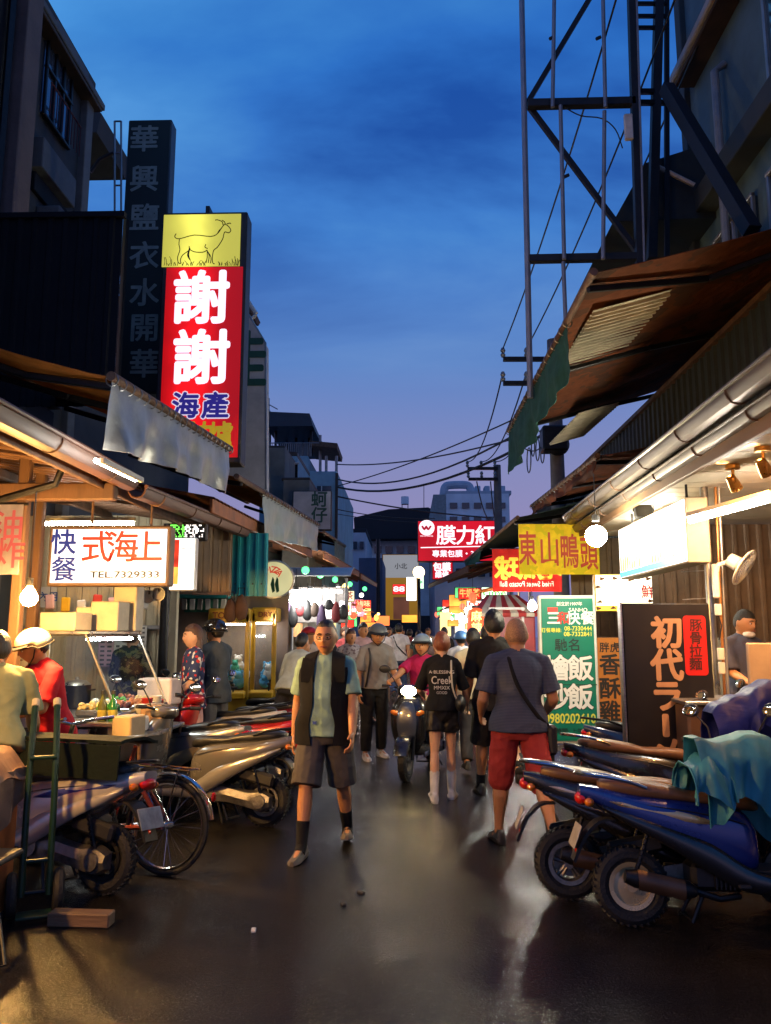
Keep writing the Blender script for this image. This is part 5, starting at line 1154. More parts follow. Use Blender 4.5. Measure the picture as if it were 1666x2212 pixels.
# angled cluster light sign edge
c = at(1420, 1104, 7.4); c = at(1390, 1105, 8.2); t = thing('flood_lamp', 'black square floodlight hung in front of the glaring menu lightbox', 'floodlight', (c.x, c.y, c.z)); mb = MB(); mb.box((0, 0, 0), (.19, .06, .16), (R(-20), 0, 0), .01); mb.build('body', BLKP, t)
mb = MB(); mb.tube([(-.105, 0, 0), (-.105, 0, .12), (.105, 0, .12), (.105, 0, 0)], .008, 6); mb.build('bracket', BLKM, t)
mb = MB(); mb.box((0, .036, .01), (.17, .012, .14), (R(-20), 0, 0)); mb.build('lit_face', em('flood face', (1, .97, .9), 20), t)
# the bright bulb
LK = 4.5
def bulb(label, c, r, col, k, cord=.6, name='light_bulb', group='bare light bulbs', shade=None, globe=False):
    c = V(c); t = thing(name, label, 'light bulb', c, 0, group)
    if globe: mb = MB(); mb.ball((0, 0, 0), r, 18, 12); mb.build('glass', em('bulb ' + label[:30], col, k * LK), t)
    mb = MB(); globe or mb.lathe([(.001, -r), (r * .6, -r * .8), (r * .95, -r * .3), (r * .98, r * .15), (r * .7, r * .8), (r * .32, r * 1.3), (r * .3, r * 1.5)], 14); globe or mb.build('glass', em('bulb ' + label[:30], col, k * LK), t)
    mb = MB(); mb.cyl((0, 0, r * 1.4), (0, 0, r * 1.4 + .06), r * .36, 10); mb.build('socket', BLKP, t)
    mb = MB(); mb.cyl((0, 0, r * 1.4 + .05), (0, 0, r * 1.4 + cord), .005, 5); mb.build('cord', BLKP, t)
    if shade: mb = MB(); mb.lathe([(.04, r * 1.5), (.06, r * 1.4), (.15, r * .6), (.152, r * .58), (.06, r * 1.36)], 20, None, False); mb.build('shade', shade, t)
    return t
bulb('dazzling white bulb in front of the yellow banner', at(1288, 1158, 8.1), .11, (1, .90, .64), 90, .5, globe=True)
bulb('warm bare bulb hanging at the left edge of the food stall', at(63, 1292, 5.6), .060, (1, .52, .14), 480, .7)
bulb('warm bare bulb of the food stall hanging nearest the camera', (-2.62, 3.1, 1.95), .060, (1, .50, .13), 420, .7)  # unseen bulb, added to light the walkers' fronts and the near ground
# awnings above, right
GAw = ORANGED
P0, P1 = at(1281, 590, 6.2), at(1100, 930, 11.2)
canvas_awning('large rust brown awning with a long dark green tarpaulin on the right', P0, P1, P0 + V((2.3, 0, .62)), P1 + V((2.3, 0, .62)), ORANGED, .58, GREENT, 3, vspan=(.20, 1.0), barm=RUST)
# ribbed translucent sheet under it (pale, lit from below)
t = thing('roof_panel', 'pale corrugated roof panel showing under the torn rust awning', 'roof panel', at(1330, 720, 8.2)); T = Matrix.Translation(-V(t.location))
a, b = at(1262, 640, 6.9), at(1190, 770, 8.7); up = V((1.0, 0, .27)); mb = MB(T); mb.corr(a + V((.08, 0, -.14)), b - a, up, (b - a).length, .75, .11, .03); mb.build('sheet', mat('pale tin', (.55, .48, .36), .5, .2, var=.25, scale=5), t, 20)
t = thing('roof_panel', 'pale torn roof panel above the tangle of wires', 'roof panel', at(1270, 900, 10)); T = Matrix.Translation(-V(t.location))
a, b = at(1225, 870, 10.0), at(1165, 940, 12.0); mb = MB(T); mb.corr(a + V((.15, 0, -.14)), b - a, V((.9, 0, .24)), (b - a).length, .55, .11, .03); mb.build('sheet', mat('pale tin'), t, 20)
P0, P1 = at(1290, 985, 9.6), at(1150, 1092, 14.5)
canvas_awning('rust orange folded awning above the yellow banner on the right', P0, P1, P0 + V((1.3, 0, .3)), P1 + V((1.3, 0, .3)), ORANGED, .16, ORANGED, 3)
P0, P1 = at(1118, 1118, 13.5), at(1005, 1212, 22)
canvas_awning('dark green sloping awning right of the large red billboard', P0, P1, P0 + V((1.8, 0, .5)), P1 + V((1.8, 0, .5)), cloth('dark green canvas', (.025, .05, .04), thin=.15), .25, GREENT, 2, vspan=(.6, 1))
sheet_roof('brown tin stall roof under the large red billboard', at(1010, 1222, 20), at(925, 1262, 33), 2.4, .45, mat('rust orange tin'), 1)
t = thing('lean_to', 'dark lean-to roof behind the rust awning below the blue building', 'roof', at(1450, 380, 11.0)); T = Matrix.Translation(-V(t.location)); mb = MB(T)
a, b, c_, d = at(1325, 478, 9.6), at(1395, 352, 9.6), at(1560, 300, 9.6), at(1560, 470, 9.6); mb.prism([(q.x, q.z) for q in (a, d, c_, b)], 3.0, Matrix.Translation((0, 11.1, 0))); mb.build('gable', mat('dark tin', (.02, .03, .035), .7, .1, var=.3), t, 20)
mb = MB(T); mb.tube([at(1405, 352, 9.5), at(1500, 400, 9.5)], .03, 6); mb.build('edge_trim', WHT, t)
# upper right building
TEAL = mat('blue green rendered wall', (.085, .16, .19), .85, var=.25, scale=1.6, bump=.1, bscale=20)
t = thing('apartment_building', 'blue green apartment building with eaves and downpipe at upper right', 'building', (4.6, 9.5, 0)); T = Matrix.Translation(-V(t.location))
def bp(name, c, d, m, par=None, bev=.01, rot=None): mb = MB(T); mb.box(c, d, rot, bev); return mb.build(name, m, par or t)
xw = 4.02
bp('wall', (xw + 3.5, 7.0, 7.5), (7, 6.8, 9), TEAL); bp('corner_trim', (xw - .02, 10.3, 7.5), (.12, .2, 9), mat('dark ledge', (.04, .055, .06), .8))
pz = atx(1452, 180, 3.7); bp('eave', (3.87, 7.6, 9.17), (.36, 5.0, .13), mat('pale eave', (.35, .36, .37), .8, var=.2), None, .02); bp('eave_soffit', (3.89, 7.6, 9.08), (.30, 4.9, .05), DBRN)
for k, (y, z) in enumerate(((7.5, 5.9), (9.0, 5.9), (7.3, 8.0))):
    w_ = bp('window', (xw - .02, y, z), (.06, 1.1, 1.2), GLASSD)
    for yy in (-.55, 0, .55): bp('frame', (xw - .06, y + yy, z), (.05, .05, 1.24), GREYM, w_)
    for zz in (-.6, .6): bp('frame', (xw - .065, y, z + zz), (.06, 1.15, .05), GREYM, w_)
bp('ledge', (xw - .12, 7.9, 7.1), (.28, 4.6, .30), mat('dark ledge', (.04, .055, .06), .8)); bp('ledge', (xw - .1, 7.9, 4.95), (.22, 4.6, .14), mat('dark ledge'))
mb = MB(T); a = atx(1548, 220, xw - .15); mb.tube([(xw - .02, a.y, 8.6), (xw - .15, a.y, 8.5), (xw - .15, a.y, 3.8)], .05, 10); mb.build('downpipe', mat('grey pipe', (.2, .24, .28), .5), t)
t = thing('parapet_wall', 'dark tin parapet wall between the rust awning and the steel gutter', 'wall', (3.5, 12, 2.9)); mb = MB(Matrix.Translation(-V(t.location))); mb.corr((3.5, 21.0, 2.9), (0, -1, 0), (0, 0, 1), 16.5, 1.9, .2, .03); mb.build('sheet', mat('dark tin', (.02, .03, .035), .7, .1, var=.3), t, 20); mb = MB(Matrix.Translation(-V(t.location))); mb.box((3.47, 12.7, 4.8), (.08, 16.5, .06)); mb.build('coping', RUST, t)
# billboard scaffold
t = thing('steel_scaffold', 'empty steel billboard frame with diagonal braces rising above the right awning', 'scaffold', at(1250, 620, 9.0)); T = Matrix.Translation(-V(t.location)); Yb = 9.0
IR = mat('dark iron frame', (.022, .026, .034), .6, .5, var=.3); LT = mat('pale tube', (.26, .28, .32), .5, .4, var=.15)
def bar(name, p, q, r, m, sq=False):
    mb = MB(T); p, q = V(p), V(q)
    if sq: d = q - p; mb.box((p + q) / 2, (d.length, r * 2, r * 2), d.to_track_quat('X', 'Z').to_matrix(), .004)
    else: mb.cyl(p, q, r, 8)
    return mb.build(name, m, t)
bar('post', at(1126, -60, Yb), at(1146, 860, Yb), .036, LT); bar('post', at(1363, -60, Yb), at(1384, 600, Yb), .05, IR, True); bar('post', at(1374, -60, Yb - .06), at(1393, 600, Yb - .06), .012, LT, True)
bar('post', at(1425, -60, Yb + .3), at(1408, 560, Yb + .3), .055, IR, True); bar('post', at(1440, -60, Yb + .5), at(1441, 560, Yb + .5), .03, IR, True)
bar('crossbar', at(1140, 226, Yb), at(1372, 221, Yb), .05, IR, True); bar('crossbar', at(1143, 560, Yb), at(1385, 555, Yb), .045, IR, True)
bar('brace', at(1140, 222, Yb + .08), at(1296, -40, Yb + .08), .03, IR, True); bar('brace', at(1140, 226, Yb + .08), at(1378, 545, Yb + .08), .032, IR, True)
for v in (8, 35, 60, 198, 222): bar('rung', at(1372, v, Yb + .1), at(1440, v, Yb + .4), .03 if v > 100 else .022, IR, True)
bar('strut', at(1440, 190, Yb - .3), at(1625, 500, Yb - 1.6), .07, IR, True)
for (u0, v0, u1, v1) in ((1198, -40, 1194, 232), (1302, -40, 1308, 232), (1211, 228, 1219, 560), (1306, 240, 1303, 560), (1217, 566, 1222, 690)):
    bar('lamp_tube', at(u0, v0, Yb - .12), at(u1, v1, Yb - .12), .025, LT)
for u, v in ((1192, 82), (1293, 82), (1224, 380)): mb = MB(T); mb.box(at(u, v, Yb - .12), (.07, .03, .035), (0, R(-25), 0), .004); mb.build('clip', IR, t)
mb = MB(T); mb.tube(crom([at(1220, 232, Yb), at(1255, 250, Yb), at(1300, 256, Yb), at(1330, 280, Yb), at(1345, 320, Yb)], 4), .008, 5); mb.build('loose_cable', BLKP, t)
mb = MB(T); mb.box(at(1358, 275, Yb - .1), (.10, .06, .34), None, .01); mb.build('junction_box', WHT, t)

# ---------------------------------------------------------------- poles and wires
POLE = mat('concrete pole', (.13, .12, .12), .8, var=.25); INS = mat('insulator', (.15, .17, .2), .3)
def pole(label, u, vtop, Y, arms, r=.14):
    p = at(u, vtop, Y); t = thing('utility_pole', label, 'utility pole', (p.x, Y, 0), 0, 'utility poles with crossarms'); mb = MB(); mb.cyl((0, 0, 0), (0, 0, p.z), r, 14, r * .75); mb.build('shaft', POLE, t); pts = []
    for (u0, u1, v, n_) in arms:
        a, b = at(u0, v, Y - .2), at(u1, v, Y - .2); a, b = a - V(t.location), b - V(t.location); mb = MB(); d = b - a; mb.box((a + b) / 2, (d.length, .09, .09), d.to_track_quat('X', 'Z').to_matrix(), .008); ar = mb.build('crossarm', BLKM, t); row = []
        for k in range(n_):
            q = a.lerp(b, k / (n_ - 1) * .9 if n_ > 1 else .1); mb = MB(); mb.lathe([(.03, 0), (.055, .05), (.03, .09), (.055, .14), (.03, .2)], 10, Matrix.Translation(q + V((0, 0, .04)))); mb.build('insulator', INS, ar); row.append(q + V(t.location) + V((0, 0, .22)))
        pts.append(row)
    return t, pts
t1, w1 = pole('thick utility pole with two crossarms partly behind the green tarpaulin', 1195, 735, 15.5, [(1087, 1200, 776, 3), (1087, 1200, 828, 3)], .17)
mb = MB(); c = at(1170, 975, 15.2) - V(t1.location); rnd = random.Random(21)
for k in range(9): mb.torus(c + V((rnd.uniform(-.25, .35), rnd.uniform(-.2, .2), rnd.uniform(-.2, .3))), rnd.uniform(.12, .28), .012, rnd.choice('xyy'), 22, 4)
o = mb.build('cable_coils', BLKP, t1); o['kind'] = 'stuff'
mb = MB(); mb.box(at(1197, 950, 15.2) - V(t1.location), (.5, .4, .5), None, .03); mb.build('transformer_box', BLKM, t1)
t2, w2 = pole('distant utility pole with two short crossarms in front of the white roof building', 1074, 1005, 24, [(1010, 1076, 1012, 3), (1012, 1076, 1035, 3)], .15)
def wire(label, a, b, sag, r=.012, n=14, group='overhead electric wires'):
    a, b = V(a), V(b); mb = MB(Matrix.Translation(-a)); mb.tube([a.lerp(b, i / n) + V((0, 0, -sag * 4 * (i / n) * (1 - i / n))) for i in range(n + 1)], r, 5)
    o = mb.build('overhead_wire', BLKP); o.location = a; return tag(o, label, 'wire', group)
for k, (u, vv, Y0) in enumerate(((1455, 0, 6.0), (1300, 330, 8.0), (1345, 420, 8.0))):
    wire('overhead wire from the %s insulator of the thick pole up past the billboard frame' % ('left', 'middle', 'right')[k], w1[0][k], (at(1365, -120, 8.2), at(1480, -60, 8.2), at(1600, -120, 8.2))[k], .25, .014)
for k in range(3): wire('overhead wire between the two utility poles, %s of three' % ('left', 'middle', 'right')[k], w1[1][k], w2[0][k], .5, .016)
for k, (u0, v0, u1, v1, sg, r) in enumerate(((728, 1003, 1120, 945, .2, .02), (728, 1035, 1120, 935, .5, .024), (728, 1052, 1180, 935, .55, .034), (728, 1050, 1165, 880, .15, .018), (728, 1072, 1060, 1118, .1, .026), (728, 1100, 940, 1120, .1, .016), (728, 1110, 900, 1128, .05, .012))):
    wire('street-crossing wire from the pale blue house, %s from the top' % ('first', 'second, slack', 'third, thickest', 'fourth, steepest', 'fifth', 'sixth', 'lowest')[k], at(u0, v0, 25.5), at(u1, v1, 16 if k < 4 else 26), sg, r)
wire('slack wire hanging from the distant pole to the red billboard', at(1060, 1040, 24), at(1075, 1115, 26), .6, .02); wire('curved wire beside the distant pole over the white roof building', at(1030, 1040, 24), at(1070, 1110, 26), .6, .02)

# ---------------------------------------------------------------- far buildings
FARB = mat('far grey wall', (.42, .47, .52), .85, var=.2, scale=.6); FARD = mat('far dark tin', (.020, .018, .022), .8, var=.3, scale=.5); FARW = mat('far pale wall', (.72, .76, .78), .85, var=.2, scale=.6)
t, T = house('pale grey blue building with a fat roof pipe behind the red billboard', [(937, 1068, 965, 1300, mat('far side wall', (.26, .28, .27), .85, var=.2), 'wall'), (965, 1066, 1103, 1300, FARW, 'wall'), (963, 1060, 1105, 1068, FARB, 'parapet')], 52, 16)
mb = MB(T); mb.tube(crom([at(958, 1070, 53), at(962, 1052, 53), at(975, 1048, 53), at(1008, 1048, 53), at(1016, 1056, 53), at(1018, 1070, 53)], 4), .28, 10); mb.build('roof_pipe', FARB, t)
for u0 in (1025, 1045, 1078): add(t, T, 'roof_tank', u0, 1052, u0 + 12, 1067, 54, 1.0, FARB, None, .05)
for r_ in range(3):
    for k in range(5): add(t, T, 'window', 972 + k * 26, 1086 + r_ * 30, 988 + k * 26, 1098 + r_ * 30, 51.95, .1, GLASSD)
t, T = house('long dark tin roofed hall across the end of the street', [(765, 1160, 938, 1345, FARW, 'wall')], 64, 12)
mb = MB(T); P = [at(765, 1120, 63), at(840, 1102, 63), at(925, 1098, 63), at(938, 1104, 63), at(938, 1164, 63), at(768, 1166, 63)]; mb.prism([(q.x, q.z) for q in P], 11, Matrix.Translation((0, 68, 0))); mb.build('roof', FARD, t, 20)
mb = MB(T); P = [at(780, 1112, 66), at(795, 1103, 66), at(845, 1104, 66), at(845, 1120, 66), at(780, 1122, 66)]; mb.prism([(q.x, q.z) for q in P], 4, Matrix.Translation((0, 70, 0))); mb.build('roof_lantern', FARB, t, 20)
mb = MB(T); c = at(875, 1082, 66); mb.cyl(c - V((0, 0, .3)), c + V((0, 0, .35)), .33, 14); mb.build('water_tank', FARW, t)
mb = MB(T)
for dx in (-.25, .25): mb.cyl(c + V((dx, 0, -1.0)), c + V((dx, 0, -.3)), .04, 5)
mb.build('tank_legs', BLKM, t)
mb = MB(T); mb.cyl(at(916, 1048, 66), at(916, 1100, 66), .03, 5); mb.build('aerial', BLKM, t)
for k in range(6): add(t, T, 'window', 785 + k * 24, 1180, 800 + k * 24, 1195, 63.9, .1, GLASSD)
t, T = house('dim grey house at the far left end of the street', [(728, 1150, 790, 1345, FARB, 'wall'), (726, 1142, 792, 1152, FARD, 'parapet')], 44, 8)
for k in range(4): add(t, T, 'window', 735 + k * 14, 1170, 744 + k * 14, 1186, 43.9, .1, GLASSD)
t, T = house('dark blue house behind the narrow street pole on the left', [(775, 1205, 826, 1345, mat('far blue wall', (.07, .10, .16), .85, var=.3, scale=1), 'wall')], 38, 6)
mb = MB(T); mb.cyl(at(817, 1165, 37), at(817, 1345, 37), .10, 8); mb.build('mast', BLKM, t)
t, T = house('low dark stall building closing the end of the street', [(800, 1330, 1000, 1385, mat('far dark stall', (.05, .04, .035), .8, var=.4, scale=1), 'wall')], 60, 5)
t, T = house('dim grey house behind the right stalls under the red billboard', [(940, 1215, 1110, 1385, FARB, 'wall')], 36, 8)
for k in range(5): add(t, T, 'window', 985 + k * 24, 1228, 1000 + k * 24, 1246, 35.9, .1, GLASSD)
# street lamp
c = at(905, 1236, 32); t = thing('street_lamp', 'street lamp with glowing round globe at the end of the street', 'street lamp', (c.x, 32, 0)); mb = MB(); mb.cyl((0, 0, 0), (0, 0, c.z - .25), .06, 8); mb.build('post', BLKM, t); mb = MB(); mb.ball((0, 0, c.z), .24, 14, 10); mb.build('globe', em('lamp globe', (1, .75, .35), 6), t)
# ---------------------------------------------------------------- left food stall
CREAM = mat('cream ribbed sheet', (.50, .44, .31), .55, .1, var=.2, scale=3); TEALS = mat('teal sheet', (.02, .30, .33), .45, .1, var=.15, scale=3); BRNS = mat('brown shutter sheet', (.16, .095, .045), .5, .2, var=.25, scale=3)
PAPER = mat('white paper', (.62, .6, .56), .7, var=.08); PINKP = mat('pink paper', (.60, .38, .40), .7, var=.08); INKG = mat('grey ink', (.12, .11, .11), .7)
t = thing('partition_wall', 'cream ribbed metal partition at the back of the food stall', 'wall', (-4.4, 9.6, .1)); T = Matrix.Translation(-V(t.location))
mb = MB(T); mb.corr((-6.4, 9.6, .1), (1, 0, 0), (0, 0, 1), 3.55, 2.9, .14, .022); mb.build('sheet', CREAM, t, 20)
mb = MB(T); mb.box((-4.6, 9.54, 1.62), (3.5, .05, .05), None, .006); mb.build('rail', GREYM, t); mb = MB(T); mb.box((-2.82, 9.52, 1.4), (.09, .09, 2.7), None, .008); mb.build('end_post', CREAM, t)
def paper(label, u0, v0, u1, v1, Y, m, rows=0, cols=0, group='menus pasted on the cream partition', big=None):
    x, z, w_, h_, x0, x1, z0, z1 = rect(u0, v0, u1, v1, Y); mb = MB(); mb.box((0, 0, h_ / 2), (w_, .004, h_)); o = mb.build('menu_sheet', m); o.location = (x, Y, z0); tag(o, label, 'menu', group)
    rnd = random.Random(int(u0))
    if rows:
        mb = MB()
        for r_ in range(rows):
            for c_ in range(cols):
                if rnd.random() < .85: mb.box((-w_ / 2 + w_ * (c_ + .6) / (cols + .2), -.004, h_ * (r_ + .5) / rows), (w_ / cols * .55, .003, h_ / rows * .42))
        q = mb.build('printed_rows', INKG, o); q['kind'] = 'stuff'
    if big: text(big, h_ * .5, mat('blue ink', (.05, .1, .3), .6), o, (0, -.006, h_ * .5), bold=.02)
    return o
paper('pink handwritten menu sheet on the cream partition', 213, 1354, 246, 1440, 9.5, PINKP, 9, 2); paper('white menu sheet with rows of print behind the black shirted customer', 247, 1352, 316, 1440, 9.5, PAPER, 9, 5)
paper('small white notice on the partition above the warm bulb', 88, 1268, 122, 1312, 9.5, PAPER, 0, 0, None, '內用')
# stainless cart with glass case
SS = mat('stainless cart', (.40, .39, .37), .3, .95, var=.25, scale=6, stretch=(1, 1, .3)); 
def pane():
    m, nt, b = nodes('clear glass'); n = nt.nodes; l = nt.links; tr = n.new('ShaderNodeBsdfTransparent'); tr.inputs[0].default_value = (.93, .96, .95, 1); gl = n.new('ShaderNodeBsdfGlossy'); gl.inputs['Roughness'].default_value = .04
    ms = n.new('ShaderNodeMixShader'); ms.inputs[0].default_value = .05; l.new(tr.outputs[0], ms.inputs[1]); l.new(gl.outputs[0], ms.inputs[2]); l.new(ms.outputs[0], n['Material Output'].inputs[0]); return m
GL = pane()
cx0, cx1, cyA, cyB = -3.05, -2.38, 6.45, 8.3
t = thing('food_cart', 'stainless steel food cart with a slanted glass display case', 'food cart', ((cx0 + cx1) / 2, (cyA + cyB) / 2, .1)); T = Matrix.Translation(-V(t.location))
mb = MB(T); mb.box(((cx0 + cx1) / 2, (cyA + cyB) / 2, .82), (cx1 - cx0 + .1, cyB - cyA, .04), None, .008); mb.build('counter_top', SS, t)
mb = MB(T); mb.box(((cx0 + cx1) / 2 - .1, (cyA + cyB) / 2, .45), (cx1 - cx0 - .2, cyB - cyA - .1, .68), None, .01); mb.build('cabinet', SS, t)
for k in range(7): mb = MB(T); mb.box((cx1 - .19, cyA + .45, .25 + k * .07), (.02, .6, .03), (0, R(30), 0)); mb.build('louvre', SS, t)
for x in (cx0 + .04, cx1 - .02):
    for y in (cyA + .04, cyB - .04): mb = MB(T); mb.box((x, y, .46), (.035, .035, .72)); mb.build('leg', SS, t)
mb = MB(T); mb.box((-3.2, 6.28, .82), (.42, .04, 1.42), None, .006); mb.build('end_panel', SS, t)
g0, g1 = 6.6, 7.9
mb = MB(T); mb.slab(lambda a, b: (cx1 - .02 - .30 * a, g0 + (g1 - g0) * b, .90 + .62 * a), 1, 1, .006); mb.build('front_glass', GL, t, 0)
mb = MB(T); mb.prism([(-3.0, .86), (cx1, .86), (cx1 - .30, 1.53), (-3.0, 1.53)], .006, Matrix.Translation((0, g0, 0))); mb.build('end_glass', GL, t, 0)
for a, b in (((cx1 - .01, g0, .88), (cx1 - .31, g0, 1.54)), ((cx1 - .01, g1, .88), (cx1 - .31, g1, 1.54)), ((cx1 - .31, g0, 1.54), (cx1 - .31, g1, 1.54)), ((-3.0, g0, 1.54), (cx1 - .31, g0, 1.54)), ((cx1 - .01, g0, .88), (cx1 - .01, g1, .88)), ((-3.0, g0, .88), (-3.0, g0, 1.54))):
    mb = MB(T); mb.cyl(a, b, .014, 6); mb.build('case_frame', SS, t)
mb = MB(T); mb.box((-2.84, (g0 + g1) / 2, 1.555), (.36, g1 - g0 + .04, .02)); mb.build('case_top', SS, t)
mb = MB(T); mb.cyl((-2.72, g0 + .1, 1.50), (-2.72, g1 - .1, 1.50), .012, 8); mb.build('case_tube', em('case tube', (.95, 1, .97), 120), t)
FOOD = [mat('greens', (.06, .30, .05), .5, var=.4, scale=20), mat('noodles', (.6, .45, .2), .5, var=.3, scale=20), mat('meat', (.28, .09, .04), .4, var=.4, scale=20), mat('white food', (.6, .6, .55), .5, var=.2, scale=20), mat('orange food', (.6, .2, .04), .5, var=.3, scale=20)]
rnd = random.Random(2)
for k in range(8):
    y = 6.74 + k * .15; x = -2.52 - (k % 2) * .22
    s_ = thing('food_tray', '%s tray of food from the near end inside the glass case' % ('first', 'second', 'third', 'fourth', 'fifth', 'sixth', 'seventh', 'last')[k], 'tray', (x, y, .845), 0, 'food trays in the glass case'); mb = MB(); mb.box((0, 0, .03), (.2, .13, .05), None, .008); mb.build('tray', SS, s_)
    mb = MB()
    for i in range(22): mb.ball((rnd.uniform(-.08, .08), rnd.uniform(-.045, .045), .06 + rnd.uniform(0, .045)), rnd.uniform(.014, .026), 7, 5)
    o = mb.build('food', FOOD[k % 5], s_); o['kind'] = 'stuff'
# cream takeaway boxes on top, bright
CBX = mat('cream card box', (.56, .49, .36), .65, var=.15, scale=9)
for k, (x, y, z, w_, h_, lab) in enumerate(((-3.02, 6.95, 1.57, .34, .16, 'low cream carton lying on the glass case'), (-2.78, 7.35, 1.57, .26, .27, 'middle cream carton on the glass case'), (-2.74, 7.72, 1.57, .22, .44, 'tallest cream carton on the glass case'), (-2.98, 7.4, 1.57, .22, .22, 'cream carton standing behind the middle one on the glass case'))):
    mb = MB(); mb.box((0, 0, h_ / 2), (w_, .28, h_), (0, 0, R(6 * k - 8)), .01); o = mb.build('carton', CBX); o.location = (x, y, z); tag(o, lab, 'carton', 'cartons on the glass case')
# white foam box and green bottles on the counter, basket
mb = MB(); mb.box((0, 0, .13), (.36, .26, .26), (0, 0, R(-8)), .015); o = mb.build('foam_box', mat('pinkish foam', (.62, .48, .42), .6)); o.location = (-2.5, 8.05, .845); tag(o, 'pinkish white box on the cart in front of the black shirted customer', 'box')
for k, (x, y) in enumerate(((-2.44, 6.62), (-2.52, 6.60))):
    t = thing('bottle', ('green bottle with yellow label at the near end of the food cart', 'olive bottle beside the green bottle on the food cart')[k], 'bottle', (x + .02, y - .05, .84), 0, 'sauce bottles on the food cart'); mb = MB(); mb.lathe([(.035, 0), (.038, .02), (.038, .13), (.015, .18), (.015, .22)], 14); mb.build('body', mat('green bottle %d' % k, ((.012, .11, .02), (.08, .09, .015))[k], .2, coat=.5), t); mb = MB(); mb.lathe([(.0385, .03), (.0385, .09)], 14); mb.build('paper_label', mat('yellow label', (.40, .34, .05), .5), t); mb = MB(); mb.lathe([(.018, .215), (.018, .245)], 10); mb.build('cap', BLKP, t)
# steel side table in front
t = thing('steel_table', 'low steel side table beside the food cart', 'table', (-2.25, 6.9, 0)); mb = MB(); mb.box((0, 0, .72), (.34, 1.2, .03), None, .006); mb.build('table_top', SS, t)
for x in (-.14, .14):
    for y in (-.56, .56): mb = MB(); mb.cyl((x, y, 0), (x, y, .71), .014, 8); mb.build('leg', RUST, t)
for k in range(6): mb = MB(); mb.box((-.0, -.5 + .2 * k, .28), (.30, .12, .012)); mb.build('shelf_slat', RUST, t)
# timber posts, beams, flowers, ceiling lamps
for k, (u, Y) in enumerate(((30, 6.2), (66, 6.9))):
    p = at(u, 1400, Y); t = thing('timber_post', ('timber post of the food stall nearest the photo edge', 'second timber post of the food stall behind the bulb')[k], 'post', (p.x, Y, 0)); mb = MB(); mb.box((0, 0, 1.5), (.085, .085, 3.0), None, .01); mb.build('shaft', WOOD, t); mb = MB(); mb.box((0, -.05, .3), (.12, .02, .3)); mb.build('splice_plate', RUST, t)
p = at(352, 1420, 9.3); t = thing('steel_post', 'dark round steel post between the cream partition and the claw machine', 'post', (p.x, 9.3, 0)); mb = MB(); mb.cyl((0, 0, 0), (0, 0, 2.85), .055, 14); mb.build('shaft', BLKM, t); mb = MB(); mb.lathe([(.12, 0), (.12, .02), (.06, .03)], 14); mb.build('base_plate', BLKM, t)
t = thing('roof_truss', 'dark timber cross beam with iron rods under the food stall roof', 'beam', (-3.6, 6.2, 2.7)); T = Matrix.Translation(-V(t.location))
mb = MB(T); mb.box((-4.0, 6.2, 2.68), (3.3, .10, .14), None, .01); mb.build('beam', WOOD, t); mb = MB(T); mb.tube([at(-20, 1085, 5.8), at(120, 1045, 5.8), at(140, 1000, 5.8)], .03, 8); mb.build('bent_pipe', BLKM, t)
tube_lamp('fluorescent lamp at the edge of the food stall roof', (-2.02, 4.95, 2.66), (-2.02, 5.70, 2.68), 36, hv=(.045, 0, 0)); tube_lamp('fluorescent lamp deep under the food stall roof near the partition', (-3.9, 8.2, 2.7), (-2.9, 8.2, 2.7), 60)
c = at(64, 1385, 7.0); t = thing('flower_bunch', 'bunch of yellow and orange flowers behind the cream helmet', 'flowers', c - V((0, 0, .2))); rnd = random.Random(6)
mb = MB(); mb.lathe([(.05, 0), (.065, .10), (.05, .14)], 12); mb.build('vase', GREYM, t)
mb = MB(); leaves(mb, (0, 0, .2), (.1, .08, .08), 60, .04, rnd); mb.build('leaves', mat('fresh leaves', (.06, .16, .03), .6, var=.4), t, 0)
for k in range(9):
    q = V((rnd.uniform(-.12, .12), rnd.uniform(-.08, .04), rnd.uniform(.20, .36))); mb = MB(); mb.ball(q, (.034, .034, .026), 8, 6); mb.build('blossom', (mat('yellow petals', (.75, .48, .03), .6), mat('orange petals', (.7, .22, .03), .6))[k % 2], t)
t = thing('vase_shelf', 'narrow shelf holding the flowers', 'shelf', c - V((0, 0, .24))); mb = MB(); mb.box((0, 0, .015), (.5, .25, .03)); mb.build('board', WOOD, t); mb = MB(); mb.box((0, .08, -.45), (.04, .04, .9)); mb.build('prop', WOOD, t)
# hanging fans / utensils
for k, (u, v) in enumerate(((300, 1286), (322, 1290), (343, 1284))):
    c = at(u, v, 8.2); t = thing('hanging_pan', '%s ladle pan hanging below the telephone number sign' % ('leftmost', 'middle', 'rightmost')[k], 'pan', c, 0, 'pans hanging below the lightbox'); mb = MB(Matrix.Rotation(R(70 + 10 * k), 4, 'X')); mb.lathe([(.0, -.03), (.06, -.02), (.075, .02), (.07, .02), (.055, -.012), (.0, -.02)], 18); mb.build('bowl', CASEW, t); mb = MB(); mb.cyl((0, 0, .03), (0, 0, .22), .008, 6); mb.build('handle', WOOD, t)
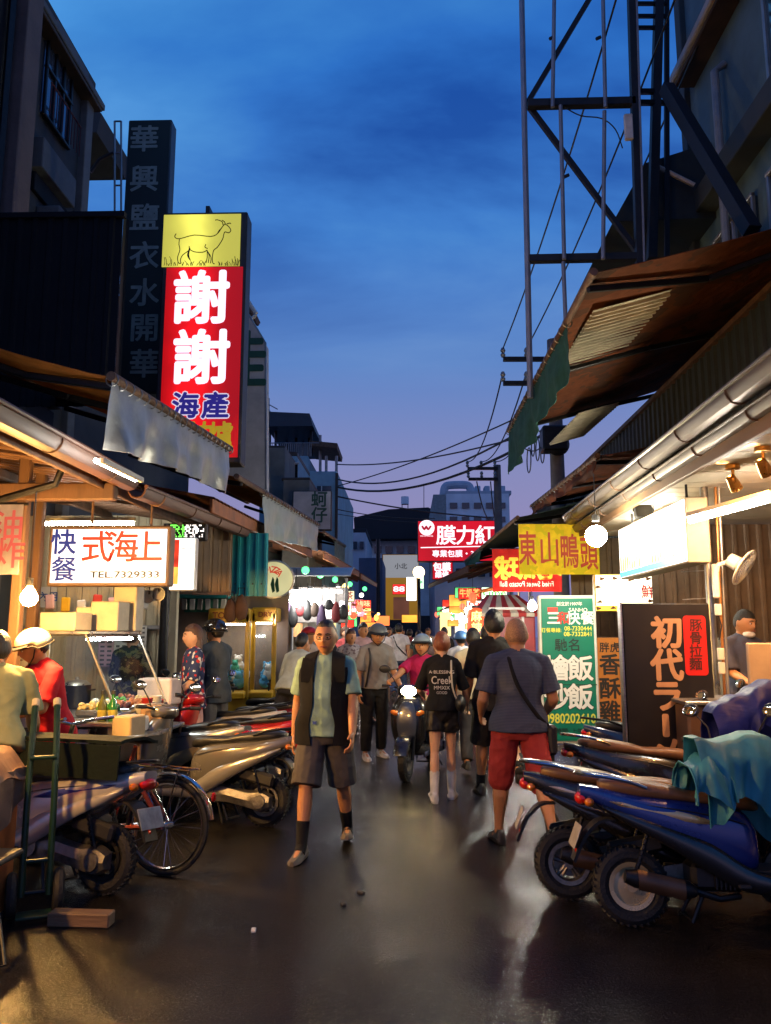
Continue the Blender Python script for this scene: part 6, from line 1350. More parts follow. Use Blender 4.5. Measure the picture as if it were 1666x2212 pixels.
# upper shutter wall and teal sheet
x, z, w_, h_, x0, x1, z0, z1 = rect(421, 1120, 502, 1282, 9.7); t = thing('shutter_wall', 'brown ribbed shutter wall between the menu lightbox and the teal sheet', 'wall', (x, 9.7, z0)); mb = MB(Matrix.Translation(-V(t.location))); mb.corr((x0, 9.7, z0), (1, 0, 0), (0, 0, 1), w_, h_ + .1, .115, .025); mb.build('sheet', BRNS, t, 20); mb = MB(Matrix.Translation(-V(t.location))); mb.box((x, 9.66, z0), (w_, .05, .04)); mb.build('bottom_rail', RUST, t)
x, z, w_, h_, x0, x1, z0, z1 = rect(501, 1152, 579, 1288, 10.3); t = thing('teal_sheet', 'bright teal ribbed metal sheet hanging below the awning', 'panel', (x, 10.3, z0)); mb = MB(Matrix.Translation(-V(t.location))); mb.corr((x0, 10.3, z0), (1, 0, 0), (0, 0, 1), w_, h_, .118, .025); mb.build('sheet', TEALS, t, 20)
for k in range(4): mb = MB(); mb.ball((-w_ * .38 + k * .115, -.026, .16), .010, 8, 5); mb.build('bolt', BLKM, t)
mb = MB(); mb.box((-w_ / 2 - .02, .0, h_ / 2), (.03, .04, h_), None, .004); mb.build('edge_strip', WHT, t)
# teal goods shelf with hanging bags
x, z, w_, h_, x0, x1, z0, z1 = rect(394, 1284, 494, 1322, 10.9); t = thing('goods_shelf', 'teal shelf with hanging grey packets behind the helmeted couple', 'shelf', (x, 10.9, z0)); mb = MB(); mb.box((0, 0, h_ - .03), (w_, .3, .05)); mb.build('shelf_board', TEALS, t); mb = MB(); mb.box((0, .12, h_ / 2), (w_, .02, h_)); mb.build('back', mat('green cloth back', (.03, .16, .12), .8, var=.4, scale=12), t)
for k in range(6): mb = MB(); mb.box((-w_ / 2 + .06 + k * w_ / 6, -.10, h_ * .42), (.07, .03, .15), (0, R(4 * (k % 3) - 4), 0), .008); mb.build('packet', (GREYM, PAPER)[k % 2], t)
t = thing('goods_shelf_wall', 'brown grey wall behind the couple', 'wall', (-2.7, 11.3, 0)); mb = MB(); mb.box((0, 0, 1.2), (2.0, .05, 2.4)); mb.build('sheet', mat('taupe wall', (.17, .13, .11), .8, var=.2), t)
for k, (u0, v0, u1, v1) in enumerate(((486, 1292, 510, 1345), (508, 1284, 534, 1340))):
    x, z, w_, h_, *_ = rect(u0, v0, u1, v1, 10.2); t = thing('hanging_bag', ('brown bag hanging under the teal sheet', 'second brown bag hanging closest to the yellow claw machine')[k], 'bag', (x, 10.2, z), 0, 'bags hanging under the teal sheet')
    mb = MB(); mb.ball((0, 0, 0), 1, 14, 10, lambda p: V((p.x * w_ * .5 * (1.15 - .3 * p.z), p.y * .06, p.z * h_ * .5 + .01 * math.sin(p.x * 9)))); mb.build('pouch', cloth('brown bag cloth', (.11, .06, .04)), t); mb = MB(); mb.tube([(-.05, 0, h_ * .42), (-.04, 0, h_ * .75), (.04, 0, h_ * .75), (.05, 0, h_ * .42)], .008, 5); mb.build('strap', BLKP, t)
# claw machines
YEL = mat('yellow machine paint', (.62, .36, .02), .4, var=.12, coat=.3)
def claw(label, u0, v0, u1, v1, Y, glow, toys):
    x, z, w_, h_, x0, x1, z0, z1 = rect(u0, v0, u1, v1, Y); H = z1; t = thing('claw_machine', label, 'arcade machine', (x, Y, 0), 0, 'toy claw machines'); d = .7
    mb = MB(); mb.box((0, d / 2, .38), (w_, d, .76), None, .02); mb.build('base_cabinet', YEL, t); mb = MB(); mb.box((0, d / 2, H - .10), (w_, d, .20), None, .02); mb.build('header', YEL, t)
    for sx in (-1, 1):
        for y in (.03, d - .03): mb = MB(); mb.box((sx * (w_ / 2 - .03), y, (H + .6) / 2), (.06, .06, H - .75), None, .01); mb.build('corner_post', YEL, t)
    mb = MB(); mb.box((0, d - .03, (.76 + H - .2) / 2), (w_ - .1, .02, H - .98)); mb.build('back_light', em('claw glow ' + label[:8], glow, 1.7, .45, 5), t)
    mb = MB(); mb.box((0, .2, H - .215), (w_ * .8, .10, .02)); mb.build('top_light', em('claw lamp', (1, .95, .9), 22), t)
    mb = MB(); mb.box((0, .012, (.76 + H - .2) / 2), (w_ - .12, .006, H - .98)); mb.build('front_glass', GL, t)
    mb = MB(); mb.box((0, -.05, .74), (w_ * .9, .12, .08), (R(15), 0, 0), .01); mb.build('control_deck', YEL, t); mb = MB(); mb.cyl((.1, -.06, .78), (.1, -.06, .86), .01, 6); mb.ball((.1, -.06, .87), .022, 8, 6); mb.build('joystick', BLKP, t)
    rn = random.Random(int(u0))
    for k in range(toys):
        s_ = .05 + .04 * rn.random(); q = V((rn.uniform(-w_ / 2 + .12, w_ / 2 - .12), rn.uniform(.15, .5), .80 + s_ + .11 * (k // 5))); m_ = mat('plush %d' % (k % 4), ((.08, .35, .65), (.6, .6, .62), (.04, .28, .22), (.55, .45, .2))[k % 4], .9, var=.1)
        mb = MB(); mb.ball(q, s_, 10, 8); mb.ball(q + V((0, -.3 * s_, s_ * 1.1)), s_ * .7, 10, 8); mb.ball(q + V((-.5 * s_, -.3 * s_, s_ * 1.7)), s_ * .25, 7, 5); mb.ball(q + V((.5 * s_, -.3 * s_, s_ * 1.7)), s_ * .25, 7, 5); mb.build('plush_toy', m_, t)
    return t, w_, H
t, w_, H = claw('yellow claw machine with a blue lit window behind the couple', 447, 1314, 538, 1500, 10.7, (.35, .65, 1.0), 14); text('TOY', .12, mat('red brown print', (.25, .05, .02), .6), t, (-.1, -.012, H - .1), bold=.02)
t, w_, H = claw('narrow yellow machine standing right of the blue lit claw machine', 541, 1312, 596, 1500, 10.9, (1, .85, .6), 9); text('DRY', .10, mat('red brown print'), t, (.02, -.012, H - .1), bold=.02)
mb = MB(); mb.box((0, 0, .3), (.3, .3, .6), None, .02); o = mb.build('yellow_crate', YEL); o.location = (at(585, 1470, 10.2).x, 10.2, 0); tag(o, 'yellow box standing in front of the narrow yellow machine', 'box')
STCB = mat('blue carton', (.05, .12, .3), .6)
# overexposed white stall
c = at(690, 1300, 15.6)
t = thing('market_stall', 'overexposed white lit stall on the left of the street', 'stall', (c.x - .5, 15.6, 0)); T = Matrix.Translation(-V(t.location))
xa, za, wa, ha, x0, x1, z0, z1 = rect(622, 1268, 752, 1346, 15.6)
mb = MB(T); mb.box((xa, 15.7, za), (wa, .12, ha), None, .02); mb.build('back_board', mat('dim stall board', (.22, .2, .19), .8, var=.4, scale=4), t); mb = MB(T); mb.box((xa, 15.4, .5), (wa, .8, .9), None, .02); mb.build('counter', WHT, t)
for x in (x0, x1): mb = MB(T); mb.box((x, 15.2, 1.3), (.05, .05, 2.6)); mb.build('post', GREYM, t)
mb = MB(T); mb.slab(lambda a, b: (x0 - .1 + (wa + .2) * a, 14.9 + 1.2 * b, 2.62 + .25 * math.sin(b * 1.5)), 10, 6, .01); mb.build('canopy', PAPER, t)
for k in range(4):
    c = at(640 + k * 30, 1296 - k * 3, 14.8 + k * .6); bulb('glaring white bulb, %s from the left over the overexposed stall' % ('first', 'second', 'third', 'fourth')[k], c, .13, (1, .97, .9), 22, .4)
for k in range(5):
    x = x0 + .12 + k * wa / 5; hh = (.22, .42, .30, .46, .2)[k]; zz = z0 + .1 + (k % 3) * .13
    mb = MB(T); mb.box((x, 15.60, zz + hh / 2), (wa / 5 * (.62, .9, .5, .75, .4)[k], .05, hh), None, .01); mb.build('lit_menu_panel', em('stall white panel %d' % (k % 3), ((1, .97, .93), (1, .9, .95), (.95, 1, 1))[k % 3], (4.5, 3, 6)[k % 3], .2, 3), t)
for k in range(3): mb = MB(T); mb.cyl((x0 + .1, 15.1 + k * .3, 2.35), (x1 - .1, 15.1 + k * .3, 2.35), .02, 8); mb.build('tube_light', em('stall tube', (1, .98, .95), 14), t)
for k in range(7): mb = MB(T); mb.box((x0 + .1 + k * wa / 7, 15.2, 1.05 + .03 * (k % 3)), (.16, .3, .22 + .06 * (k % 3)), (0, 0, .2 * k), .01); mb.build('goods_box', (PAPER, YEL, STCB, PINKP)[k % 4], t)
for k in range(9):
    x = x0 + .05 + k * (wa - .1) / 8; hh = (.32, .5, .24, .42, .3, .55, .22, .4, .3)[k]; zz = 2.2 - hh - .05 * (k % 3)
    mb = MB(T); mb.ball((0, 0, 0), 1, 12, 8, lambda p: V((x + p.x * .085 * (1.1 - .25 * p.z), 15.05 + p.y * .05, zz + hh / 2 + p.z * hh / 2))); mb.build('hanging_goods', (mat('violet goods', (.05, .025, .07), .7), BLKP, mat('red goods', (.16, .015, .018), .7), BLKP, mat('dark brown goods', (.05, .03, .02), .7))[k % 5], t); mb = MB(T); mb.cyl((x, 15.05, zz + hh), (x, 15.05, 2.5), .006, 4); mb.build('hook', BLKM, t)
# small flag strips of lights
for k in range(5):
    u = 660 + k * 32; c = at(u, 1232 + k * 10, 14 + k * 2.5); o = MB().ball((0, 0, 0), .07, 10, 8).build('fairy_light', em('green fairy', (.1, 1, .25), 3)); o.location = c; tag(o, 'small green lamp, %s from the near end of the left roof edge' % ('first', 'second', 'third', 'fourth', 'fifth')[k], 'lamp', 'green lamps along the left roofs')
# generic further stalls, each with counter, posts, lamp and crates
STC = [mat('red stall cloth', (.35, .03, .02), .7), mat('blue stall cloth', (.05, .1, .25), .7), mat('wood counter', (.22, .12, .05), .6, var=.3), mat('steel counter', (.35, .35, .34), .35, .8), mat('yellow stall cloth', (.5, .35, .05), .7)]
def stall(label, x, y, k, sg, lampc, lk=40):
    t = thing('market_stall', label, 'stall', (x, y, 0), 0, 'market stalls along the street'); mb = MB(); mb.box((0, 0, .45), (.7, 1.5, .9), None, .02); mb.build('counter', STC[k % 5], t)
    mb = MB(); mb.box((0, 0, .92), (.8, 1.6, .04), None, .01); mb.build('counter_top', STC[3], t)
    for yy in (-.75, .75): mb = MB(); mb.cyl((sg * .38, yy, 0), (sg * .38, yy, 2.5), .025, 8); mb.build('post', GREYM, t)
    mb = MB(); mb.slab(lambda a, b: (-sg * .55 + sg * 1.1 * a, -.95 + 1.9 * b, 2.38 + .22 * a), 4, 4, .012); mb.build('roof', (ORANGED, GREENT, ORANGE)[k % 3], t)
    mb = MB(); mb.box((0, 0, 2.28), (.5, .06, .05)); mb.build('lamp', em('stall lamp %d' % (k % 3), lampc, lk * 2.5), t)
    mb = MB(); mb.box((sg * .36, 0, 1.75), (.03, 1.3, .55), None, .01); mb.build('menu_board', em('stall menu %d' % (k % 4), ((1, .5, .2), (1, .9, .7), (.9, .15, .05), (1, .75, .3))[k % 4], .9, .4, 4), t)
    return t
rnd = random.Random(17)
for k in range(6): stall('left row market stall, %s beyond the overexposed one' % ('first', 'second', 'third', 'fourth', 'fifth', 'sixth')[k], -2.15 + .05 * k, 18.2 + k * 2.6, k, -1, ((1, .85, .6), (1, .95, .85), (1, .6, .3))[k % 3], 38)
for k in range(7): stall('right row market stall, %s beyond the red kiosk' % ('first', 'second', 'third', 'fourth', 'fifth', 'sixth', 'seventh')[k], 2.0 - .05 * k, 16.2 + k * 2.5, k + 2, 1, ((1, .8, .5), (1, .95, .85), (1, .55, .25))[k % 3], 38)
# red kiosk
t = thing('kiosk', 'dark red kiosk with a striped roof and white framed board', 'kiosk', (at(1095, 1400, 14).x, 14, 0)); T = Matrix.Translation(-V(t.location)); REDK = mat('dark red kiosk paint', (.30, .018, .014), .5, var=.2)
xa, za, wa, ha, x0, x1, z0, z1 = rect(1030, 1325, 1158, 1420, 14); mb = MB(T); mb.box((xa, 14.6, z1 / 2), (wa, 1.1, z1), None, .02); mb.build('body', REDK, t)
zr = at(1095, 1288, 14).z
for k in range(9):
    f0, f1 = k / 9, (k + 1) / 9; mb = MB(T); X0, X1 = x0 - .1 + (wa + .2) * f0, x0 - .1 + (wa + .2) * f1; tx0, tx1 = xa + (X0 - xa) * .45, xa + (X1 - xa) * .45
    mb.add([(X0, 13.85, z1), (X1, 13.85, z1), (tx1, 14.5, zr + .05), (tx0, 14.5, zr + .05), (X0, 13.87, z1 - .06), (X1, 13.87, z1 - .06)], [(0, 1, 2, 3), (4, 5, 1, 0)]); mb.build('roof_stripe', (REDK, mat('kiosk cream', (.45, .40, .30), .6))[k % 2], t, 0)
add(t, T, 'board', 1058, 1315, 1131, 1420, 13.98, .05, mat('kiosk board red', (.22, .02, .02), .5))
for (a, b, c_, d) in ((1056, 1312, 1133, 1317), (1056, 1317, 1061, 1420), (1128, 1317, 1133, 1420)): add(t, T, 'board_frame', a, b, c_, d, 13.95, .04, WHT)
bulb('small white bulb right of the red kiosk', at(1150, 1310, 12.2), .07, (1, .95, .85), 160, .5); bulb('orange bulb left of the red lantern', at(1003, 1340, 16), .06, (1, .7, .35), 50, .5)
# right front counter and goods
t = thing('service_counter', 'beige counter screen in front of the man with a face mask', 'counter', (3.05, 6.0, 0)); 
c = at(1650, 1415, 6.4); mb = MB(Matrix.Translation(-V(t.location))); mb.box((c.x + .12, 6.4, .80), (.50, .05, 1.35), None, .01); mb.build('screen', mat('beige board', (.36, .27, .17), .6, var=.12), t)
mb = MB(Matrix.Translation(-V(t.location))); mb.box((c.x - .12, 6.7, .55), (1.0, .6, .9), None, .02); mb.build('cabinet', mat('brown laminate', (.12, .07, .045), .5, var=.2), t)
mb = MB(Matrix.Translation(-V(t.location))); mb.box((c.x - .12, 6.68, 1.01), (1.06, .66, .03), None, .006); mb.build('counter_top', STC[3], t)
c = at(1372, 1570, 7.5); 
t = thing('potted_plant', 'leafy green plant by the right edge of the photo behind the blue tarpaulin', 'plant', (2.55, 5.5, 0)); rnd = random.Random(12)
mb = MB(); mb.lathe([(.13, 0), (.17, .3), (.18, .32)], 16); mb.build('pot', mat('clay pot', (.25, .10, .05), .7), t); mb = MB()
for k in range(12): a = rnd.uniform(0, 6.3); mb.tube([(0, 0, .3), (.08 * math.cos(a), .08 * math.sin(a), .7), (.22 * math.cos(a), .22 * math.sin(a), rnd.uniform(.9, 1.2))], .008, 5)
mb.build('stems', LEAFD, t); mb = MB(); leaves(mb, (0, 0, .95), (.32, .3, .28), 320, .07, rnd); mb.build('foliage', mat('bright leaves', (.12, .22, .03), .5, var=.5, scale=15), t, 0)

# lanterns and little lamps hung along both rows
ORD = 'first second third fourth fifth sixth seventh eighth ninth tenth eleventh twelfth thirteenth'.split()
rnd = random.Random(44)
for k in range(26):
    sg = -1 if k % 2 else 1; Y = 17 + (k // 2) * 1.5; x = sg * (1.35 + rnd.uniform(-.15, .35)); z = rnd.uniform(1.95, 2.6); m_ = k % 5
    t = thing('paper_lantern', '%s paper lantern, %s from the near end of the %s row of stalls' % (('red', 'orange', 'white', 'yellow', 'pinkish red')[m_], ORD[k // 2], ('right', 'left')[sg < 0]), 'lantern', (x, Y, z), 0, 'lanterns hung along the stalls')
    r = rnd.uniform(.055, .095); mb = MB(); mb.ball((0, 0, 0), (r, r, r * (1.0 + .4 * (k % 3 == 0))), 14, 10); mb.build('shade', em('lantern %d' % m_, ((1, .08, .03), (1, .4, .06), (1, .95, .85), (1, .72, .2), (1, .15, .08))[m_], (2.5, 4, 9, 6, 2.5)[m_]), t); mb = MB(); mb.cyl((0, 0, r * .9), (0, 0, r + .35), .006, 5); mb.build('cord', BLKP, t)

# pots, bowls, cups and hanging bags that crowd the food stall
rnd = random.Random(51); POT = [mat('aluminium pot', (.5, .49, .46), .3, .9, var=.2), mat('dark wok', (.03, .03, .03), .4, .5)]
for k in range(4):
    x, y, r = -2.95 + .17 * (k % 2), 6.5 + .42 * k, .11 + .03 * (k % 2); t = thing('cooking_pot', '%s cooking pot from the near end on the low steel counter shelf' % ORD[k], 'pot', (-3.42 + .05 * (k % 2), 6.6 + .5 * k, .80), 0, 'cooking pots behind the glass case'); mb = MB(); mb.lathe([(r * .9, 0), (r, .03), (r, .22), (r * 1.05, .23), (r * .94, .225), (r * .9, .05), (.01, .03)], 22); mb.build('pan', POT[k % 2], t); mb = MB(); mb.lathe([(r * 1.02, .232), (r * .7, .27), (.02, .285), (.02, .31), (.001, .312)], 22); mb.build('lid', POT[0], t)
    for sg in (-1, 1): mb = MB(); mb.tube([(sg * r, -.04, .18), (sg * (r + .04), -.03, .185), (sg * (r + .04), .03, .185), (sg * r, .04, .18)], .008, 6); mb.build('handle', POT[1], t)
t = thing('work_bench', 'steel work bench with pots behind the glass case', 'bench', (-3.42, 7.4, .1)); mb = MB(); mb.box((0, 0, .68), (.5, 2.2, .04), None, .008); mb.build('bench_top', SS, t)
for x in (-.2, .2):
    for y in (-1.0, 1.0): mb = MB(); mb.cyl((x, y, 0), (x, y, .67), .02, 8); mb.build('leg', SS, t)
for k in range(5):
    t = thing('bowl_stack', '%s stack of bowls from the near end on the food cart counter' % ORD[k], 'bowls', (-2.36 + .02 * (k % 2), 7.05 + .13 * k, .842), 0, 'stacks of bowls on the food cart'); n = 3 + (k * 2) % 4
    for j in range(n): mb = MB(Matrix.Translation((0, 0, j * .022))); mb.lathe([(.025, 0), (.03, .004), (.055, .045), (.052, .045), (.028, .008), (.001, .006)], 18); mb.build('bowl', (PAPER, mat('red bowl', (.4, .03, .02), .4), mat('cream bowl', (.55, .45, .3), .4))[k % 3], t)
for k in range(7):
    u = 108 + k * 34; c = at(u, 1300 + 6 * (k % 3), 8.6); t = thing('hanging_packet', '%s small packet from the left hanging in front of the cream partition' % ORD[k], 'packet', c, 0, 'packets hanging in the food stall'); mb = MB(); mb.box((0, 0, 0), (.10, .03, .16), (0, R(rnd.uniform(-8, 8)), 0), .012); mb.build('packet', (PINKP, YEL, PAPER, mat('red packet', (.5, .04, .03), .5))[k % 4], t); mb = MB(); mb.cyl((0, 0, .07), (0, 0, .75), .004, 4); mb.build('string', BLKP, t)
for k, (x, y, h_, m_) in enumerate(((-2.24, 6.45, .16, 1), (-2.30, 6.75, .12, 0), (-2.22, 7.0, .2, 2), (-2.28, 7.25, .14, 3))):
    mb = MB(); mb.box((0, 0, h_ / 2), (.18, .2, h_), (0, 0, .2 * k - .3), .01); o = mb.build('food_carton', (PAPER, mat('buff carton', (.34, .26, .15), .7), mat('brown carton', (.3, .18, .09), .7), STCB)[m_]); o.location = (x, y, .737); tag(o, ('yellow carton at the near end of the steel side table', 'low white carton on the steel side table', 'tall brown carton on the steel side table', 'blue carton at the far end of the steel side table')[k], 'carton', 'cartons on the steel side table')

# small lit boxes crowding both sides farther down
rnd = random.Random(71); CLR = [('red', (.9, .04, .02), 1.6), ('white', (1, .95, .88), 2.4), ('orange', (1, .35, .05), 1.8), ('yellow', (1, .72, .2), 1.8), ('green', (.15, .85, .25), 1.4), ('pink', (1, .35, .45), 1.5)]
for k in range(22):
    sg = -1 if k % 2 else 1; Y = 19 + (k // 2) * 1.7 + rnd.uniform(-.4, .4); cn, cc, ck = CLR[rnd.randrange(6)]; w_, h_ = rnd.uniform(.25, .6), rnd.uniform(.18, .5); x = sg * (1.55 + rnd.uniform(-.25, .35)); z = rnd.uniform(1.75, 2.75)
    t = thing('lit_sign_box', 'small blank %s lit box, %s along the far %s stalls' % (cn, ORD[k // 2], ('right', 'left')[sg < 0]), 'sign', (x, Y, z), 0, 'small lit boxes of the far stalls'); mb = MB(); mb.box((0, .05, 0), (w_, .08, h_), None, .008); mb.build('casing', CASE, t); mb = MB(); mb.box((0, .004, 0), (w_ - .03, .012, h_ - .03)); mb.build('panel', em('far box ' + cn, cc, ck, .4, 4), t)
    mb = MB(); mb.box((sg * w_ * .5, .05, 0), (.12, .02, .02)); mb.build('bracket', BLKM, t)
t = thing('board_wall', 'brown board wall behind the orange upright sign', 'wall', (2.75, 11.3, 0)); mb = MB(); mb.corr((-.42, 0, .0), (1, 0, 0), (0, 0, 1), 1.0, 2.9, .2, .02); mb.build('sheet', BRW, t, 20)
# ---------------------------------------------------------------- vehicles
def park(label, u, v, rz, *a, wz=0, **k):
    """rear wheel touches the ground at pixel (u, v)"""
    W = gnd(u, v); s_ = k.get('sc_', .9); rz = R(rz); loc = W + V((math.cos(rz), math.sin(rz), 0)) * .72 * s_; return scooter(label, (loc.x, loc.y, 0), rz, *a, **k)
SLV = paint('silver paint', (.50, .48, .44), .3); GRY = paint('warm grey paint', (.20, .175, .15), .5); REDP = paint('red paint', (.42, .012, .012)); BLU = paint('blue paint', (.010, .030, .20), .3); BLKG = paint('gloss black', (.012, .012, .014)); WHP = paint('pearl white', (.55, .52, .46)); GLD = paint('champagne gold', (.55, .42, .22), .5); DRED = paint('dark red', (.20, .012, .015)); DBLU = paint('navy', (.02, .03, .08))
BRS = mat('brown seat vinyl', (.16, .075, .03), .45, var=.25, scale=8, bump=.15, bscale=14); BDEC = mat('blue decal', (.015, .03, .22), .4, var=0)
s1 = park('silver scooter with a blue decal parked next to the bicycle wheel', 222, 1932, 163, SLV, accent=BDEC, skirt=BLKP, lean=6, rim=BLKM)
mb = MB(); mb.slab(lambda a, b: (-.80 + 1.05 * a, -.19 + .38 * b, .86 + .035 * math.cos((b - .5) * 2.4) + .012 * mnoise.noise(V((a * 6, b * 4, 2)))), 16, 10, .02)
mb.slab(lambda a, b: (-.80 + 1.05 * a, .19 + .02 * math.sin(a * 14) * b, .868 - .20 * b), 16, 5, .012)
o = mb.build('seat_cover', cloth('dark green tarp', (.004, .010, .006), wr=.4)); o.location = s1.location; o.rotation_euler = s1.rotation_euler; tag(o, 'dark green waterproof cloth laid over the seat of the silver scooter', 'cover')
LGR = paint('light grey paint', (.30, .29, .27), .5)
s2 = park('dark grey scooter with black seat parked closest to the man in the vest', 572, 1786, 166, paint('graphite paint', (.15, .142, .13), .4), panel2=LGR, rim=ENG, lean=6, steer=-25)
park('scooter with a champagne gold front panel behind the dark grey scooter', 470, 1742, 160, LGR, panel2=GLD, lean=6, steer=-20)
park('red scooter with black seat in the left parking row', 600, 1716, 165, REDP, panel2=REDP, lean=6, steer=-15)
park('white scooter with silver trim just behind the red scooter in the left row', 560, 1682, 166, WHP, panel2=SLV, lean=6, steer=-24)
park('dark red scooter in front of the blue lit claw machine', 622, 1662, 168, DRED, panel2=REDP, lean=6, steer=-20)
park('black scooter with silver trim in front of the narrow yellow machine', 634, 1628, 169, BLKG, panel2=SLV, lean=6, steer=-10)
park('navy scooter behind the black scooter in the left row', 648, 1602, 171, DBLU, panel2=SLV, lean=6)
# right row
s7 = park('blue scooter with brown seat and gold side stripe in the right front', 1368, 2000, -4, BLU, seat=BRS, panel2=BLKG, rim=GLD, disc=True, lean=-6, accent=GLD, rack=CHROME)
s8 = park('black and silver scooter with red tail light beside the blue scooter', 1232, 1943, -6, BLKG, seat=BRS, panel2=BLKG, accent=SLV, lean=-6, steer=38, rack=CHROME, rim=ENG)
s9 = park('dark scooter with a long brown seat behind the blue scooter', 1300, 1820, -8, BLKG, seat=BRS, lean=-6, steer=30, rack=CHROME)
s10 = park('dim parked scooter next to the foot of the black standing sign', 1330, 1745, -10, DBLU, seat=SEATB, lean=-6, steer=20)
mb = MB(); 
# moving scooter
rzm = -104; F = gnd(877, 1688); fd = V((math.cos(R(rzm)), math.sin(R(rzm)), 0)); lm = F - fd * .64 * .95
sm = scooter('black scooter with lit headlight riding towards the camera', (lm.x, lm.y, 0), R(rzm), BLKG, panel2=paint('dark blue grey', (.05, .06, .09)), lean=0, lit=True, plate=True, group='scooters being ridden', rack=True, sc_=.95)
# bicycle
def bicycle(label, W, rz):
    t = thing('bicycle', label, 'bicycle', (W.x, W.y, 0), rz); t.rotation_euler = (R(4), 0, rz); Rr = .305
    for nm, x in (('rear_wheel', 0), ('front_wheel', 1.02)):
        h = thing_part(nm, t, (x, 0, Rr)); mb = MB(); mb.torus((0, 0, 0), Rr - .018, .019, 'y', 44, 8); mb.build('tyre', TYRE, h); mb = MB(); mb.torus((0, 0, 0), Rr - .042, .010, 'y', 44, 6, 1.3); mb.build('rim', CHROME, h)
        mb = MB()
        for k in range(28): a = 2 * math.pi * k / 28; a2 = a + (.5 if k % 2 else -.5); mb.tube([(.02 * math.cos(a2), .03 * (-1) ** k, .02 * math.sin(a2)), ((Rr - .045) * math.cos(a), 0, (Rr - .045) * math.sin(a))], .0014, 3)
        o = mb.build('spokes', CHROME, h); o['kind'] = 'stuff'; mb = MB(); mb.cyl((0, -.05, 0), (0, .05, 0), .022, 12); mb.build('hub', CHROME, h)
    RD = paint('faded red frame', (.30, .05, .03)); mb = MB()
    for a, b in (((0, .055, .305), (.40, .04, .27)), ((0, -.055, .305), (.40, -.04, .27)), ((0, .05, .305), (.30, .02, .66)), ((0, -.05, .305), (.30, -.02, .66)), ((.42, 0, .27), (.28, 0, .80)), ((.42, 0, .27), (.83, 0, .70)), ((.38, 0, .42), (.82, 0, .76))): mb.cyl(a, b, .016, 8)
    mb.build('frame', RD, t); mb = MB()
    for sg in (-1, 1): mb.tube([(1.02, sg * .05, .305), (.90, sg * .05, .62), (.86, 0, .68)], .012, 8)
    mb.cyl((.86, 0, .66), (.80, 0, .92), .016, 8); mb.build('fork', CHROME, t); mb = MB(); mb.tube([(.66, -.27, .97), (.78, -.20, .95), (.81, 0, .92), (.78, .20, .95), (.66, .27, .97)], .012, 8); mb.build('handlebar', CHROME, t)
    mb = MB(); loft_x(mb, [(.15, .82, .87, .10), (.22, .81, .875, .10), (.34, .82, .86, .04), (.42, .83, .855, .025)], 3); mb.build('saddle', SEATB, t)
    mb = MB(); mb.tube([(Rr * 1.08 * math.cos(R(a)), 0, .305 + Rr * 1.08 * math.sin(R(a))) for a in range(10, 171, 10)], .012, 6, flat=2.2); mb.build('mudguard', CHROME, t)
    mb = MB()
    for sg in (-1, 1): mb.tube([(-.18, sg * .07, .66), (.26, sg * .06, .68)], .007, 6); mb.cyl((0, sg * .06, .31), (-.10, sg * .07, .66), .006, 6)
    for k in range(4): mb.cyl((-.16 + k * .12, -.07, .663), (-.16 + k * .12, .07, .663), .005, 5)
    mb.build('rear_rack', CHROME, t); mb = MB(); mb.lathe([(.09, -.006), (.09, .006)], 22, Matrix.Translation((.42, .06, .27)) @ Matrix.Rotation(R(90), 4, 'X')); mb.cyl((.42, .06, .27), (.50, .10, .15), .010, 6); mb.box((.50, .13, .15), (.09, .06, .02)); mb.build('crank', CHROME, t)
    mb = MB(); mb.ball((-.33, 0, .50), (.012, .03, .03), 8, 6); mb.build('reflector', TAILR, t); return t
bicycle('red bicycle parked between the silver scooter and the grey scooter', gnd(352, 1892), R(165))

# hand truck, wood block, orange cloth, at the left edge
GRT = mat('green enamel', (.008, .035, .018), .4, .2, var=.3, scale=10)
g = gnd(72, 1985); t = thing('hand_truck', 'green tubular hand truck standing at the left edge of the street', 'hand truck', (g.x, g.y, 0), R(25))
for sg in (-1, 1): mb = MB(); mb.tube([(sg * .07, 0, .12), (sg * .07, .02, .60), (sg * .065, .08, .95), (sg * .06, .20, 1.12)], .018, 10); mb.build('side_tube', GRT, t); mb = MB(); mb.tube([(sg * .06, .20, 1.12), (sg * .058, .235, 1.155)], .022, 10); mb.build('hand_grip', mat('cream grip', (.5, .45, .3), .5), t)
for z in (.3, .85): mb = MB(); mb.cyl((-.07, .01 + .03 * (z > .8), z), (.07, .01 + .03 * (z > .8), z), .012, 8); mb.build('crossbar', GRT, t)
mb = MB(); mb.box((0, -.06, .04), (.18, .12, .012), None, .003); mb.build('toe_plate', GRT, t); mb = MB(); mb.cyl((-.12, .06, .12), (.12, .06, .12), .012, 8); mb.build('axle', BLKM, t)
for sg in (-1, 1): h = thing_part('wheel', t, (sg * .12, .06, .12)); mb = MB(); mb.torus((0, 0, 0), .09, .03, 'x', 24, 8); mb.build('tyre', TYRE, h); mb = MB(); mb.cyl((-.02, 0, 0), (.02, 0, 0), .07, 16); mb.build('rim', GREYM, h)
g = gnd(175, 1998); mb = MB(); mb.box((0, 0, .035), (.34, .09, .07), None, .006); o = mb.build('wood_block', mat('raw timber', (.15, .09, .05), .7, var=.35, scale=9, stretch=(.15, 1, 1), bump=.2)); o.location = g; o.rotation_euler = (0, 0, R(-3)); tag(o, 'short raw timber block lying on the wet asphalt', 'wood block')
g = gnd(-95, 2010); t = thing('cloth_cart', 'cart at the left photo edge draped in tan cloth over an orange board', 'cart', (g.x, g.y, 0)); mb = MB(); mb.box((0, 0, .42), (.34, .5, .76), None, .015); mb.build('orange_board', mat('orange plywood', (.50, .14, .03), .6, var=.2), t)
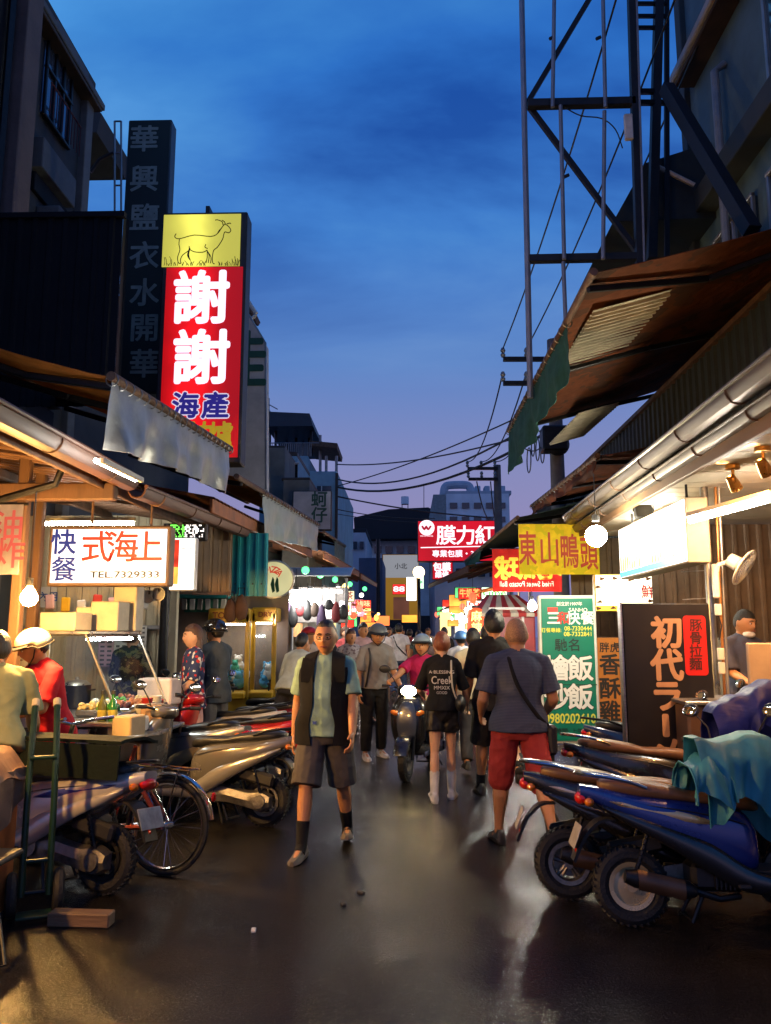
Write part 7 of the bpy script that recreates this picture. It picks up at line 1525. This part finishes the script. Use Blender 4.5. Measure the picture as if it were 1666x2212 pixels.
mb = MB(); mb.slab(lambda a, b: (-.19 + .40 * a, -.27 + .54 * b, .86 + .05 * math.sin(a * 3) - .12 * max(0, a - .7) / .3 - .02 * math.sin(b * 9)), 16, 12, .01); mb.slab(lambda a, b: (.20 + .012 * math.sin(a * 22), -.27 + .54 * a, .80 - (.22 + .10 * math.sin(a * 4)) * b), 20, 8, .008); mb.build('tan_cloth', cloth('tan cloth', (.30, .17, .10), wr=.4), t)
for sx in (-1, 1):
    for sy in (-1, 1): mb = MB(); mb.cyl((sx * .14, sy * .2, 0), (sx * .14, sy * .2, .05), .02, 8); mb.build('foot', BLKM, t)
t = thing('folding_stool', 'thin metal stool leg poking in at the lower left photo edge', 'stool', gnd(-25, 2090)); mb = MB(); mb.tube([(-.12, .2, .42), (.10, -.05, .03), (-.05, -.12, .01)], .010, 8); mb.build('leg', BLKM, t); mb = MB(); mb.box((-.16, .16, .44), (.30, .30, .03), None, .01); mb.build('seat', BLKP, t)
mb = MB(); mb.tube([(-.3, .05, .42), (-.2, -.05, .01)], .010, 8); mb.build('leg', BLKM, t)
rnd = random.Random(33)
for k, (u, v) in enumerate(((548, 3710 / 1.844), (742, 1955), (780, 1930))):
    mb = MB(); mb.box((0, 0, .006), (.05, .025, .012), (0, 0, rnd.uniform(0, 3)), .003); o = mb.build('paper_scrap', (PAPER, RUB, RUB)[k]); o.location = gnd(u, v); tag(o, ('pale paper scrap on the wet asphalt near the timber block', 'dark scrap on the asphalt right of the feet of the man in the vest', 'second dark scrap on the asphalt a little farther from the camera')[k], 'litter')
# draped raincoats on the right
def drape(name, label, cat, c, fn, m, nu=40, nv=40, th=.006):
    mb = MB(); mb.slab(fn, nu, nv, th); o = mb.build(name, m, None, 60); o.location = c; return tag(o, label, cat)
RAIN = mat('teal raincoat nylon', (.035, .23, .27), .55, 0, var=.25, scale=6, bump=.3, bscale=9)
def coat(a, b, W=.62, D=.34, H=.46, sd=1.0):
    """cloth hung over a ridge: a along the ridge, b across it"""
    x = -W / 2 + W * a; t_ = (b - .45) / .55; s_ = math.copysign(1, t_); r = abs(t_)
    fold = .03 * math.sin(a * 13 + 2.2 * sd + 2 * mnoise.noise(V((a * 3, b * 2, sd)))) + .05 * mnoise.noise(V((a * 9, b * 3, sd + 9))); ln = H * (1 + .22 * math.sin(a * 7 + sd) + .10 * mnoise.noise(V((a * 5, b * 5, sd))))
    y = s_ * (.05 + .08 * min(1, r * 3) + fold * r * 1.3 + .05 * r); z = -ln * max(0, r - .10) + .025 * math.sin(a * 9 + sd) - .10 * (a - .5) ** 2 + .02 * mnoise.noise(V((a * 7, b * 7, sd + 4)))
    return V((x + .05 * r * math.sin(a * 6 + sd), y, z))
c = at(1590, 1592, 4.45); drape('raincoat', 'teal raincoat draped over the scooter at the right edge of the photo', 'raincoat', c, lambda a, b: coat(a, b, .52, .34, .50, 1.7), RAIN)
c = at(1515, 1640, 4.40); drape('raincoat_sleeve', 'crumpled teal rain hood hanging beside the draped teal raincoat', 'raincoat', c, lambda a, b: coat(a, b, .20, .2, .24, 3.1), RAIN, 24, 24)
TBL = cloth('blue tarp', (.012, .02, .16), rough=.5, wr=.4)
c = at(1610, 1478, 5.2); o = drape('tarpaulin', 'dark blue tarpaulin draped over a scooter behind the teal raincoat', 'tarpaulin', c, lambda a, b: coat(a, b, .5, .4, .42, .6) + V((0, 0, -.30 * max(0, .55 - a))), TBL); 

# ---------------------------------------------------------------- people in front
POLO = cloth('pale teal polo', (.27, .42, .32)); VEST = cloth('black vest cloth', (.006, .006, .0065)); SHG = cloth('grey brown shorts', (.085, .075, .066), wr=.35)
g = gnd(700, 1838)
t, K = person('balding man in a black vest and grey shorts walking towards the camera', g, R(-4), 1.66, legs=((20, 10, 4), (-12, 14, 5, -14)), arms=((-10, 16, 10), (14, 22, 9)), build=.98, belly=.05, shirt=POLO, sleeve=.78, hem=.88, collar=POLO, lower=('shorts', SHG), lower_len=.98, shoes=SHOE_G, socks=SOCK_B, sock_top=.42, hair=('receding', HAIR), vox=.0065, head=(0, 4))
U, S = K['U'], K['S']
ring = K['ring']
for sg in (-1, 1):
    mb = MB(S)
    def vf(a, b):
        z = .80 + .56 * b; op = 20 + 22 * max(0, b - .55) + 6 * math.sin(b * 5); an = R(90 - (180 - op) * a); off = .040 - .010 * b + .006 * math.sin(a * 9 + b * 4)
        q = ring(z, an, off)
        return V((sg * q.x, q.y, q.z))
    mb.slab(vf, 30, 20, -.008 * sg)
    def sf(a, b):
        q = crom([(.115, -.138, 1.25), (.115, -.128, 1.36), (.108, -.075, 1.435), (.100, .0, 1.478), (.100, .075, 1.45), (.105, .135, 1.36), (.11, .138, 1.25)], 4)[int(b * 24)]
        return U((sg * (q[0] + (a - .5) * .10), q[1] * .99, q[2] + .004 - (a * .035 if abs(q[1]) < .09 else 0)))
    mb.slab(sf, 6, 24, .008 * sg); mb.build('vest', VEST, t, 60)
mb = MB(S); mb.box(U((-.05, -.175, .965)), (.03, .012, .022)); mb.build('belt_clip', CHROME, t)
mb = MB(S); H = K['H']
for sg in (-1, 1): mb.torus((0, 0, 0), 1, .06, 'y', 18, 5) if False else None
for sg in (-1, 1): mb.tube([H(sg * .031 + .024 * math.cos(a), -.112 + .01 * abs(math.cos(a)), .010 + .016 * math.sin(a)) for a in [2 * math.pi * i / 16 for i in range(17)]], .0026, 4, False); mb.tube([H(sg * .054, -.100, .014), H(sg * .082, .0, .012)], .0016, 4)
mb.tube([H(-.008, -.118, .014), H(.008, -.118, .014)], .0016, 4); mb.build('glasses', BLKM, t)
# blue shirt, red shorts
BSH = cloth('blue striped polo', (.045, .058, .095), (.085, .095, .125), 30, kind='stripe'); RSH = cloth('red shorts', (.42, .045, .035), wr=.4)
g = gnd(1128, 1830)
t, K = person('bald man in a blue polo and red shorts walking away from the camera', g, R(184), 1.66, legs=((-16, 26, 5, -48), (12, 4, 5)), arms=((-4, 62, 14, 10), (0, 58, 16, 10)), build=1.10, shirt=BSH, sleeve=.80, hem=.86, lower=('shorts', RSH), lower_len=1.02, shoes=SHOE_B, hair=('crop', HAIRG), vox=.0065, collar=BSH)
U, S = K['U'], K['S']; mb = MB(S); mb.tube(crom([U((.075, .045, 1.43)), U((.08, .115, 1.38)), U((.03, .150, 1.20)), U((-.10, .150, 1.0)), U((-.205, .08, .90))], 5), .016, 6, flat=.35); mb.tube(crom([U((.075, .045, 1.43)), U((.09, -.10, 1.36)), U((.0, -.15, 1.15)), U((-.205, .05, .90))], 4), .016, 6, flat=.35); b_ = mb.build('bag_strap', cloth('black strap', (.01, .01, .011)), t)
mb = MB(S); mb.box(U((-.225, .03, .80)), (.07, .18, .22), (0, 0, R(8)), .02); mb.build('shoulder_bag', BLKP, t); mb = MB(S); mb.tube([U((-.225, .03, .69)), U((-.225, .03, .55))], .035, 8); mb.build('umbrella_pouch', BLKP, t)
# tall man black shirt
BLK1 = cloth('charcoal black tee', (.014, .013, .013)); g = gnd(1075, 1722)
person('tall dark haired man in black tee and black shorts walking away', g, R(182), 1.76, legs=((-22, 40, 3, -55), (14, 6, 4)), arms=((-10, 12, 10), (8, 20, 10)), build=1.05, shirt=BLK1, sleeve=.95, hem=.80, lower=('shorts', cloth('black shorts', (.012, .012, .013))), lower_len=1.0, shoes=SHOE_B, socks=SOCK_B, hair=('thick', HAIR), vox=.008)
# woman, black tee with print
g = gnd(958, 1728); BTEE = cloth('black tee', (.010, .010, .011))
t, K = person('red haired woman in a black tee with white back print and long white socks', g, R(176), 1.55, legs=((8, 4, 1), (-6, 10, 1, -12)), arms=((18, 30, 16), (12, 60, 18, 15)), build=.86, shirt=BTEE, sleeve=.95, hem=.92, lower=('shorts', cloth('black leather shorts', (.012, .011, .011), rough=.4)), lower_len=.52, shoes=SHOE_W, socks=SOCK_W, sock_top=.52, skin=SKIN2, hair=('bun', HAIRR), vox=.0075)
U, S, s_ = K['U'], K['S'], K['s']
for z, st, h_, w_ in ((1.30, 'A·BLESSING', .035, .24), (1.215, 'Creek', .085, .20), (1.14, 'MMXIX', .04, .15), (1.09, 'GOOD', .03, .10)):
    p = S @ U((0, .140, z)); text(st, h_ * 1.2, mat('white shirt print', (.55, .52, .48), .8, var=.2, scale=40), t, p, (R(90), 0, R(180)), bold=.01, w=w_)
mb = MB(S); mb.tube(crom([U((-.10, .06, 1.42)), U((-.10, .135, 1.34)), U((-.11, .14, 1.15)), U((-.16, .09, 1.0))], 4), .009, 6, flat=.5); mb.build('bag_strap', mat('cream strap', (.5, .45, .36), .6), t); mb = MB(S); mb.ball((0, 0, 0), 1, 16, 10, lambda p: U((-.19 + p.x * .06, .05 + p.y * .12, .98 + p.z * .09))); mb.build('black_handbag', BLKP, t)
# rider of the moving scooter
seat_c = V((math.cos(R(rzm)), math.sin(R(rzm)), 0)); rl = lm + seat_c * -.22
hb = V((.33, 0, 1.0))
t, K = person('helmeted rider in a magenta top on the moving black scooter', (rl.x, rl.y, 0), R(rzm + 90), 1.60, legs=((78, 92, 10), (78, 92, 10)), shirt=cloth('magenta top', (.42, .015, .09)), sleeve=.6, hem=.90, lower=('trousers', cloth('dark jeans', (.03, .035, .05))), shoes=SHOE_B, skin=SKIN, hair=('short', HAIR), vox=.009, seat=.81, targets=((-.30, -.50, .98), (.30, -.50, .98)), grip=(45, 45), build=.95, head=(0, 0))
helmet(t, K, mat('blue grey helmet', (.22, .28, .32), .25, var=.08, coat=.5), visor=True)
# helmet man with plastic bag
g = gnd(808, 1638); GSH = cloth('grey checked shirt', (.26, .24, .22), (.20, .19, .18), 40, kind='stripe')
t, K = person('older man in a grey shirt and cap carrying a white plastic bag', g, R(22), 1.66, legs=((6, 6, 4), (-4, 6, 4)), arms=((10, 20, 12), (22, 38, 10)), lean=12, build=1.0, shirt=GSH, sleeve=.9, hem=.92, lower=('trousers', cloth('black trousers', (.012, .012, .013))), shoes=SHOE_W, hair=('short', HAIRG), vox=.009, head=(-10, 10), collar=GSH)
helmet(t, K, mat('grey cap helmet', (.10, .12, .13), .4, var=.1), visor=True)
U, S = K['U'], K['S']; mb = MB(S); mb.tube(crom([U((-.13, -.06, 1.42)), U((-.13, -.14, 1.30)), U((-.15, -.14, 1.05)), U((-.16, -.12, .93))], 4), .014, 6, flat=.4); mb.build('strap', BLKP, t)
wr = K['A'][1][2]; hd = K['A'][1][3]; hp = S @ (wr + hd * .09); M_ = Matrix.Translation(V(t.location)) @ Matrix.Rotation(t.rotation_euler.z, 4, 'Z'); hp = M_ @ hp
tb = thing('plastic_bag', 'white plastic carrier bag held by the older man in the cap', 'bag', hp - V((0, 0, .36))); mb = MB(); mb.ball((0, 0, 0), 1, 22, 16, lambda p: V((p.x * (.115 - .04 * p.z) + .012 * mnoise.noise(p * 4), p.y * (.075 - .025 * p.z) + .015 * mnoise.noise(p * 5 + V((3, 1, 0))), .14 + p.z * .14 + .01 * mnoise.noise(p * 6)))); mb.build('pouch', cloth('white plastic', (.6, .57, .52), rough=.35, thin=.4, wr=.5), tb)
for sg in (-1, 1): mb = MB(); mb.tube([(sg * .05, 0, .24), (sg * .035, 0, .32), (0, 0, .37)], [.03, .014, .010], 8); mb.build('handle', cloth('white plastic', (.6, .57, .52)), tb)

# ---------------------------------------------------------------- people at the food stall
g = gnd(48, 1800); g = V((at(-18, 1500, 5.0).x, 5.0, 0)); OLV = cloth('olive tee', (.26, .28, .15))
person('stooping man in an olive green tee at the left edge of the photo', g, R(205), 1.62, legs=((10, 10), (0, 8)), arms=((35, 50, 12), (40, 45, 14)), lean=30, build=1.12, shirt=OLV, sleeve=.85, hem=.84, lower=('trousers', cloth('dark trousers', (.03, .028, .03))), hair=('short', HAIR), vox=.009)
g = V((at(116, 1500, 5.9).x, 5.9, 0)); RTEE = cloth('red tee', (.52, .012, .022))
t, K = person('woman in a red tee and cream helmet holding a yellow box', g, R(-38), 1.58, legs=((4, 4), (0, 4)), lean=14, build=1.05, shirt=RTEE, sleeve=.85, hem=.78, lower=('trousers', cloth('dark slacks', (.04, .02, .02))), hair=('short', HAIR), vox=.008, targets=((-.13, -.40, .98), (.13, -.40, .98)), head=(-15, 18), grip=(15, 15))
helmet(t, K, mat('cream helmet', (.70, .60, .38), .25, var=.06, coat=.6), visor=True)
M_ = Matrix.Translation(V(t.location)) @ Matrix.Rotation(t.rotation_euler.z, 4, 'Z'); hp = M_ @ V((0, -.47, .93)); YBX = mat('yellow printed box', (.50, .30, .06), .6, var=.45, scale=14)
tb = thing('meal_box', 'yellow printed meal box in the hands of the woman in red', 'box', hp, t.rotation_euler.z); mb = MB(); mb.box((0, 0, .10), (.26, .16, .17), None, .008); mb.build('box', YBX, tb); mb = MB(); mb.box((0, 0, .0), (.27, .17, .05), None, .008); mb.build('navy_base', mat('navy card', (.03, .03, .08), .6), tb)
g = V((at(280, 1500, 8.75).x, 8.75, 0))
person('customer in a black patterned tee with brown hair facing the menus', g, R(170), 1.62, legs=((2, 2), (-2, 2)), arms=((10, 30, 10), (15, 50, 12)), shirt=cloth('black printed tee', (.015, .016, .018), (.10, .10, .05), 16), sleeve=.9, hem=.86, lower=('trousers', cloth('dark trousers', (.03, .028, .03))), hair=('thick', HAIRB), vox=.009, skin=SKIN2)
g = V((at(416, 1500, 8.5).x, 8.5, 0)); FLO = cloth('floral blouse', (.03, .04, .10), (.45, .03, .03), 18, kind='spots')
t, K = person('long haired woman in a red and blue floral blouse beside the parked scooters', g, R(-62), 1.62, legs=((4, 4), (-4, 4)), arms=((14, 40, 8), (14, 40, 8)), build=.92, shirt=FLO, sleeve=.95, hem=.82, lower=('trousers', cloth('pale pink skirt cloth', (.45, .28, .28))), hair=('long', HAIRB), skin=SKIN2, vox=.0085)
g = V((at(462, 1500, 8.9).x, 8.9, 0))
t, K = person('man in a grey tee and black helmet behind the woman in the floral blouse', g, R(-120), 1.68, legs=((4, 4), (-4, 4)), arms=((22, 55, 10), (22, 50, 12)), build=1.05, shirt=cloth('dark grey tee', (.055, .065, .075)), sleeve=.85, hem=.82, lower=('trousers', cloth('grey trousers', (.13, .12, .11))), hair=('short', HAIR), vox=.0085)
helmet(t, K, mat('black helmet', (.015, .015, .017), .15, var=.05, coat=.8), visor=True)
g = V((at(1612, 1500, 7.6).x, 7.6, .1)); NAV = cloth('navy apron shirt', (.05, .055, .09))
t, K = person('cook in a dark shirt with a face mask under his chin behind the counter', g, R(20), 1.66, legs=((0, 0), (0, 0)), arms=((20, 50, 8), (25, 55, 8)), shirt=NAV, sleeve=.9, hem=.85, lower=('trousers', cloth('dark trousers', (.03, .028, .03))), hair=('crop', HAIR), vox=.0085, head=(10, 10), collar=cloth('red collar', (.4, .03, .03)))
H, S = K['H'], K['S']; mb = MB(S); mb.ball((0, 0, 0), 1, 14, 10, lambda p: H(p.x * .062, -.058 + p.y * .055, -.098 + p.z * .036)); mb.build('face_mask', PAPER, t)
# ---------------------------------------------------------------- people further down the street
def walker(label, u, Y, h, rz, top, low, kind='trousers', hair=('short', HAIR), ph=0, **k):
    p = at(u, 1368, Y); a = 14 * math.cos(ph); 
    return person(label, (p.x, Y, 0), R(rz), h, legs=((a, 6 + max(0, -a)), (-a, 6 + max(0, a))), arms=((-a * .8, 14, 8), (a * .8, 14, 8)), shirt=top, lower=(kind, low), hair=hair, vox=k.pop('vox', .014), shoes=k.pop('shoes', SHOE_B), group='people walking in the market street', **k)
CRM = cloth('cream tee', (.55, .50, .34)); WT = cloth('white tee', (.62, .6, .58)); PKS = cloth('pink shirt', (.52, .33, .30)); JN = cloth('blue jeans', (.06, .09, .17)); DK = cloth('dark slacks 2', (.03, .03, .035)); KH = cloth('khaki', (.25, .2, .13))
walker('person in a cream tee walking away behind the black shirted pair', 1022, 9.4, 1.60, 180, CRM, DK, ph=.5)
walker('person in dark checked clothes between the tall man and the red kiosk', 1052, 10.5, 1.64, 175, cloth('black check', (.03, .03, .03), (.3, .28, .25), 25), DK, ph=2)
t, K = walker('man in a white tee with a shoulder strap walking away in jeans', 862, 19.5, 1.78, 182, WT, JN, ph=.2)
U, S = K['U'], K['S']; mb = MB(S); mb.tube([U((.13, .06, 1.42)), U((.05, .15, 1.2)), U((-.17, .12, .98))], .014, 5); mb.build('bag_strap', DK, t)
walker('man in a white tee with chest print facing the camera', 823, 17.0, 1.72, 2, WT, KH, ph=1.2); walker('man in a pink shirt with one shoulder to the camera', 784, 14.2, 1.72, 30, PKS, DK, ph=2.5, sleeve=1.6)
walker('woman in a grey floral dress near the overexposed stall', 758, 12.6, 1.60, 15, cloth('grey floral', (.35, .30, .28), (.15, .10, .10), 20), cloth('grey floral', (.35, .3, .28)), hair=('long', HAIRB), ph=.9)
t, K = walker('shopper in beige with a red cap by the left stalls', 667, 12.0, 1.62, 60, cloth('beige shirt', (.45, .33, .24)), DK, ph=1); helmet(t, K, mat('red cap', (.35, .02, .03), .4), strap=False)
walker('person in a pale mint shirt bending over the left scooters', 628, 10.3, 1.60, 150, cloth('mint shirt', (.48, .55, .50)), DK, ph=0, lean=26, sleeve=1.7)
walker('child sized shopper in dark clothes beside the mint shirted person', 655, 11.2, 1.45, 120, cloth('dark dotted', (.03, .025, .03), (.25, .2, .2), 25), DK, ph=1)
t, K = walker('person with a blue cap in the crowd behind the rider', 996, 12.5, 1.56, 185, WT, DK, ph=1.5); helmet(t, K, mat('blue cap', (.10, .25, .5), .4), strap=False)
COL = [((.25, .2, .18), 'taupe'), ((.05, .06, .09), 'navy'), ((.5, .45, .42), 'off-white'), ((.30, .05, .05), 'maroon'), ((.12, .16, .14), 'moss green'), ((.35, .3, .2), 'sand'), ((.02, .02, .02), 'black'), ((.2, .28, .35), 'steel blue')]
SPOTS = [(895, 13.6, 1.7, 3), (915, 15.5, 1.64, 178), (840, 22, 1.7, 5), (885, 24, 1.66, 182), (905, 21, 1.6, 170), (935, 18, 1.7, 4), (960, 20, 1.68, 185), (800, 20, 1.7, 175), (925, 27, 1.7, 0), (852, 28, 1.72, 180), (978, 15.5, 1.7, 190), (745, 17, 1.66, 40), (870, 32, 1.7, 10), (815, 27, 1.68, 180), (715, 14, 1.6, 70)]
BES = ['behind the moving scooter', 'just past the grey shirted man', 'left of the man in jeans', 'behind the man in jeans', 'right of the man in jeans', 'behind the helmeted rider', 'near the yellow stall panel', 'left of the white tee man', 'far down the street centre', 'far off past the white tee man', 'by the red lantern', 'beside the floral dress', 'farthest in the street', 'far off on the left side', 'in front of the overexposed stall']
for k, (u, Y, h, rz) in enumerate(SPOTS):
    if k in (0, 1, 5, 10): continue
    c, nm = COL[k % 8]; walker('%s clothed walker %s' % (nm, BES[k]), u, Y, h, rz + (k % 3) * 6 - 6, cloth('walker ' + nm, c), (JN, DK, KH)[k % 3], ('trousers', 'shorts')[k % 2], (('short', HAIR), ('long', HAIR), ('thick', HAIRB))[k % 3], k * 1.3, vox=.016, skin=(SKIN, SKIN2)[k % 2])
bpy.data.scenes.remove(TMP)
